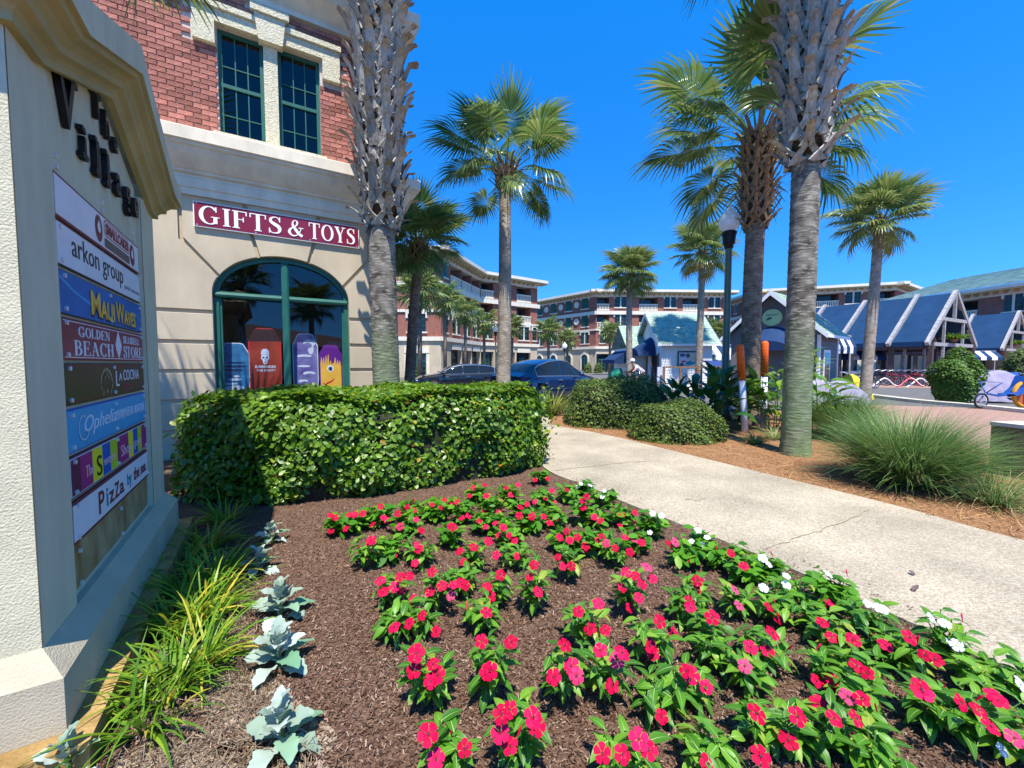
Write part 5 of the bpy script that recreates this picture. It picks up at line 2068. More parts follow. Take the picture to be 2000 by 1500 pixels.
FRONDS = [frond_mesh('frond', 20 + i, MT['frond'], droop=.28 + .08 * i, tipdroop=.5 + .25 * i) for i in range(4)]
FRONDS_OPEN = [frond_mesh('frond', 80 + i, MT['frond'], nl=44, petiole=1.15, blade=.82, droop=.26 + .08 * i, tipdroop=.6 + .25 * i) for i in range(3)]
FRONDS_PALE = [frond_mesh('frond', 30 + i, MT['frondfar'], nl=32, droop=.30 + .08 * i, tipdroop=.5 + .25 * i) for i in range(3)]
FROND_OLD = frond_mesh('frond', 50, MT['frondold'], nl=30, droop=.6, tipdroop=1.0)


def frond_matrix(az, el, s, roll=0.0, base=(0, 0, 0)):
    return Matrix.Translation(base) @ Matrix.Rotation(az, 4, 'Z') @ Matrix.Rotation(-el, 4, 'Y') @ Matrix.Rotation(roll, 4, 'X') @ Matrix.Diagonal((s, s, s, 1))


def crown_list(n, seed, lo=-38, hi=78, s=1.0, old=0):
    rr = random.Random(seed)
    out = []
    for i in range(n):
        t = i / (n - 1)
        el = R_(lo + (hi - lo) * t ** .88 + rr.uniform(-9, 9))
        az = i * 2.39996 + rr.uniform(-.25, .25)
        sc = s * (0.84 + .26 * min(1, t * 1.5)) * rr.uniform(.9, 1.08)
        out.append((az, el, sc, rr.uniform(-.35, .35), i < old))
    return out


def trunk_mesh(H, r0, r1, lean, seed, m, ring=.055, bulge=0.0, n=20):
    rr = random.Random(seed)
    pts, rad = [], []
    k = int(H / ring)
    for i in range(k + 1):
        t = i / k
        pts.append((lean[0] * t + .02 * math.sin(t * 5 + seed), lean[1] * t, H * t - .05))
        rb = r0 + (r1 - r0) * t + bulge * math.exp(-(t * H) / .25)
        rad.append(rb * (1 + (.018 if i % 2 else -.010) + rr.uniform(-.008, .008)))
    mb = MB()
    mb.tube(pts, rad, n)
    return mb


def boot_mesh(L=.46, w=.10, split=.15, seed=0):
    """wishbone leaf base: two legs on the trunk that join in a strap standing off it. origin on trunk axis level, +x outwards"""
    rr = random.Random(seed)
    mb = MB()
    th = .022
    for sg in (-1, 1):
        w = w * 1.0
        P = [(0.005, sg * split, 0), (.03, sg * split * .62, L * .22), (.062, sg * split * .22, L * .42), (.10, sg * .018, L * .60)]
        W = [w * .95, w * .80, w * .68, w * .6]
        vs = []
        for (x, y, z), ww in zip(P, W):
            vs += [(x, y - ww / 2, z), (x, y + ww / 2, z), (x - th, y + ww / 2, z), (x - th, y - ww / 2, z)]
        fs = []
        for k in range(3):
            for i in range(4):
                j = (i + 1) % 4
                fs.append((k * 4 + i, k * 4 + j, k * 4 + 4 + j, k * 4 + 4 + i))
        mb.add(vs, fs)
    P = [(.085, 0, L * .52), (.125, 0, L * .72), (.17 + rr.uniform(-.02, .04), 0, L * .90), (.21 + rr.uniform(-.02, .06), rr.uniform(-.03, .03), L + rr.uniform(-.04, .06))]
    W = [w * .95, w * .88, w * .80, w * .70]
    vs = []
    for (x, y, z), ww in zip(P, W):
        vs += [(x, y - ww / 2, z), (x + .014, y, z), (x, y + ww / 2, z), (x - th * .9, y, z)]
    fs = []
    for k in range(3):
        for i in range(4):
            j = (i + 1) % 4
            fs.append((k * 4 + i, k * 4 + j, k * 4 + 4 + j, k * 4 + 4 + i))
    fs += [(12, 13, 14, 15)]
    mb.add(vs, fs)
    return mb


BOOTS = [boot_mesh(.44 + .04 * i, .105 + .01 * i, .15, i).mesh('leaf_base', MT['boot']) for i in range(4)]
BOOTS_B = [boot_mesh(.38, .080, .12, 9 + i).mesh('leaf_base', MT['bootbrown']) for i in range(3)]


def palm(label, loc, H, r0, r1, z_boot=None, lean=(0, 0), tm='trunk', nf=34, fs=1.0, fronds=None, boots=None, brow=6, bdz=.155, bscale=1.0, seed=1, group='palm trees', lo=-38, old=0, rb=None, bscale_top=None, fibre=True):
    # lo: lowest frond angle; old: number of yellowing fronds
    o = thing('palm_tree', label, 'palm tree', (loc[0], loc[1], 0), 0, group)
    trunk_mesh(H, r0, r1, lean, seed, MT[tm], bulge=.03).build('trunk', MT[tm], o, smooth=True)
    rr = random.Random(seed * 13 + 1)
    top = Vector((lean[0], lean[1], H))
    if z_boot is not None:
        z = z_boot
        k = 0
        rb = rb or r1
        if fibre:
            mb = MB()
            mb.tube([(lean[0] * zz / H, lean[1] * zz / H, zz) for zz in (z_boot + .1, z_boot + .4, (z_boot + H) / 2, H - .2, H + .15)], [r1 * 1.0, rb * 1.06, rb * 1.2, rb * 1.15, rb * .7], 14)
            mb.build('fibre_sheath', MT['fibre'], o, smooth=True)
        while z < H + .05:
            t = (z - z_boot) / max(.01, H - z_boot)
            R0 = (rb * (1 + .18 * min(1, t * 3)) if k > 0 else r1) - .012
            for j in range(brow):
                a = 2 * math.pi * (j + .5 * (k % 2)) / brow + rr.uniform(-.07, .07)
                s = bscale * rr.uniform(.9, 1.12) * (1 if bscale_top is None else 1 + (bscale_top - 1) * t)
                ax = lean[0] * z / H
                ay = lean[1] * z / H
                tilt = rr.uniform(-.12, .06) + (.30 if k == 0 else 0)
                M = Matrix.Translation((ax + R0 * math.cos(a), ay + R0 * math.sin(a), z + rr.uniform(-.035, .035))) @ Matrix.Rotation(a, 4, 'Z') @ Matrix.Rotation(tilt, 4, 'Y') @ Matrix.Diagonal((s, s, s, 1))
                part('leaf_base', rr.choice(boots or BOOTS), o, M=M)
            z += bdz * rr.uniform(.92, 1.08)
            k += 1
    fr = fronds or FRONDS
    for az, el, sc, roll, isold in crown_list(nf, seed + 77, lo=lo, s=fs, old=old):
        part('frond', FROND_OLD if isold else rr.choice(fr), o, M=frond_matrix(az, el, sc, roll, top + Vector((.06 * math.cos(az), .06 * math.sin(az), rr.uniform(-.15, .12)))))
    return o


# the near left palm behind the hedge
p = at(757, 740, 6.8)
palm('tall palm with grey woven boots rising behind the hedge beside the maroon wall sign', (p.x, p.y), 13.2, .222, .198, 3.72, (-.15, .0), 'trunk', 26, 1.05, lo=-20, brow=6, bdz=.175, bscale=1.12, seed=3, rb=.27, bscale_top=1.55)
# the near right palm in the pine straw
p = ground(1555, 888)
palm('tall palm with thick scarred trunk standing in the pine straw beside the grass clump', (p.x, p.y), 8.9, .202, .182, 4.62, (-.06, .0), 'trunk', 26, 1.0, brow=6, bdz=.165, bscale=1.18, seed=5, rb=.25, bscale_top=1.25, lo=-10)
# second palm with the full dark crown
p = ground(1462, 826)
palm('palm with brown boots and big dark crown just right of the white globe lamp', (p.x, p.y), 6.95, .225, .20, 4.78, (.03, .0), 'trunkbrown', 26, 1.32, fronds=FRONDS_OPEN, boots=BOOTS_B, brow=6, bdz=.155, bscale=1.2, seed=9, rb=.25, lo=-34)
# middle palm against the open sky
p = at(981, 752, 10.4)
palm('slender palm standing alone against the open sky behind the hedge centre', (p.x, p.y), 6.35, .20, .135, 5.85, (.10, .0), 'trunkpale', 25, .90, fronds=FRONDS_OPEN, boots=BOOTS_B, brow=6, bdz=.12, bscale=.9, seed=12, rb=.20, lo=-32)
# palm tucked behind the shop corner
p = at(796, 742, 12.6)
palm('leafy palm half hidden behind the near left palm trunk', (p.x, p.y), 5.2, .17, .15, 4.6, (.40, 0), 'trunkbrown', 36, .80, boots=BOOTS_B, brow=6, bdz=.14, bscale=1.0, seed=15, rb=.21, lo=-45)
# palm standing beyond the monument sign; only frond tips show at the top
palm('palm behind the monument sign with frond tips hanging at the top edge', (-4.0, 3.2), 5.55, .20, .18, 4.9, (0, 0), 'trunk', 13, .86, brow=6, bdz=.2, seed=19, rb=.24, lo=-30)
# three palms in the square
p = at(1690, 770, 15)
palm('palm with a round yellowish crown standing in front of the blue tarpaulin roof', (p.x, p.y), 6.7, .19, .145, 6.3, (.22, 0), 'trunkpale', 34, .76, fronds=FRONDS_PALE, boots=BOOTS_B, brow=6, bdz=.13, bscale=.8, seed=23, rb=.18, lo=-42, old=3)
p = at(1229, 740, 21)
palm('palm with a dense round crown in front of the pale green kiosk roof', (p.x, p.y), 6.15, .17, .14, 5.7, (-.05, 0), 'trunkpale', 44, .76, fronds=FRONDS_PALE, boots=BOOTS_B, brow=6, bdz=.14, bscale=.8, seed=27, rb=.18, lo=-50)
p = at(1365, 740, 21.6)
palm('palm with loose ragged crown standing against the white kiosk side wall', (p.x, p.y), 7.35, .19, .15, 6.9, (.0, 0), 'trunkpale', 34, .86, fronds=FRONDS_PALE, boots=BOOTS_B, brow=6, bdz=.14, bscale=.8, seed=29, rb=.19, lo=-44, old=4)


# small street palms far off: trunk and crown only
def small_palm_meshes(seed):
    V, Q, A, b = [], [], [], 0
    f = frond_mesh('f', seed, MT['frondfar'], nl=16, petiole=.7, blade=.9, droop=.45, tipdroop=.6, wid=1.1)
    co = np.zeros(len(f.vertices) * 3, dtype=np.float32)
    f.vertices.foreach_get('co', co)
    co = co.reshape(-1, 3)
    q = np.zeros(len(f.loops), dtype=np.int32)
    f.loops.foreach_get('vertex_index', q)
    q = q.reshape(-1, 4)
    for az, el, sc, roll, _ in crown_list(30, seed, lo=-48):
        M = np.array(frond_matrix(az, el, sc, roll))
        V.append(co @ M[:3, :3].T + M[:3, 3])
        Q.append(q + b)
        A.append(np.clip(RNG.normal(.5, .28, len(q)), 0, 1))
        b += len(co)
    bpy.data.meshes.remove(f)
    return mesh_np('crown', np.concatenate(V), np.concatenate(Q), MT['frondfar'], np.concatenate(A))


SMALLC = [small_palm_meshes(60), small_palm_meshes(61)]
small = [(868, 587, 34, 'in front of the arcade shops, leftmost of the row'), (908, 612, 38, 'second of the row by the arcade shops'), (945, 632, 42, 'third of the row by the arcade shops'),
         (1000, 640, 47, 'just right of the slender near trunk, by the far arcade'), (1071, 648, 45, 'before the shaded side of the right hand building'), (1108, 664, 52, 'beside the far street lamp'),
         (1191, 652, 52, 'left of the kiosk with arched blue awning'), (1400, 655, 40, 'seen between the white kiosk and the lamp post'), (818, 570, 26, 'behind the shop corner under the leafy palm crown')]
for i, (px, py, Y, lab) in enumerate(small):
    c = at(px, py, Y)
    o = thing('palm_tree', 'small street palm ' + lab, 'palm tree', (c.x, c.y, 0), 0, 'small street palms')
    mb = MB()
    mb.tube([(0, 0, -.05), (.03, 0, c.z * .5), (0, 0, c.z + .1)], [.17, .15, .17], 8)
    mb.build('trunk', MT['trunkbrown'], o, smooth=True)
    part('crown', SMALLC[i % 2], o, M=Matrix.Translation((0, 0, c.z)) @ Matrix.Rotation(i * 1.3, 4, 'Z') @ Matrix.Diagonal((1.0, 1.0, 1.0, 1)))
# ================================================================== hedges and shrubs: real leaves scattered on a clipped shape
def frames(nrm, rng, up=0.5, spread=0.8):
    n = nrm + rng.normal(0, spread, nrm.shape) * .6 + np.array([0, 0, up])
    n /= np.linalg.norm(n, axis=1)[:, None]
    r = rng.normal(0, 1, nrm.shape)
    t = r - n * (r * n).sum(1)[:, None]
    t /= np.linalg.norm(t, axis=1)[:, None]
    return t, np.cross(n, t), n


LEAF_T = np.array([[0, 0, 0], [.35, .30, .05], [.75, .26, .04], [1, 0, -.03], [.75, -.26, .04], [.35, -.30, .05], [.5, 0, -.03]])
LEAF_Q = np.array([[0, 6, 2, 1], [6, 3, 2, 2], [0, 5, 4, 6], [6, 4, 3, 3]])
LEAF_Q = np.array([[0, 6, 2, 1], [0, 5, 4, 6], [6, 4, 3, 2]])


def leaves(P, N_, size, rng, m, name='leaf_mass', rnd=None, up=.5, spread=.8, wide=1.0):
    n = len(P)
    t, b, nn = frames(N_, rng, up, spread)
    s = size * rng.uniform(.5, 1.4, n)
    T = LEAF_T * np.array([1, wide, 1])
    V = P[:, None, :] + s[:, None, None] * (T[None, :, 0:1] * t[:, None] + T[None, :, 1:2] * b[:, None] + T[None, :, 2:3] * nn[:, None])
    Q = np.arange(n)[:, None, None] * len(T) + LEAF_Q[None]
    if rnd is None:
        rnd = np.clip(rng.normal(.45, .22, n), 0, .94)
        k = rng.random(n) < .02
        rnd[k] = rng.uniform(.95, 1, k.sum())
    return mesh_np(name, V, Q, m, np.repeat(rnd, len(LEAF_Q)))


def leaf_single(m, wide=1.0, name='leaf'):
    return mesh_np(name, LEAF_T * np.array([1, wide, 1]), LEAF_Q, m, np.array([.5] * 3))


def blob_shell(n, rng, shape):
    """random points on the outside of a shape function: shape(u)-> surface point, normal"""
    return shape(n, rng)


def hedge(label, cat, name, outline, H, nleaf, size, m, seed, rim=.22, top_wob=.05, group=None, rnd_fn=None, nobj=0, objmat=None):
    """outline: closed plan polygon (counter-clockwise). leaves sit on rounded sides and top"""
    rng = np.random.default_rng(seed)
    P = np.array(smooth2(list(outline) + [outline[0]], 6)[:-1])
    c = P.mean(0)
    seg = np.roll(P, -1, 0) - P
    ln = np.linalg.norm(seg, axis=1)
    cum = np.concatenate([[0], np.cumsum(ln)])
    area = abs(np.sum(P[:, 0] * np.roll(P[:, 1], -1) - P[:, 1] * np.roll(P[:, 0], -1))) / 2
    side_area = cum[-1] * H
    ns = int(nleaf * side_area / (side_area + area))
    # sides
    s = rng.uniform(0, cum[-1], ns)
    i = np.clip(np.searchsorted(cum, s) - 1, 0, len(P) - 1)
    f = (s - cum[i]) / ln[i]
    base = P[i] + seg[i] * f[:, None]
    nr = np.stack([seg[i, 1], -seg[i, 0]], 1) / ln[i][:, None]
    z = rng.uniform(0.03, H, ns)
    wob = .05 * np.sin(s * 3.1 + z * 4) + .04 * np.sin(s * 7.3 - z * 6)
    topr = np.clip((z - (H - rim)) / rim, 0, 1)
    inset = rim * (1 - np.sqrt(1 - topr ** 2 * .98)) + .10 * np.clip(1 - z / .25, 0, 1)
    depth = np.abs(rng.normal(0, .055, ns))
    q = base - nr * (inset + depth - wob - .02)[:, None]
    P1 = np.stack([q[:, 0], q[:, 1], z], 1)
    N1 = np.stack([nr[:, 0], nr[:, 1], topr * .9 + .1], 1)
    # top
    nt_ = nleaf - ns
    X = rng.uniform(P[:, 0].min(), P[:, 0].max(), nt_ * 3)
    Y = rng.uniform(P[:, 1].min(), P[:, 1].max(), nt_ * 3)
    ok = inside(X, Y, [tuple(p) for p in (P - c) * .90 + c])
    X, Y = X[ok][:nt_], Y[ok][:nt_]
    Z = H + top_wob * np.sin(X * 3.7 + Y * 2.3) + top_wob * .7 * np.sin(X * 6.1 - Y * 5.2) - np.abs(rng.normal(0, .05, len(X)))
    P2 = np.stack([X, Y, Z], 1)
    N2 = np.tile(np.array([0, 0, 1.0]), (len(X), 1))
    PP, NN = np.concatenate([P1, P2]), np.concatenate([N1, N2])
    o = thing(name, label, cat, (c[0], c[1], 0), 0, group)
    off = np.array([c[0], c[1], 0])
    # solid dark core added inside, closes the view through the leaves
    mb = MB()
    k = len(P)
    lv = []
    for zz, sc in ((0.0, .86), (H * .3, .90), (H - .30, .90), (H - .12, .72)):
        lv.append([((p - c) * sc).tolist() + [zz] for p in P])
    vs = [v for l in lv for v in l]
    fs = [(a * k + j, a * k + (j + 1) % k, (a + 1) * k + (j + 1) % k, (a + 1) * k + j) for a in range(3) for j in range(k)]
    fs.append(tuple(range(3 * k, 4 * k)))
    mb.add(vs, fs)
    mb.build('inner_core', MT['leafcore'], o)
    rnd = np.clip(rng.normal(.45, .22, len(PP)), 0, .94)
    kk = rng.random(len(PP)) < .012
    rnd[kk] = rng.uniform(.95, 1, kk.sum())
    if rnd_fn is not None:
        rnd = rnd_fn(PP, rnd, rng)
    # the leaves that show largest are single parts, the rest one mass
    if nobj:
        d = np.linalg.norm(PP - np.array(EYE), axis=1) + rng.uniform(0, .5, len(PP))
        out = (PP - off - depth.mean()) @ np.array([0, -1, 0])
        order = np.argsort(d)
        near = order[:nobj * 4][rng.permutation(nobj * 4)[:nobj]]
        sel = np.zeros(len(PP), bool)
        sel[near] = True
        t, b, nn = frames(NN[sel] * 1.2, rng, .45, .5)
        lm = leaf_single(objmat or m)
        for p_, t_, b_, n_ in zip(PP[sel], t, b, nn):
            s_ = size * rng.uniform(.95, 1.35)
            M = Matrix(((t_[0] * s_, b_[0] * s_, n_[0] * s_, p_[0] - off[0]), (t_[1] * s_, b_[1] * s_, n_[1] * s_, p_[1] - off[1]), (t_[2] * s_, b_[2] * s_, n_[2] * s_, p_[2]), (0, 0, 0, 1)))
            part('leaf', lm, o, M=M)
        PP, NN, rnd = PP[~sel], NN[~sel], rnd[~sel]
    part('foliage', leaves(PP - off, NN, size, rng, m, rnd=rnd), o, kind='stuff')
    return o


MT['hedgeleafo'] = leafmat('glossy hedge leaf blade', [(0, (0.05, 0.125, 0.010)), (0.6, (0.12, 0.25, 0.016)), (0.96, (0.22, 0.36, 0.02)), (0.985, (0.28, 0.31, 0.02)), (1, (0.42, 0.15, 0.02))], 0.42, 0.35, 0.4, byobj=True)
# big clipped hedge; the front right end carries more reddish leaves
H0 = 1.17


def hedge_red(PP, rnd, rng):
    k = (np.hypot(PP[:, 0] + .35, PP[:, 1] - 4.9) < .9) & (rng.random(len(PP)) < .05)
    rnd = rnd.copy()
    rnd[k] = rng.uniform(.955, 1, k.sum())
    k2 = (np.hypot(PP[:, 0] + .2, PP[:, 1] - 4.9) < .8) & (rng.random(len(PP)) < .35) & ~k
    rnd[k2] *= .35
    return rnd


hp = gp((330, 990), (500, 1003), (640, 990), (780, 970), (900, 952), (1000, 935), (1055, 915))
hp = [(x, y + .12) for x, y in hp]
hp += [(.47, 5.75), (.36, 6.2), (.05, 6.55), (-.9, 6.45), (-2.0, 6.15), (-3.2, 5.5), (-3.75, 5.0), (-3.7, 4.4)]
hedge('broad clipped hedge with glossy leaves in front of the shop', 'hedge', 'hedge', hp, H0, 36000, .062, MT['hedgeleaf'], 4, rim=.38, top_wob=.035, rnd_fn=hedge_red, nobj=300, objmat=MT['hedgeleafo'])


def ellipse_plan(cx, cy, a, b, n=14, rot=0):
    return [(cx + a * math.cos(t) * math.cos(rot) - b * math.sin(t) * math.sin(rot), cy + a * math.cos(t) * math.sin(rot) + b * math.sin(t) * math.cos(rot)) for t in [2 * math.pi * k / n for k in range(n)]]


def shrub(label, px, py, wpx, hz, n, size, m, seed, name='round_shrub', squash=1.0, group='rounded shrubs by the path', rnd_fn=None, cat='shrub', nobj=0):
    g = ground(px, py)
    a = wpx / 2 / F_PX * g.y
    cy = g.y + a * .85 * squash
    return dome(label, g.x + (g.x / g.y) * a * .8, cy, a, a * squash, hz, n, size, m, seed, name, group, cat, nobj)


def dome(label, cx, cy, a, b, hz, n, size, m, seed, name, group, cat='shrub', nobj=0, zc=None, blend=2.4, vase=0.0):
    rng = np.random.default_rng(seed)
    o = thing(name, label, cat, (cx, cy, 0), 0, group)
    u = rng.normal(0, 1, (n, 3))
    u[:, 2] = np.abs(u[:, 2]) * 1.0 - .12 * rng.random(n)
    # superellipsoid: clipped dome
    u /= (np.abs(u) ** blend).sum(1)[:, None] ** (1 / blend)
    lump = 1 + .07 * np.sin(u[:, 0] * 5 + seed) * np.cos(u[:, 1] * 4) + .05 * np.sin(u[:, 2] * 7 + u[:, 0] * 6)
    r = lump * (1 - np.abs(rng.normal(0, .06, n)))
    P = u * r[:, None] * np.array([a, b, hz * .97])
    P[:, 2] = np.maximum(P[:, 2], .02)
    if vase:
        k_ = 1 - vase * np.clip(1 - P[:, 2] / (hz * .55), 0, 1)
        P[:, :2] *= k_[:, None]
    N_ = u / np.array([a, b, hz])
    N_ /= np.linalg.norm(N_, axis=1)[:, None]
    mb = MB()
    k = 18
    lv = [[(a * s * math.cos(2 * math.pi * j / k), b * s * math.sin(2 * math.pi * j / k), z * hz) for j in range(k)] for z, s in (((0, .76), (.35, .80), (.65, .64), (.80, .36)) if not vase else ((0, .34), (.35, .55), (.65, .5), (.78, .25)))]
    vs = [v for l in lv for v in l]
    fs = [(q * k + j, q * k + (j + 1) % k, (q + 1) * k + (j + 1) % k, (q + 1) * k + j) for q in range(3) for j in range(k)]
    fs.append(tuple(range(3 * k, 4 * k)))
    mb.add(vs, fs)
    mb.build('inner_core', MT['leafcore'], o, smooth=True)  # added dark solid that stops the view through the dome of leaves
    part('foliage', leaves(P, N_, size, rng, m), o, kind='stuff')
    return o


shrub('wide rounded shrub at the far side of the path left of the smaller one', 1195, 838, 205, 1.22, 9000, .055, MT['shrubleaf'], 11, squash=.8)
shrub('smaller rounded shrub at the path edge in front of the broad leaved plants', 1318, 868, 188, .98 * .80, 8000, .047, MT['shrubleaf'], 12, squash=.85)
g = ground(1340, 790)
dome('low dark shrub behind the two rounded shrubs', 3.35, 12.0, 1.7, .7, 1.22, 5200, .06, MT['shrubleaf'], 13, 'round_shrub', 'rounded shrubs by the path')
# feathery shrub in the square
g = at(1862, 790, 15)
dome('big feathery green shrub standing on the kerb before the open pavilion', g.x, g.y, .88, .88, 2.0, 9000, .085, leafmat('feathery leaf', [(0, (0.04, 0.11, 0.015)), (.6, (0.10, 0.20, 0.03)), (1, (0.20, 0.30, 0.06))], .5, .3, .3), 14, 'feathery_shrub', None, blend=2.0, vase=.6)
g = at(1985, 735, 22)
dome('dark leafy shrub at the right edge beside the blue beach trikes', g.x + .6, g.y, 1.4, 1.1, 2.5, 4200, .10, MT['shrubleaf'], 16, 'round_shrub', None, blend=2.0)


# ------------------------------------------------------------------ grasses
def blades(n, L, W, rng, base_r, spread, droop, segs=5, up=.35, tilt=None):
    az = rng.uniform(0, 2 * np.pi, n)
    br = base_r * np.sqrt(rng.random(n))
    az0 = az + rng.normal(0, .5, n)
    le = L * rng.uniform(.55, 1.1, n)
    el = np.clip(rng.normal(spread, .26, n), .12, 1.45) if tilt is None else tilt
    dr = droop * rng.uniform(.5, 1.5, n)
    P = np.zeros((n, segs + 1, 3))
    h = np.stack([np.cos(az0), np.sin(az0)], 1)
    x = np.stack([np.cos(az) * br, np.sin(az) * br, np.zeros(n)], 1)
    ang = np.pi / 2 - el
    P[:, 0] = x
    for k in range(1, segs + 1):
        d = np.stack([h[:, 0] * np.cos(ang), h[:, 1] * np.cos(ang), np.sin(ang)], 1)
        P[:, k] = P[:, k - 1] + d * (le / segs)[:, None]
        ang = ang - dr * (k / segs)
    P[:, :, 2] = np.maximum(P[:, :, 2], .01)
    s = np.stack([-h[:, 1], h[:, 0], rng.normal(0, .3, n)], 1)
    w = W * rng.uniform(.7, 1.3, n)
    V = np.zeros((n, (segs + 1) * 2, 3))
    for k in range(segs + 1):
        wk = w * (1 - (k / segs) ** 2.2) + .0008
        V[:, 2 * k] = P[:, k] - s * wk[:, None] / 2
        V[:, 2 * k + 1] = P[:, k] + s * wk[:, None] / 2
    q = np.array([[2 * k, 2 * k + 2, 2 * k + 3, 2 * k + 1] for k in range(segs)])
    Q = np.arange(n)[:, None, None] * ((segs + 1) * 2) + q[None]
    return V, Q, segs


def grass(label, x, y, n, L, W, m, seed, base_r=.1, spread=.7, droop=.35, name='grass_clump', group=None, dry=.1, cat='grass', rmean=.5):
    rng = np.random.default_rng(seed)
    o = thing(name, label, cat, (x, y, 0), 0, group)
    V, Q, s = blades(n, L, W, rng, base_r, spread, droop)
    rnd = np.clip(rng.normal(rmean, .2, n), 0, .9)
    k = rng.random(n) < dry
    rnd[k] = rng.uniform(.92, 1, k.sum())
    part('blades', mesh_np('blades', V, Q, m, np.repeat(rnd, s)), o, kind='stuff')
    return o


g = ground(1795, 955)
grass('largest ornamental grass clump spilling over the path edge at right', g.x, g.y + .15, 6000, 1.06, .0062, MT['muhly'], 31, .24, .56, .34, group='ornamental grass clumps')
g = ground(1660, 862)
grass('ornamental grass clump behind the largest one right of the thick palm trunk', g.x, g.y + .2, 3800, 1.10, .0066, MT['muhly'], 32, .22, .50, .32, group='ornamental grass clumps')
g = ground(1975, 1010)
grass('thin ornamental grass clump cut by the right edge', g.x + .25, g.y + .35, 420, .7, .006, MT['muhly'], 33, .12, .85, .4, group='ornamental grass clumps', dry=.35)
g = ground(1475, 868)
grass('small tuft of grass at the foot of the front marker post', g.x, g.y, 240, .36, .008, MT['muhly'], 34, .06, .75, .4, group='small grass tufts')
g = ground(1512, 858)
grass('small dry tuft of grass left of the thick palm trunk', g.x, g.y, 220, .40, .007, MT['muhly'], 35, .08, .8, .45, group='small grass tufts', dry=.6)
g = ground(1900, 775)
# spiky plant by the blue car
g = at(1078, 800, 11.5)
grass('spiky yellow green plant beside the wheel of the blue car', g.x, g.y, 150, .95, .035, leafmat('spiky leaf', [(0, (0.09, 0.17, 0.02)), (1, (0.35, 0.38, 0.08))], .4, .3, .4), 36, .12, .62, .22, name='spiky_plant', cat='plant')
g = at(1035, 770, 12.5)
dome('low leafy plant behind the hedge end by the blue car', g.x - .1, g.y, .5, .4, .75, 1500, .06, MT['shrubleaf'], 37, 'leafy_plant', None, cat='plant')

# daylilies along the monument
lil = [(330, 1360, 90, 'nearest the camera'), (390, 1300, 110, 'second from the camera'), (345, 1235, 100, 'beside the kerb bend'), (400, 1215, 120, 'arching towards the silver plants'),
       (375, 1165, 120, 'in the middle of the row'), (425, 1140, 110, 'just out of the sign shadow'), (345, 1125, 70, 'at the edge of the sign shadow'), (405, 1075, 90, 'in the sign shadow'), (440, 1020, 70, 'deep in the shade by the hedge'), (290, 1420, 40, 'beside the rusty kerb corner')]
for i, (px, py, n, lab) in enumerate(lil):
    g = ground(px, py)
    grass('daylily clump with arching blades ' + lab, g.x, g.y, n, .37, .013, MT['lily'], 60 + i, .07, .75, .52, name='daylily', group='daylilies along the monument sign', dry=.12, cat='plant', rmean=.55)


# ------------------------------------------------------------------ plants with leaves one can pick out
def blade_leaf(name, L, W, m, fold=.25, droop=.25, segs=6, petiole=0.0, tip=1.0, wavy=0.0, midrib=None, shape=None):
    """one leaf along +x, two halves folded at the midrib"""
    V, Q, A = [], [], []
    xs = [k / segs for k in range(segs + 1)]
    for t in xs:
        w = (shape(t) if shape else math.sin(math.pi * min(1, t ** .75)) ** .8) * W / 2
        x = petiole + L * t
        z = .08 * L * math.sin(t * 2) - droop * L * t * t
        wv = wavy * math.sin(t * 14)
        V += [(x, w, z + fold * w + wv), (x, 0, z), (x, -w, z + fold * w - wv)]
    for k in range(segs):
        b = 3 * k
        Q += [(b, b + 1, b + 4, b + 3), (b + 1, b + 2, b + 5, b + 4)]
    mats = [m]
    mi = [0] * len(Q)
    nb = len(V)
    if petiole:
        V += [(0, .006, 0), (0, -.006, 0), (petiole, -.004, 0), (petiole, .004, 0)]
        Q.append((nb, nb + 1, nb + 2, nb + 3))
        mi.append(0)
    if midrib:
        wv = W * .035
        nb = len(V)
        for t in xs:
            x = petiole + L * t
            z = .08 * L * math.sin(t * 2) - droop * L * t * t + .0008 + W * .01
            V += [(x, wv * (1 - t), z), (x, -wv * (1 - t), z)]
        for k in range(segs):
            Q.append((nb + 2 * k, nb + 2 * k + 1, nb + 2 * k + 3, nb + 2 * k + 2))
            mi.append(1)
        mats.append(midrib)
    me = mesh_np(name, np.array(V), np.array(Q), mats, np.full(len(Q), .5), smooth=True)
    me.polygons.foreach_set('material_index', np.array(mi, dtype=np.int32))
    return me


def at_leaf(o, me, base, az, el, s, roll=0.0):
    return part('leaf', me, o, M=frond_matrix(az, el, s, roll, base))


BIG = [blade_leaf('leaf', .55, .27, MT['bigleaf'], .22, .45, 7, .30, wavy=.006, midrib=MT['vein']), blade_leaf('leaf', .62, .24, MT['bigleaf'], .25, .55, 7, .35, wavy=.008)]
GNG = [blade_leaf('leaf', .46, .11, MT['ginger'], .2, .55, 7, .04), blade_leaf('leaf', .40, .10, MT['ginger'], .25, .7, 7, .04)]


def broadleaf(label, px, py, Y, n, h, s, seed):
    g = at(px, py, Y)
    rr = random.Random(seed)
    o = thing('broadleaf_plant', label, 'plant', (g.x, g.y, 0), 0, 'broad leaved plants round the marker posts')
    mb = MB()
    for k in range(n):
        az = k * 2.4 + rr.uniform(-.3, .3)
        t = (k + .5) / n
        b = Vector((.10 * math.cos(az), .10 * math.sin(az), h * (.12 + .62 * t)))
        mb.tube([(0, 0, 0), b * .5 + Vector((0, 0, .1)), b], [.014, .011, .008], 5)
        at_leaf(o, rr.choice(BIG), b, az, R_(20 + 50 * t + rr.uniform(-15, 15)), s * rr.uniform(.8, 1.15), rr.uniform(-.5, .5))
    mb.build('stems', MT['stem'], o)
    return o


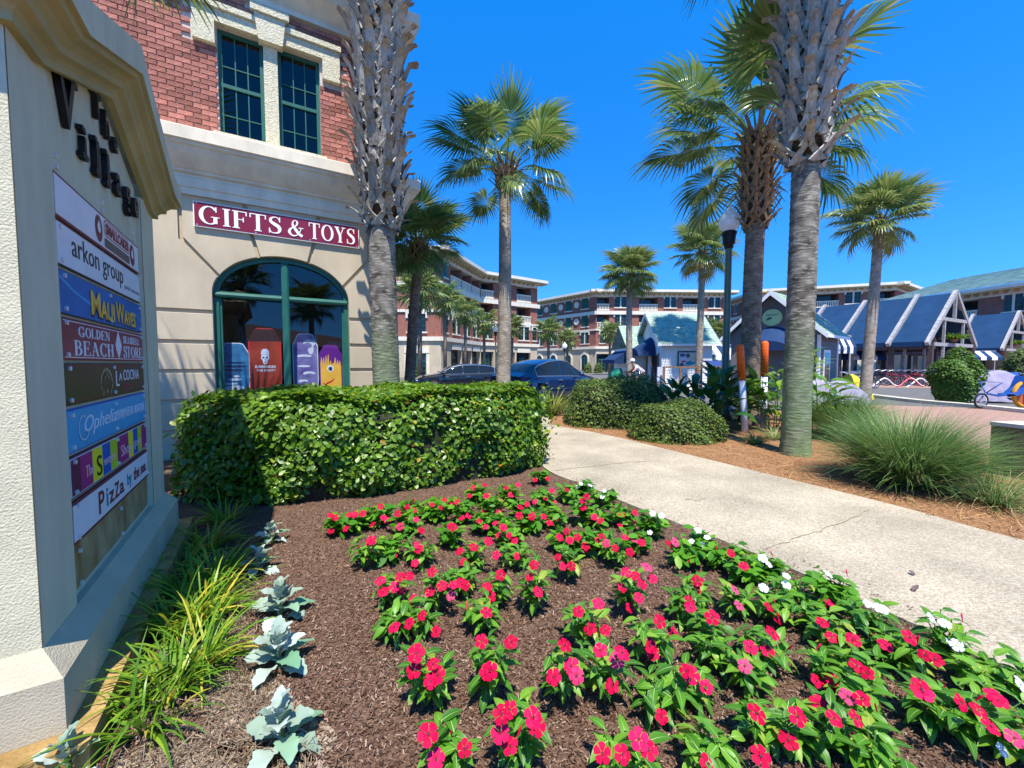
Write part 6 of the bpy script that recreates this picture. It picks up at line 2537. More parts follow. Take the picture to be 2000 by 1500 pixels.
broadleaf('dark broad leaved plant behind the smaller rounded shrub', 1362, 800, 9.0, 26, 1.15, .72, 1)
broadleaf('dark broad leaved plant left of the front marker post', 1405, 800, 8.9, 28, 1.2, .78, 2)
broadleaf('dark broad leaved plant at the foot of the lamp post', 1400, 790, 10.2, 26, 1.3, .85, 3)
broadleaf('dark broad leaved plant behind the two marker posts', 1475, 800, 9.9, 24, 1.15, .8, 4)
broadleaf('dark low plant beside the rounded shrub top', 1320, 790, 10.0, 24, 1.0, .7, 5)


def ginger(label, px, py, Y, ns, h, seed):
    g = at(px, py, Y)
    rr = random.Random(seed)
    o = thing('ginger_plant', label, 'plant', (g.x, g.y, 0), 0, 'ginger plants by the thick palm')
    mb = MB()
    for k in range(ns):
        az = rr.uniform(0, 6.28)
        lean = rr.uniform(.1, .5)
        tip = Vector((math.cos(az) * lean * h, math.sin(az) * lean * h, h * rr.uniform(.7, 1.05)))
        b0 = Vector((math.cos(az) * .1, math.sin(az) * .1, 0))
        mb.tube([b0, b0.lerp(tip, .5) + Vector((0, 0, h * .1)), tip], [.011, .009, .006], 5)
        for j in range(7):
            t = .35 + .65 * j / 6
            p = b0.lerp(tip, t) + Vector((0, 0, h * .2 * t * (1 - t)))
            at_leaf(o, rr.choice(GNG), p, az + (1.2 if j % 2 else -1.2) * rr.uniform(.5, 1.2), R_(rr.uniform(5, 60)), rr.uniform(.85, 1.3), rr.uniform(-.6, .6))
    mb.build('stems', MT['stem'], o)
    return o


ginger('arching ginger plant between the marker posts and the thick palm trunk', 1508, 800, 9.0, 8, 1.2, 3)
ginger('tall pale ginger plant behind the rear marker post', 1535, 790, 10.5, 9, 1.75, 4)
ginger('arching ginger plant right of the thick palm trunk', 1600, 810, 8.2, 9, 1.15, 5)
ginger('leafy ginger plant at the foot of the front marker post', 1440, 815, 9.1, 5, 1.0, 6)

SCAL = lambda t: (math.sin(math.pi * min(1, t ** .8)) ** .6) * (1 + .10 * math.cos(t * 31.4)) if t < .99 else .15
# silver leaved plants
MIL = [blade_leaf('leaf', .105, .078, MT['miller'], .30, .32, 10, .03, wavy=.006, shape=SCAL), blade_leaf('leaf', .09, .070, MT['miller'], .35, .2, 10, .02, wavy=.006, shape=SCAL), blade_leaf('leaf', .115, .074, MT['millergreen'], .22, .42, 10, .03, wavy=.004, shape=SCAL)]
for i, (px, py, n, s, lab) in enumerate([(530, 1062, 12, .92, 'farthest of the row, touching the shaded hedge'), (508, 1120, 14, 1.0, 'second from the hedge end'), (548, 1210, 18, 1.15, 'with the tallest upright leaves, in the middle of the row'), (545, 1310, 18, 1.12, 'second from the camera'), (548, 1465, 17, 1.0, 'nearest the camera with a long green leaf'), (130, 1530, 9, .9, 'cut by the bottom left corner by the rusty kerb')]):
    g = ground(px, py)
    rr = random.Random(i + 40)
    o = thing('silver_leaf_plant', 'silver felted plant ' + lab, 'plant', (g.x, g.y, 0), 0, 'silver leaved plants in a row')
    mb = MB()
    mb.tube([(0, 0, 0), (.01, 0, .06), (0, 0, .14 * s)], [.008, .007, .004], 6)
    mb.build('stem', MT['stem'], o)
    for k in range(n):
        t = k / (n - 1)
        az = k * 2.4 + rr.uniform(-.25, .25)
        at_leaf(o, MIL[2] if (t < .35 and k % 2) else MIL[k % 2], Vector((0, 0, .02 + .12 * t * s)), az, R_(5 + 68 * t + rr.uniform(-8, 8)), s * (1.12 - .4 * t) * rr.uniform(.9, 1.1), rr.uniform(-.3, .3))

# ------------------------------------------------------------------ vincas
VL = blade_leaf('leaf', .054, .023, MT['vincaleafo'], .28, .35, 5, .004, midrib=MT['vein'])
VLF = LEAF_T


def blossom_mesh(m, eye):
    mb = MB()
    for k in range(5):
        a = 2 * math.pi * k / 5
        pts = []
        for r, da, z in ((.003, -.3, 0), (.015, -.62, .0035), (.0262, -.56, .001), (.0290, -.05, -.001), (.0272, .46, .0012), (.015, .58, .004), (.003, .3, 0)):
            pts.append((r * math.cos(a + da), r * math.sin(a + da), z + .0008 * k * .3))
        mb.poly(pts, 0)
    mb.disc((0, 0, .0052), .0042, (1, 0, 0), (0, 1, 0), 10, 1)
    mb.tube([(0, 0, -.022), (0, 0, 0)], [.0012, .0022], 5, 2)
    me = mb.mesh('blossom', [m, eye, MT['stem']])
    a = me.attributes.new('rnd', 'FLOAT', 'FACE')
    return me


mb = MB()
mb.tube([(0, 0, -.02), (0, 0, 0), (0, 0, .012), (.001, 0, .026)], [.0015, .003, .0042, .0006], 6)
BUD = mb.mesh('bud', MT['petal'])
BL_R = blossom_mesh(MT['petal'], MT['eye'])
BL_W = blossom_mesh(MT['petalwhite'], MT['eyeyellow'])

# base of each plant and its blossoms as read off the two enlarged crops (scale 2.586)
C5 = [((160, 345), [(120, 225), (120, 300), (195, 290), (140, 235)]), ((240, 320), [(240, 220), (280, 215), (210, 222)]), ((350, 300), [(370, 180), (330, 270), (385, 235), (405, 250)]),
      ((305, 510), [(325, 350), (318, 362)]), ((420, 470), [(445, 425)]), ((500, 340), [(460, 215), (470, 280), (550, 245), (575, 300)]), ((560, 500), [(555, 375), (545, 465), (565, 395)]),
      ((640, 275), [(630, 170), (675, 185)]), ((725, 400), [(735, 285), (725, 275)]), ((795, 280), [(755, 155), (780, 235), (815, 225)]), ((860, 180), [(840, 85), (820, 125), (895, 70)]),
      ((925, 240), [(905, 125), (895, 225), (965, 240)]), ((840, 525), [(840, 385), (770, 405), (790, 460), (915, 355)]), ((1020, 190), [(975, 150), (1005, 85), (1030, 120), (1065, 70)]),
      ((1025, 400), [(990, 285), (970, 325), (1020, 325), (1045, 350)]), ((1050, 510), [(1060, 430), (955, 425)]), ((1120, 330), [(1070, 225), (1135, 230), (1195, 230)]),
      ((1180, 195), [(1150, 155), (1205, 135), (1235, 100), (1245, 155)]), ((1180, 85), [(1150, 45), (1215, 38)]), ((1390, 290), [(1390, 150), (1395, 185), (1410, 130), (1430, 265)]),
      ((1320, 180), [(1310, 95)]), ((1395, 150), [(1380, 65, 1), (1430, 72, 1), (1365, 80, 1)]), ((1500, 205), [(1490, 130, 1), (1500, 100, 1)]), ((1320, 575), [(1325, 350), (1265, 435), (1290, 480), (1335, 480)]),
      ((1400, 440), [(1405, 380), (1400, 425), (1365, 335)]), ((1555, 500), [(1555, 390), (1605, 335), (1630, 410), (1510, 365)]), ((1600, 300), [(1590, 220), (1580, 275), (1655, 210), (1660, 280)]),
      ((1730, 360), [(1730, 310, 1), (1790, 225, 1), (1745, 215, 1)]), ((430, 705), [(370, 555), (385, 610), (440, 585), (470, 535), (515, 530), (475, 605)]),
      ((660, 735), [(630, 510), (620, 610), (680, 580), (740, 575), (540, 650), (725, 630)]), ((435, 880), [(440, 790)]), ((560, 850), [(515, 770), (580, 730), (650, 860)]),
      ((960, 700), [(975, 525), (910, 585), (925, 635)]), ((1140, 745), [(1125, 535), (1145, 475), (1165, 610)]), ((880, 840), [(905, 715)]),
      ((600, 1215), [(540, 1005), (625, 1060), (660, 1030), (635, 975), (550, 920)]), ((920, 1180), [(905, 1015), (925, 1010), (1030, 865), (880, 860)]), ((1390, 920), [(1370, 710), (1470, 670), (1430, 795), (1505, 805)]),
      ((1620, 750), [(1590, 590), (1655, 530), (1690, 570), (1745, 545), (1715, 485), (1675, 640), (1630, 690), (1610, 510)]), ((1290, 1215), [(1335, 985), (1360, 1035), (1245, 1040), (1300, 880)]),
      ((1500, 1190), [(1540, 1085), (1565, 955), (1590, 920), (1480, 905)]), ((1740, 1010), [(1730, 880), (1745, 920), (1780, 760)]), ((700, 1600), [(610, 1330), (650, 1455), (795, 1400)]),
      ((1060, 1540), [(980, 1230), (1025, 1205), (1140, 1245), (1160, 1290), (1025, 1390), (975, 1320)]), ((1600, 1640), [(1490, 1425), (1590, 1430), (1675, 1355), (1725, 1410)]), ((1790, 1290), [(1790, 1240)]),
      ((700, 235), [(690, 150), (720, 170)]), ((960, 335), [(950, 262), (985, 292)]), ((1240, 305), [(1255, 240), (1225, 262)]), ((1290, 425), [(1275, 335), (1310, 305)]), ((880, 335), [(870, 252), (900, 282)]), ((1460, 305), [(1450, 232), (1480, 252)]),
      ((1080, 255), [(1075, 182), (1110, 168)]), ((520, 265), [(505, 182), (540, 198)]), ((1660, 435), [(1650, 345), (1690, 362)]), ((1470, 435), [(1460, 352), (1490, 335)]), ((780, 645), [(775, 562), (800, 578)])]
C6 = [((100, 500), [(50, 360), (130, 450), (20, 370)]), ((185, 455), [(165, 300, 1), (210, 335, 1), (130, 355, 1), (190, 375, 1)]), ((300, 520), [(330, 415)]), ((400, 590), [(395, 480)]),
      ((150, 700), [(160, 555), (155, 600)]), ((360, 760), [(350, 600), (370, 680)]), ((95, 790), [(120, 660), (125, 690)]), ((500, 560), [(490, 440, 1), (520, 470, 1)]),
      ((630, 720), [(610, 530, 1), (610, 575, 1), (495, 590, 1)]), ((550, 790), [(520, 685), (565, 740)]), ((190, 900), [(235, 740), (35, 820)]), ((490, 1020), [(430, 890), (515, 910), (540, 820)]),
      ((410, 1145), [(400, 985)]), ((850, 720), [(830, 665), (820, 520, 1)]), ((1010, 850), [(1100, 700, 1), (1020, 670, 1), (1075, 690, 1)]), ((760, 850), [(790, 765)]), ((860, 950), [(840, 840), (890, 925), (945, 855)]),
      ((1120, 1000), [(1110, 880)]), ((980, 1120), [(965, 985), (1015, 1020)]), ((830, 1130), [(840, 1050), (760, 1060), (830, 1090)]), ((1230, 1060), [(1230, 840), (1310, 930), (1360, 950)]),
      ((1420, 1010), [(1410, 770, 1), (1340, 740, 1), (1470, 880, 1), (1440, 870, 1)]), ((130, 1190), [(105, 1010), (205, 1090), (130, 1030)]), ((235, 1030), []), ((960, 1260), [(920, 1140), (990, 1150), (770, 1175)]),
      ((510, 1420), [(460, 1225), (480, 1440)]), ((680, 1450), [(665, 1240), (620, 1360)]), ((870, 1420), [(850, 1250), (960, 1250)]), ((1330, 1340), [(1300, 1120), (1290, 1100)]), ((1480, 1400), [(1490, 1170), (1580, 1210)]),
      ((1650, 1330), [(1680, 1160), (1660, 1140)]), ((1720, 1480), [(1760, 1350), (1640, 1290), (1700, 1410, 1)]), ((1040, 1560), []), ((215, 1560), [(215, 1480)]), ((1770, 1180), [(1790, 1075, 1)]), ((1560, 1130), [])]
vin = [(600 + b[0] / 2.586, 920 + b[1] / 2.586, [(600 + q[0] / 2.586, 920 + q[1] / 2.586, len(q) > 2) for q in bl]) for b, bl in C5]
vin += [(1300 + b[0] / 2.586, 920 + b[1] / 2.586, [(1300 + q[0] / 2.586, 920 + q[1] / 2.586, len(q) > 2) for q in bl]) for b, bl in C6]

ORD = ['first', 'second', 'third', 'fourth', 'fifth', 'sixth', 'seventh', 'eighth', 'ninth', 'tenth', 'eleventh', 'twelfth', 'thirteenth', 'fourteenth', 'fifteenth', 'sixteenth', 'seventeenth', 'eighteenth', 'nineteenth', 'twentieth']
NUM = ['no', 'one', 'two', 'three', 'four', 'five', 'six', 'seven', 'eight', 'nine']
rows_y = sorted(vin, key=lambda v: -v[1])
bands = [rows_y[i:i + 12] for i in range(0, len(rows_y), 12)]
BN = ['nearest', 'second nearest', 'third nearest', 'fourth nearest', 'fifth nearest', 'third farthest', 'second farthest', 'farthest']
for bi, band in enumerate(bands):
    for ii, (bx, by, bl) in enumerate(sorted(band)):
        rr = random.Random(int(bx * 7 + by))
        rng = np.random.default_rng(int(bx * 7 + by))
        g = ground(bx, by - 6)
        white = any(q[2] for q in bl)
        col = 'white' if bl and all(q[2] for q in bl) else 'crimson and white' if white else 'crimson'
        kind = f'{col} vinca with {NUM[len(bl)]} blossom' + ('' if len(bl) == 1 else 's') if bl else 'leafy vinca without blossoms'
        o = thing('vinca_plant', f'{kind}, {ORD[ii]} from the left in the {BN[bi]} band', 'flower', (g.x, g.y, .006), 0, 'vinca bedding plants')
        dist = (g - EYE).length
        hp_ = [at(q[0], q[1], g.y - .03).z for q in bl]
        h = min(.31, max(.19, max(hp_) if hp_ else .19))
        wv = rr.uniform(.085, .125) * (1.2 if dist > 3.2 else 1)
        # stems
        mb = MB()
        tips = []
        for k in range(7):
            a = k * 2.4 + rr.random()
            rad = wv * (.3 + .55 * rr.random())
            tip = Vector((math.cos(a) * rad, math.sin(a) * rad, h * rr.uniform(.62, .88)))
            mb.tube([(0, 0, 0), tip * .5 + Vector((0, 0, .02)), tip], [.004, .003, .002], 4)
            tips.append(tip)
        mb.build('stems', MT['stem'], o)
        # leaves: whorls along each stem
        Ls = []
        for tip in tips:
            az0 = rr.uniform(0, 6.28)
            for j in range(9):
                t = .22 + .78 * (j // 2 + 1) / 5
                p = tip * t + Vector((0, 0, .02 * (1 - t)))
                Ls.append((p, az0 + j * math.pi / 2 * 1.1 + (math.pi if j % 2 else 0), R_(rr.uniform(-38, 22) + 22 * t), rr.uniform(1.05, 1.6)))
        if dist < 3.4:
            for p, az, el, s in Ls:
                at_leaf(o, VL, p, az, el, s * 1.12, rr.uniform(-.4, .4))
        else:
            P = np.array([p for p, *_ in Ls for _ in (0, 1)])
            P += rng.normal(0, .016, P.shape)
            N_ = P / np.linalg.norm(P, axis=1)[:, None]
            part('foliage', leaves(P, N_, .082, rng, MT['vincaleaf'], up=.8, wide=.8, rnd=np.clip(rng.normal(.5, .25, len(P)), 0, 1)), o, kind='stuff')
        for k in range(rr.randint(0, 1)):
            tp_ = rr.choice(tips) + Vector((rr.uniform(-.02, .02), rr.uniform(-.05, -.01), .03))
            part('bud', BUD, o, M=Matrix.Translation(tp_) @ Matrix.Rotation(rr.uniform(-.7, .7), 4, 'X') @ Matrix.Rotation(rr.uniform(-.6, .6), 4, 'Y'))
        for q in bl:
            w = at(q[0], q[1], g.y - rr.uniform(.07, .14))
            p = w - Vector(o.location)
            p.z = max(.07, min(.36, p.z))
            M = Matrix.Translation(p) @ Matrix.Rotation(rr.uniform(0, 6.28), 4, 'Z') @ Matrix.Rotation(R_(rr.uniform(25, 65)), 4, 'X')
            nrm = Vector((rr.uniform(-.5, .5), rr.uniform(-.95, -.25), rr.uniform(.6, 1)))
            M = Matrix.Translation(p) @ nrm.to_track_quat('Z', 'Y').to_matrix().to_4x4() @ Matrix.Rotation(rr.uniform(0, 6.28), 4, 'Z') @ Matrix.Diagonal((*([rr.uniform(.95, 1.28) * (.80 if q[2] else 1)] * 3), 1))
            part('blossom', BL_W if q[2] else BL_R, o, M=M)
# ================================================================== cars
def car(label, loc, rz, L, W, zb, belt, roof, wid, paint, wr, wx, side_win, ws_rng, rear_rng, pillar, roofw=.74, light_x=.06, n=84):
    o = thing('parked_car', label, 'car', loc, rz, 'parked cars')
    X = np.linspace(0, L, n)
    f = lambda tab: np.interp(X, [t[0] for t in tab], [t[1] for t in tab])

    def sm(a):
        for _ in range(3):
            a = np.concatenate([[a[0]], (a[:-2] + 2 * a[1:-1] + a[2:]) / 4, [a[-1]]])
        return a
    ZB, BE, RO, WI = sm(f(zb)), sm(f(belt)), sm(f(roof)), sm(f(wid))
    rings = []
    for x, b, e, r, w in zip(X, ZB, BE, RO, WI):
        w = w / 2
        r = max(r, e + .02)
        g = min(1, (r - e) / .4)
        tw = w * (1 - (1 - roofw) * g)
        R = [(0, b), (w * .86, b), (w * .97, b + .10), (w, b + .42 * (e - b)), (w * .985, b + .72 * (e - b)), (w * .955, e - .02), (w * .935, e)]
        for t in (.33, .66, 1.0):
            R.append((w * .935 + (tw - w * .935) * t, e + (r - .05 * g - e) * t))
        R += [(tw * .90, r - .012), (tw * .55, r + .012), (0, r + .02)]
        rings.append(R)
    k = len(rings[0])
    body, glass = MB(), MB()
    for s in (1, -1):
        V = [(x, s * y, z) for x, R in zip(X, rings) for y, z in R]
        bf, gf = [], []
        for i in range(n - 1):
            xm = (X[i] + X[i + 1]) / 2
            for j in range(k - 1):
                q = (i * k + j, (i + 1) * k + j, (i + 1) * k + j + 1, i * k + j + 1)
                if s < 0:
                    q = q[::-1]
                zm = (rings[i][j][1] + rings[i][j + 1][1]) / 2
                if j <= 4 and any(math.hypot(xm - a, zm - wr) < wr * 1.13 for a in wx):
                    continue
                hgt = RO[i] - BE[i]
                isg = False
                if 6 <= j <= 8 and side_win[0] < xm < side_win[1] and hgt > .14 and not any(p0 < xm < p1 for p0, p1 in pillar):
                    isg = True
                if j >= 9 and (ws_rng[0] < xm < ws_rng[1] or rear_rng[0] < xm < rear_rng[1]):
                    isg = True
                (gf if isg else bf).append(q)
        body.add(V, bf)
        glass.add(V, gf)
        for e_ in (0, n - 1):
            body.add([(X[e_], s * y, z) for y, z in rings[e_]], [tuple(range(k))])
    bo = body.build('body', paint, o, smooth=True)
    glass.build('window_glass', MT['carglass'], o, smooth=True)
    for s in (1, -1):
        mb = MB()
        pts = [(x, s * (rings[i][6][0] + .006), BE[i] + .012) for i, x in enumerate(X) if side_win[0] <= x <= side_win[1] and RO[i] - BE[i] > .12]
        top = [(x, s * (rings[i][9][0] + .008), rings[i][9][1] + .004) for i, x in enumerate(X) if side_win[0] <= x <= side_win[1] and RO[i] - BE[i] > .12]
        mb.tube(pts + top[::-1] + [pts[0]], .013, 5)
        mb.build('window_trim', MT['chrome'], o)
        for a in (.42, .66):
            x = L * a
            i = int(a * (n - 1))
            mb = MB()
            y = s * (rings[i][4][0] + .012)
            mb.bar((x - .11, y, BE[i] - .13), (x + .11, y, BE[i] - .13), .03, .035)
            mb.build('door_handle', MT['chrome'], o)
        i = int(.70 * (n - 1))
        mb = MB()
        mb.lathe([(.02, -.07), (.09, -.05), (.10, .03), (.05, .08)], 10, (L * .69, s * (WI[i] / 2 + .09), BE[i] + .08))
        mb.build('wing_mirror', paint, o, smooth=True)
        mb = MB()
        y = s * (WI[2] / 2 * .80)
        mb.lathe([(.02, -.08), (.10, -.07), (.11, .05), (.02, .07)], 10, (light_x, s * WI[3] / 2 * .84, BE[2] - .10))
        mb.build('tail_light', MT['taillight'], o, smooth=True)
        mb = MB()
        mb.lathe([(.02, -.06), (.11, -.05), (.12, .05), (.02, .06)], 10, (L - .16, s * WI[-4] / 2 * .80, BE[-3] - .07))
        mb.build('headlight', MT['panelwhite'], o, smooth=True)
        for a in wx:
            w = thing_part('wheel', o)
            w.location = (a, s * (W / 2 - .12), wr)
            w.rotation_euler = (math.pi / 2, 0, 0)
            mb = MB()
            mb.lathe([(wr * .66, -.11), (wr * .92, -.115), (wr, -.08), (wr, .08), (wr * .92, .115), (wr * .66, .11)], 28)
            mb.build('tyre', MT['tyre'], w, smooth=True)
            mb = MB()
            for t in range(10):
                an = 2 * math.pi * t / 10
                mb.bar((.04 * math.cos(an), .04 * math.sin(an), -s * .085), (wr * .64 * math.cos(an + .12), wr * .64 * math.sin(an + .12), -s * .105), .035, .03)
            for t in range(28):
                a0, a1 = 2 * math.pi * t / 28, 2 * math.pi * (t + 1) / 28
                mb.quad(*[(r * math.cos(q), r * math.sin(q), -s * .112) for q, r in ((a0, wr * .60), (a1, wr * .60), (a1, wr * .68), (a0, wr * .68))])
            mb.disc((0, 0, -s * .09), .06, (1, 0, 0), (0, 1, 0), 12)
            mb.build('rim', MT['chrome'], w)
            mb = MB()
            for t in range(18):
                a0, a1 = math.pi * t / 18 - .15, math.pi * (t + 1) / 18 - .15
                mb.quad(*[(a + r * math.cos(q) * 1.0, s * (W / 2 - .005 if r > 1.2 * wr - .001 else W / 2 - .005), wr + r * math.sin(q)) for q, r in ((a0, wr * 1.07), (a1, wr * 1.07), (a1, wr * 1.20), (a0, wr * 1.20))])
            mb.build('wheel_arch', MT['black'], o)
    mb = MB()
    mb.box(.3, L - .3, -W / 2 + .28, W / 2 - .28, .2, .62)
    mb.build('underbody', MT['black'], o)
    return o


def thing_part(name, parent):
    o = bpy.data.objects.new(name, None)
    COL.objects.link(o)
    o.parent = parent
    return o


g = at(987, 790, 13.9)
car('metallic blue fastback utility car with chrome window line parked beyond the hedge', (g.x, g.y, 0), R_(47), 4.6, 1.95,
    [(0, .42), (.5, .25), (4.3, .22), (4.75, .40)], [(0, .98), (.5, 1.05), (2.5, 1.02), (3.6, .98), (4.3, .90), (4.75, .68)],
    [(0, 1.06), (.35, 1.20), (.9, 1.47), (1.5, 1.62), (2.2, 1.66), (2.7, 1.60), (3.2, 1.36), (3.62, 1.06), (4.3, .95), (4.75, .72)],
    [(0, 1.55), (.4, 1.85), (1.2, 1.95), (3.6, 1.94), (4.4, 1.80), (4.75, 1.45)], MT['carblue'], .37, (.92, 3.80), (.62, 3.45), (2.82, 3.55), (.25, .95), [(2.05, 2.12)])
g = at(975, 740, 21.5)
car('black estate car with pale windscreen glare parked behind the slender palm trunk', (g.x, g.y + .9, 0), R_(198), 4.7, 1.85,
    [(0, .38), (.5, .24), (4.3, .22), (4.7, .38)], [(0, .92), (.5, .98), (2.5, .95), (3.6, .92), (4.3, .82), (4.7, .62)],
    [(0, 1.0), (.2, 1.18), (.7, 1.40), (1.5, 1.47), (2.3, 1.46), (2.8, 1.36), (3.45, .98), (4.3, .86), (4.7, .66)],
    [(0, 1.5), (.4, 1.78), (1.2, 1.85), (3.6, 1.84), (4.4, 1.70), (4.7, 1.4)], MT['carblack'], .34, (.90, 3.75), (.5, 3.2), (2.55, 3.4), (.1, .5), [(1.35, 1.42), (2.2, 2.27)])

# ================================================================== street lamps
def lamp(label, x, y, H, gr, group='street lamps'):
    o = thing('street_lamp', label, 'street lamp', (x, y, 0), 0, group)
    mb = MB()
    mb.lathe([(.17, 0), (.17, .25), (.13, .30), (.115, .5), (.095, .6), (.088, H * .5), (.080, H - .48), (.09, H - .455)], 18)
    mb.build('post', MT['postgreen'], o, smooth=True)
    mb = MB()
    mb.lathe([(.09, H - .46), (.11, H - .43), (.10, H - .38), (.15, H - .32), (.145, H - .28), (.165, H - .12), (.18, H - .08), (.18, H - .04), (.12, H)], 18)
    mb.build('lamp_holder', MT['black'], o, smooth=True)
    mb = MB()
    pr = [(.14, H - .01)]
    for k in range(9):
        a = R_(-52 + k * 14)
        pr.append((gr * math.cos(a), H + gr * .85 + gr * math.sin(a)))
    zz = pr[-1][1]
    pr += [(gr * .42, zz + .02), (gr * .34, zz + .06), (gr * .22, zz + .11), (gr * .12, zz + .16), (.01, zz + .24)]
    mb.lathe(pr, 20)
    mb.build('lamp_globe', MT['globe'], o, smooth=True)
    return o


g = at(1417, 720, 10.5)
lamp('tall dark green street lamp with white acorn globe beside the brown palm', g.x, g.y, 4.92, .262)
for px, py, Y, lab in ((968, 648, 42, 'far street lamp with white globe by the slender palm trunk'), (1103, 680, 50, 'far street lamp with white globe before the shaded brick side')):
    c = at(px, py, Y)
    lamp(lab, c.x, c.y, c.z, .32)

# ================================================================== marker posts
for i, (bx, by, tx, ty, lab) in enumerate(((1455, 845, 1445, 672, 'leaning white post with orange sleeve in front of the brown palm trunk'), (1491, 836, 1494, 666, 'upright white post with orange sleeve between the two big palm trunks'))):
    g = ground(bx, by)
    tp = at(tx, ty, g.y + .02)
    o = thing('marker_post', lab, 'post', (g.x, g.y, 0), 0, 'orange topped marker posts')
    ax = Vector((tp.x - g.x, tp.y - g.y, tp.z))
    H = ax.length
    R = ax.to_track_quat('Z', 'Y').to_matrix().to_4x4()
    mb = MB()
    mb.lathe([(.068, -.05), (.068, H * .60)], 18)
    mb.build('pole', MT['pvc'], o, smooth=True).matrix_local = R
    mb = MB()
    mb.lathe([(.076, H * .595), (.076, H - .06), (.068, H - .03), (.045, H - .008), (.01, H)], 18)
    mb.build('sleeve', MT['orange'], o, smooth=True).matrix_local = R
    mb = MB()
    rr = random.Random(i)
    cd = R.to_3x3().transposed() @ (EYE - Vector((g.x, g.y, 1.4)))
    CA = math.atan2(cd.y, cd.x)
    for k in range(9):
        z = H * .64 + k * H * .036
        a = CA + rr.uniform(-.1, .25)
        w = rr.uniform(.025, .05)
        vs = []
        for da, dz in ((-w * 7, 0), (w * 7, .004), (w * 7, .018), (-w * 7, .014)):
            vs.append((.0775 * math.cos(a + da), .0775 * math.sin(a + da), z + dz))
        mb.quad(*vs)
    mb.build('marks', MT['black'], o).matrix_local = R

# ================================================================== concrete post at the right edge
g = at(2005, 950, 5.2)
o = thing('concrete_post', 'square concrete post with pale slab cap at the right edge of the grass', 'post', (g.x, g.y, 0), R_(8))
mb = MB()
mb.box(-.24, .24, -.24, .24, 0, .66)
mb.build('shaft', mat('dark brown concrete', (0.16, 0.13, 0.06), 0.9, 0.3, 6, 0.4, 60, 0.1), o)  # shaft coloured darker and browner than the cap
mb = MB()
mb.box(-.25, .25, -.25, .25, .662, .71)
mb.build('cap', MT['concrete'], o)

# ================================================================== timber rail, green cover, pale stand in the square
g0, g1 = at(1294, 740, 20.2), at(1432, 740, 19.6)
o = thing('timber_rail', 'brown timber rail fence in front of the white kiosk', 'fence', (g0.x, g0.y, 0), math.atan2(g1.y - g0.y, g1.x - g0.x))
Lr = (Vector((g1.x, g1.y, 0)) - Vector((g0.x, g0.y, 0))).length
mb = MB()
mb.box(0, Lr, -.06, .06, 1.28, 1.36)
mb.build('top_rail', MT['brownwood'], o)
mb = MB()
mb.box(0, Lr, -.03, .03, .45, .53)
mb.build('bottom_rail', MT['brownwood'], o)
for k in range(5):
    x = .06 + (Lr - .12) * k / 4
    mb = MB()
    mb.box(x - .055, x + .055, -.055, .055, 0, 1.279)
    mb.build('post', MT['brownwood'], o)
g = at(1203, 740, 22)
o = thing('covered_cart', 'cart under a green canvas cover left of the white kiosk', 'cart', (g.x, g.y, 0), 0)
mb = MB()
mb.add([(-.38, -.4, .1), (.36, -.4, .1), (.36, .4, .1), (-.38, .4, .1), (-.33, -.34, .95), (.30, -.34, 1.0), (.30, .34, 1.0), (-.33, .34, .95), (-.1, -.2, 1.22), (.24, -.2, 1.24), (.24, .2, 1.24), (-.1, .2, 1.22)],
       [(0, 1, 5, 4), (1, 2, 6, 5), (2, 3, 7, 6), (3, 0, 4, 7), (4, 5, 9, 8), (5, 6, 10, 9), (6, 7, 11, 10), (7, 4, 8, 11), (8, 9, 10, 11)])
mb.build('cover', MT['greencloth'], o)
mb = MB()
for x in (-.3, .3):
    mb.tube([(x, -.3, .1), (x, .3, .1)], .1, 10)
mb.build('wheels', MT['tyre'], o)
g = at(1288, 740, 20.5)
o = thing('sandwich_board', 'small pale stand by the end of the timber rail', 'stand', (g.x, g.y, 0), 0)
mb = MB()
mb.prism([(-.14, .3), (.14, .3), (.12, 1.32), (-.12, 1.32)], -.04, .04)
mb.build('board', MT['icegrey'], o)
mb = MB()
for x in (-.13, .09):
    mb.bar((x + .02, -.02, 0), (x + .02, -.02, .3), .04, .04)
mb.build('legs', MT['timber'], o)
g = at(1274, 735, 21.5)
o = thing('umbrella', 'closed dark umbrella leaning beside the white kiosk corner', 'umbrella', (g.x, g.y, 0), 0)
mb = MB()
mb.tube([(.25, 0, 0), (.14, 0, .6), (.0, 0, 1.2), (-.06, 0, 1.45)], [.02, .06, .035, .01], 8)
mb.build('canopy', MT['black'], o, smooth=True)
mb = MB()
mb.tube([(-.06, 0, 1.44), (-.1, 0, 1.62)], .014, 6)
mb.build('handle', MT['brownwood'], o)
g = at(1392, 735, 21)
o = thing('cafe_table', 'table under a blue cloth below the striped awning', 'table', (g.x, g.y, 0), 0)
mb = MB()
mb.box(-.42, .42, -.35, .35, 1.60, 1.66)
mb.quad((-.425, -.352, 1.3), (.425, -.352, 1.3), (.425, -.352, 1.659), (-.425, -.352, 1.659))
mb.build('cloth', mat('mid blue cloth', (0.06, 0.13, 0.42), 0.8, 0.1, 5), o)
for x in (-.36, .36):
    mb = MB()
    mb.bar((x, -.2, 0), (x, -.2, 1.6), .05, .05)
    mb.build('leg', MT['darkwood'], o)


# ================================================================== bicycles
def ring_tube(mb, R, r, n=26, m=0, c=(0, 0, 0)):
    pts = [(c[0] + R * math.cos(2 * math.pi * k / n), c[1], c[2] + R * math.sin(2 * math.pi * k / n)) for k in range(n + 1)]
    mb.tube(pts, r, 6, m, cap=False)


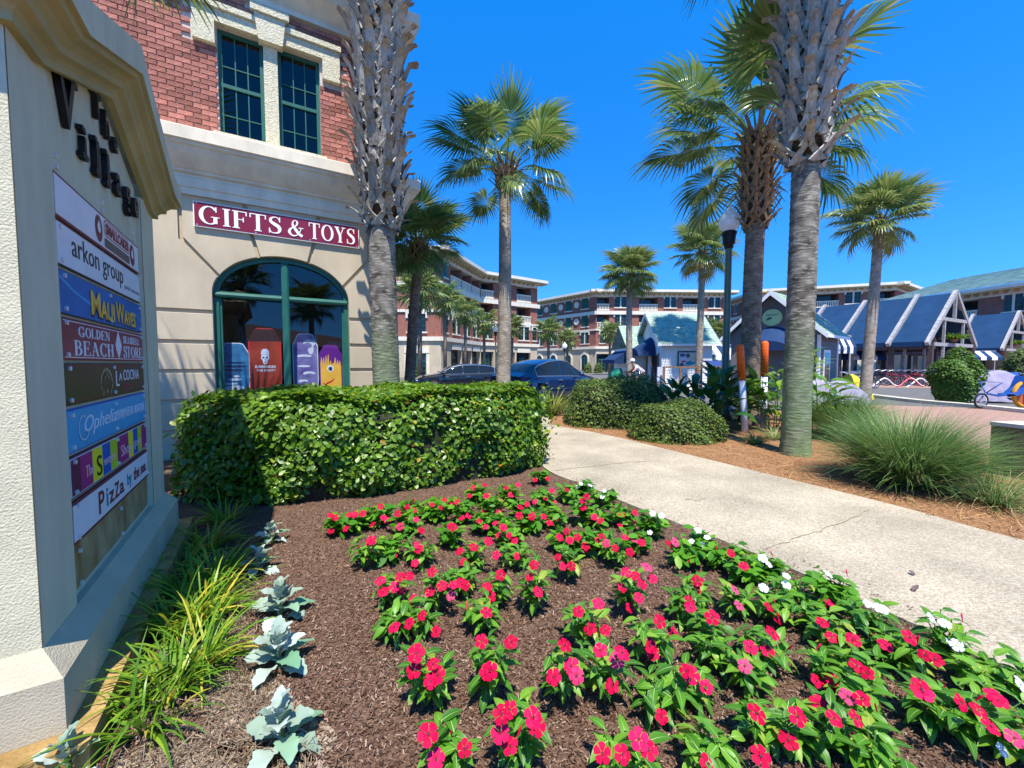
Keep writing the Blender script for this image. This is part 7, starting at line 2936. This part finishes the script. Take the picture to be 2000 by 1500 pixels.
def bike_proto(paint, name='bicycle', wr=.33, rim='chrome', group='bicycles under the blue roofs'):
    o = thing(name, '', 'bicycle', (0, 0, 0), 0, group)
    for x in (-.53, .53):
        w = thing_part('wheel', o)
        w.location = (x, 0, wr)
        mb = MB()
        ring_tube(mb, wr - .025, .026, 24)
        mb.build('tyre', MT['tyre'], w)
        mb = MB()
        ring_tube(mb, wr - .055, .012, 20)
        for k in range(10):
            a = 2 * math.pi * k / 10
            mb.bar((0, 0, 0), ((wr - .055) * math.cos(a), 0, (wr - .055) * math.sin(a)), .006, .006)
        mb.build('rim', MT[rim], w)
    mb = MB()
    for a, b, r in (((-.53, 0, .33), (-.1, 0, .30), .014), ((-.53, 0, .33), (-.22, 0, .72), .014), ((-.1, 0, .30), (-.24, 0, .80), .02), ((-.1, 0, .30), (.36, 0, .72), .022), ((-.21, 0, .70), (.33, 0, .80), .02), ((.30, 0, .95), (.53, 0, .33), .02)):
        mb.tube([a, ((a[0] + b[0]) / 2, 0, (a[2] + b[2]) / 2 + .012), b], r, 6)
    mb.build('frame', paint, o)
    mb = MB()
    mb.tube([(.02, -.30, 1.04), (.12, -.27, 1.06), (.28, -.1, .97), (.28, .1, .97), (.12, .27, 1.06), (.02, .30, 1.04)], .013, 6)
    mb.build('handlebar', MT['chrome'], o)
    mb = MB()
    mb.tube([(-.42, 0, .85), (-.30, 0, .87), (-.14, 0, .85)], [.07, .085, .025], 8, flat=.45)
    mb.build('saddle', MT['black'], o)
    mb = MB()
    mb.tube([(-.85, 0, .42), (-.78, 0, .58), (-.6, 0, .70), (-.4, 0, .66)], .03, 6, flat=.4)
    mb.build('mudguard', paint, o)
    return o


def copy_tree(o, parent=None):
    c = o.copy()
    COL.objects.link(c)
    if parent is not None:
        c.parent = parent
    for ch in o.children:
        copy_tree(ch, c)
    return c


def place(o, px, Y, rz, label, lean=0.0, z=0.0):
    g = at(px, 740, Y)
    o.location = (g.x, g.y, z)
    o.rotation_euler = (lean, 0, rz)
    o['label'] = label


protos = {'blue': bike_proto(MT['bikeblue']), 'red': bike_proto(MT['bikered']), 'white': bike_proto(MT['white']), 'dark': bike_proto(MT['black'])}
spots = []
rr = random.Random(5)
cols = ['white', 'dark', 'blue', 'dark', 'white', 'red', 'dark', 'white']
k = 0
for row, (Y0, Y1) in enumerate(((27.3, 26.6), (29.6, 28.8), (32, 31.2))):
    for i in range(9):
        px = 1712 + i * 15 + rr.uniform(-3, 3) + row * 5
        spots.append((px, Y0 + (Y1 - Y0) * i / 8, R_(100 + rr.uniform(-14, 14)), cols[k % 8] if row else ['dark', 'dark', 'red', 'red', 'dark', 'red', 'red', 'dark', 'white'][i], row, i))
        k += 1
for i in range(8):
    spots.append((1915 + i * 11, 27.5 - .1 * i, R_(95 + rr.uniform(-14, 14)), ['white', 'dark', 'blue', 'white', 'dark', 'white', 'blue', 'dark'][i], 3, i))
for i in range(6):
    spots.append((1650 + i * 9, 20.5 + .7 * i, R_(20 + rr.uniform(-14, 14)), ['dark', 'white', 'dark', 'white', 'dark', 'dark'][i], 4, i))
for i in range(9):
    spots.append((1903 + i * 12 + rr.uniform(-2, 2), 20.6 - .12 * i, R_(80 + rr.uniform(-18, 18)), ['white', 'blue', 'dark', 'blue', 'white', 'blue', 'dark', 'blue', 'white'][i], 5, i))
used = set()
ROWN = ['front row under the nearer blue roof', 'middle row under the nearer blue roof', 'back row under the nearer blue roof', 'row behind the lilac covers at right', 'row beside the grey kiosk', 'row right behind the blue beach trikes']
for px, Y, rz, c, row, i in spots:
    o = protos[c] if c not in used else copy_tree(protos[c])
    used.add(c)
    place(o, px, Y, rz, f"{ {'blue': 'blue', 'red': 'red', 'white': 'white', 'dark': 'black'}[c]} bicycle, {ORD[i]} from the left in the {ROWN[row]}")

# wave shaped bike racks
def wave_rack(label, px, Y, m, rz, n=2):
    g = at(px, 740, Y)
    o = thing('bike_rack', label, 'bike rack', (g.x, g.y, 0), rz, 'wavy bicycle racks')
    mb = MB()
    pts = []
    for k in range(n * 16 + 1):
        t = k / 16
        pts.append((t * 1.75, 0, .30 - .25 * math.cos(2 * math.pi * t)))
    mb.tube(pts, .04, 8)
    mb.build('rail', m, o, smooth=True)
    mb = MB()
    for k in range(n):
        mb.lathe([(.09, 0), (.09, .02), (.04, .03)], 10, (k * 1.75, 0, 0))
    mb.build('feet', m, o)


wave_rack('white wavy bicycle rack left of the red bicycles', 1702, 25.6, MT['white'], R_(2), 2)
wave_rack('red wavy bicycle rack in front of the red bicycles', 1752, 25.2, MT['bikered'], R_(2), 1)
wave_rack('pale wavy bicycle rack beside the feathery shrub', 1772, 25.4, MT['white'], R_(2), 2)

# beach trikes with fat wheels at the right edge
def trike(label, px, Y, rz, fat=False):
    g = at(px, 790, Y)
    o = thing('beach_trike', label, 'tricycle', (g.x, g.y, .012), rz, 'blue beach trikes')
    for x, y, r in (((-.95, 0, .26), (.62, 0, .34)) if fat else ((-.95, 0, .26), (.62, -.42, .34), (.62, .42, .34))):
        w = thing_part('wheel', o)
        big = fat and x > 0
        R = .46 if big else r
        w.location = (x, y, R)
        mb = MB()
        ring_tube(mb, R - (.06 if big else .03), .06 if big else .03, 26)
        mb.build('tyre', MT['rimyellow'] if big else MT['tyre'], w)
        mb = MB()
        if big:
            mb.lathe([(R * .78, -.02), (R * .78, .02)], 24)
            for v in range(len(mb.v)):
                x_, y_, z_ = mb.v[v]
                mb.v[v] = (x_, z_, y_)
            mb.build('rim', MT['rimorange'], w)
        else:
            ring_tube(mb, R - .07, .014, 22)
            for k in range(12):
                a = 2 * math.pi * k / 12
                mb.bar((0, 0, 0), ((R - .07) * math.cos(a), 0, (R - .07) * math.sin(a)), .008, .008)
            mb.build('rim', MT['chrome'], w)
    mb = MB()
    mb.tube([(-.95, .04, .26), (-.75, .04, .50), (-.3, .03, .42), (.2, 0, .48), (.62, 0, .62)], [.03, .032, .035, .04, .035], 8)
    mb.tube([(.62, -.42, .36), (.55, 0, .46), (.62, .42, .36)], .028, 8)
    mb.tube([(-.75, .04, .50), (-.62, -.25, .85)], .018, 6)
    mb.tube([(-.75, .04, .50), (-.62, .30, .85)], .018, 6)
    mb.build('frame', MT['bikeblue'], o, smooth=True)
    mb = MB()
    n = 6
    for a, b in zip([(-.05, .40), (.15, .42), (.38, .62), (.55, 1.0)][:-1], [(-.05, .40), (.15, .42), (.38, .62), (.55, 1.0)][1:]):
        mb.bar((a[0], 0, a[1] + .06), (b[0], 0, b[1] + .06), .46, .05, up=(0, 1, 0)) if False else mb.add([(a[0], -.23, a[1] + .08), (a[0], .23, a[1] + .08), (b[0], .23, b[1] + .08), (b[0], -.23, b[1] + .08), (a[0], -.23, a[1] + .03), (a[0], .23, a[1] + .03), (b[0], .23, b[1] + .03), (b[0], -.23, b[1] + .03)], [(0, 1, 2, 3), (4, 7, 6, 5), (0, 3, 7, 4), (1, 5, 6, 2)])
    mb.build('seat', MT['bikeblue'], o)
    mb = MB()
    mb.tube([(-.62, -.3, .85), (-.6, -.1, .88), (-.6, .2, .88), (-.62, .34, .85)], .016, 6)
    mb.build('handlebar', MT['chrome'], o)
    return o


trike('blue beach trike with an orange and yellow fat wheel at the right edge', 1967, 13.2, R_(4), fat=True)
for i in range(3):
    trike('blue beach trike, ' + ORD[i] + ' of the three parked behind the lilac covers', 1962 + i * 16, 17.2 + i * .3, R_(75))


def cover(label, px, Y, L, W, H, rz, seed):
    g = at(px, 770, Y)
    o = thing('covered_trike', label, 'trike cover', (g.x, g.y, .012), rz, 'lilac covered trikes')
    rr = random.Random(seed)
    mb = MB()
    nx, ny = 14, 12
    V = []
    for i in range(nx + 1):
        for j in range(ny + 1):
            u, v = i / nx, j / ny * 2 - 1
            prof_ = H * (.25 + .75 * math.sin(math.pi * (u * .8 + .12)) ** .8)
            z = prof_ * (1 - abs(v) ** 2.6) + .05
            fold = .035 * math.sin(u * 22 + v * 5 + seed) * abs(v)
            V.append((L * (u - .5), W * v * (.75 + .25 * (1 - z / H)) + fold, max(.06, z + .02 * math.sin(u * 17 + v * 9))))
    fs = [(i * (ny + 1) + j, (i + 1) * (ny + 1) + j, (i + 1) * (ny + 1) + j + 1, i * (ny + 1) + j + 1) for i in range(nx) for j in range(ny)]
    mb.add(V, fs)
    mb.build('cloth', MT['lilac'], o, smooth=True)
    mb = MB()
    for s in (-.6, .6):
        mb.lathe([(.16, -.04), (.17, .04)], 12, (L * .25, s * W, .17))
    mb.build('wheels', MT['tyre'], o)
    return o


cover('trike under a lilac grey cover, front one right of the feathery shrub', 1925, 15.4, 1.7, .45, 1.0, R_(-18), 1)
cover('trike under a lilac grey cover, rear one beside the blue trikes', 1950, 16.6, 1.8, .45, 1.15, R_(-14), 2)
cover('lilac covered trike behind the thick palm trunk', 1600, 14.3, 1.6, .45, .85, R_(10), 3)
cover('lilac covered trike left of the yellow covered one', 1640, 14.6, 1.5, .45, .80, R_(-10), 4)
g = at(1655, 770, 15.6)
c = cover('trike under a yellow cover beside the pale palm trunk', 1660, 15.9, 1.3, .4, 1.0, R_(5), 5)
c.children[0].data.materials[0] = mat('yellow cover', (0.75, 0.50, 0.03), 0.7, 0.1, 4)
del c['group']

# hanging baskets of the pavilions
for i, (px, py, Y, lab) in enumerate(((1864, 662, 29.5, 'under the gable of the nearer blue roof'), (1984, 672, 41.5, 'under the gable of the farther blue roof'))):
    c = at(px, py, Y)
    o = thing('hanging_basket', 'hanging fern basket ' + lab, 'plant', (c.x, c.y, c.z), 0, 'hanging fern baskets')
    rng = np.random.default_rng(90 + i)
    V, Q, s = blades(420, .75, .05, rng, .2, 1.0, .5)
    part('foliage', mesh_np('foliage', V, Q, MT['lily'], np.repeat(rng.uniform(0, .8, 420), s)), o, kind='stuff')
    mb = MB()
    mb.lathe([(.12, -.22), (.24, -.05), (.25, 0)], 12)
    mb.build('pot', MT['brownwood'], o)
    mb = MB()
    mb.tube([(0, 0, 0), (0, 0, 1.2)], .012, 5)
    mb.build('chain', MT['black'], o)

# far planters and cafe things by the arcade
for i, (px, Y, lab) in enumerate(((806, 40, 'beside the green double door of the nearest brick building'), (1168, 62, 'by the pink fronted shops'), (1148, 63, 'left of the pink fronted shops'))):
    c = at(px, 730, Y)
    dome_ = dome('potted shrub ' + lab, c.x, c.y, .7, .6, 1.7, 500, .16, MT['shrubleaf'], 100 + i, 'potted_shrub', 'potted shrubs by the shops', cat='plant', blend=2.0)
    mb = MB()
    mb.lathe([(.3, 0), (.42, .55), (.45, .6)], 12)
    mb.build('pot', MT['cream'], dome_)

# ================================================================== the cyclist
g = at(1250, 735, 19.6)
pe = thing('person', 'person in white cap and pale grey shirt leaning forward on a bicycle beyond the shrubs', 'person', (g.x, g.y, 0), R_(180))
# local: rides along +x
J = {'pelvis': ((-.16, 0, .98), .155), 'waist': ((-.07, 0, 1.10), .150), 'chest': ((.13, 0, 1.27), .165), 'neck0': ((.26, 0, 1.38), .085), 'neck': ((.32, 0, 1.44), .058), 'head0': ((.36, 0, 1.52), .085), 'head': ((.385, 0, 1.60), .098), 'crown': ((.37, 0, 1.68), .075),
     'shl': ((.20, .17, 1.34), .075), 'ell': ((.36, .24, 1.13), .048), 'wrl': ((.56, .25, 1.06), .034), 'hal': ((.62, .25, 1.05), .038),
     'shr': ((.20, -.17, 1.34), .075), 'elr': ((.36, -.24, 1.13), .048), 'wrr': ((.56, -.25, 1.06), .034), 'har': ((.62, -.25, 1.05), .038),
     'hil': ((-.14, .10, .95), .105), 'knl': ((.26, .12, .76), .070), 'anl': ((.04, .12, .38), .042), 'tol': ((.20, .12, .33), .035),
     'hir': ((-.14, -.10, .95), .105), 'knr': ((.22, -.12, .60), .070), 'anr': ((-.04, -.12, .22), .042), 'tor': ((.12, -.12, .17), .035)}
E_ = [('pelvis', 'waist'), ('waist', 'chest'), ('chest', 'neck0'), ('neck0', 'neck'), ('neck', 'head0'), ('head0', 'head'), ('head', 'crown'), ('chest', 'shl'), ('shl', 'ell'), ('ell', 'wrl'), ('wrl', 'hal'), ('chest', 'shr'), ('shr', 'elr'), ('elr', 'wrr'), ('wrr', 'har'), ('pelvis', 'hil'), ('hil', 'knl'), ('knl', 'anl'), ('anl', 'tol'), ('pelvis', 'hir'), ('hir', 'knr'), ('knr', 'anr'), ('anr', 'tor')]


def skin(name, keys, edges, m, root, grow=0.0):
    idx = {k_: i for i, k_ in enumerate(keys)}
    me = bpy.data.meshes.new(name)
    me.from_pydata([J[k_][0] for k_ in keys], [(idx[a], idx[b]) for a, b in edges if a in idx and b in idx], [])
    o = bpy.data.objects.new(name, me)
    link(o, pe)
    md = o.modifiers.new('skin', 'SKIN')
    md.use_smooth_shade = True
    for i, k_ in enumerate(keys):
        r = J[k_][1] + grow
        me.skin_vertices[0].data[i].radius = (r, r)
        me.skin_vertices[0].data[i].use_root = (k_ == root)
    sb = o.modifiers.new('sub', 'SUBSURF')
    sb.levels = sb.render_levels = 2
    me.materials.append(m)
    dg = bpy.context.evaluated_depsgraph_get()
    me2 = bpy.data.meshes.new_from_object(o.evaluated_get(dg))
    o.modifiers.clear()
    o.data = me2
    return o


skin('body', list(J), E_, MT['skin'], 'pelvis')
J['ell'] = ((.29, .215, 1.22), .058)
J['elr'] = ((.29, -.215, 1.22), .058)
skin('shirt', ['pelvis', 'waist', 'chest', 'neck0', 'shl', 'ell', 'shr', 'elr'], E_, MT['shirt'], 'pelvis', .016)
J['knl'] = ((.20, .115, .79), .08)
J['knr'] = ((.16, -.115, .66), .08)
J['waist'] = ((-.12, 0, 1.03), .14)
skin('shorts', ['waist', 'pelvis', 'hil', 'knl', 'hir', 'knr'], E_, MT['shorts'], 'pelvis', .018)
mb = MB()
mb.lathe([(.112, 1.60), (.118, 1.64), (.105, 1.70), (.07, 1.735), (.02, 1.745)], 16, (.375, 0, 0))
mb.add([(.47, -.08, 1.625), (.58, -.05, 1.60), (.58, .05, 1.60), (.47, .08, 1.625)], [(0, 1, 2, 3)])
mb.build('cap', MT['white'], pe, smooth=True)
mb = MB()
for s in (1, -1):
    for k in range(4):
        y = s * .25 + (k - 1.5) * .017
        mb.tube([(.62, y, 1.055), (.675, y, 1.06), (.69, y, 1.03), (.665, y, 1.01)], [.009, .0085, .008, .007], 6)
    mb.tube([(.60, s * .22, 1.045), (.64, s * .205, 1.02), (.67, s * .205, 1.005)], [.010, .009, .008], 6)
mb.build('fingers', MT['skin'], pe, smooth=True)
b = copy_tree(protos['dark'])
b.location = (g.x, g.y, 0)
b.rotation_euler = (0, 0, R_(180))
b['label'] = 'black bicycle ridden by the person in the white cap'
del b['group']




# two dry leaves on the path
for i, (px, py, lab) in enumerate(((1782, 1154, 'larger dark dry leaf lying on the path nearer the flowers'), (1786, 1124, 'small curled dry leaf lying on the path'))):
    g = ground(px, py, .036)
    o = part('fallen_leaf', blade_leaf('fallen_leaf', .07 - .025 * i, .03, MT['browngrey'], .5, -.3, 6), None)
    tag(o, lab, 'leaf', 'dry leaves on the path')
    o.location = g
    o.rotation_euler = (0, 0, .4 + i)

# ================================================================== across the road behind the viewer: seen only mirrored in the shop glass
palm('palm across the road mirrored in the right half of the shop window', (9.6, -12.2), 5.6, .2, .16, 5.1, (0, 0), 'trunkpale', 26, .95, boots=BOOTS_B, brow=6, bdz=.16, seed=41, rb=.2)
palm('palm across the road mirrored in the left half of the shop window', (6.6, -15.5), 7.0, .2, .16, 5.7, (0, 0), 'trunkpale', 26, .95, boots=BOOTS_B, brow=6, bdz=.16, seed=43, rb=.2)
o = thing('low_building', 'low tan building across the road mirrored in the shop window', 'building', (24, -40, 0), R_(-30))
mb = MB()
mb.box(-26, 26, -6, 6, 0, 3.6)
mb.build('wall', MT['groove'], o)
mb = MB()
mb.add([(-27, -7, 3.6), (27, -7, 3.6), (27, 7, 3.6), (-27, 7, 3.6), (-22, 0, 6.2), (22, 0, 6.2)], [(0, 1, 5, 4), (2, 3, 4, 5), (1, 2, 5), (3, 0, 4), (0, 3, 2, 1)])
mb.build('roof', MT['brownwood'], o)
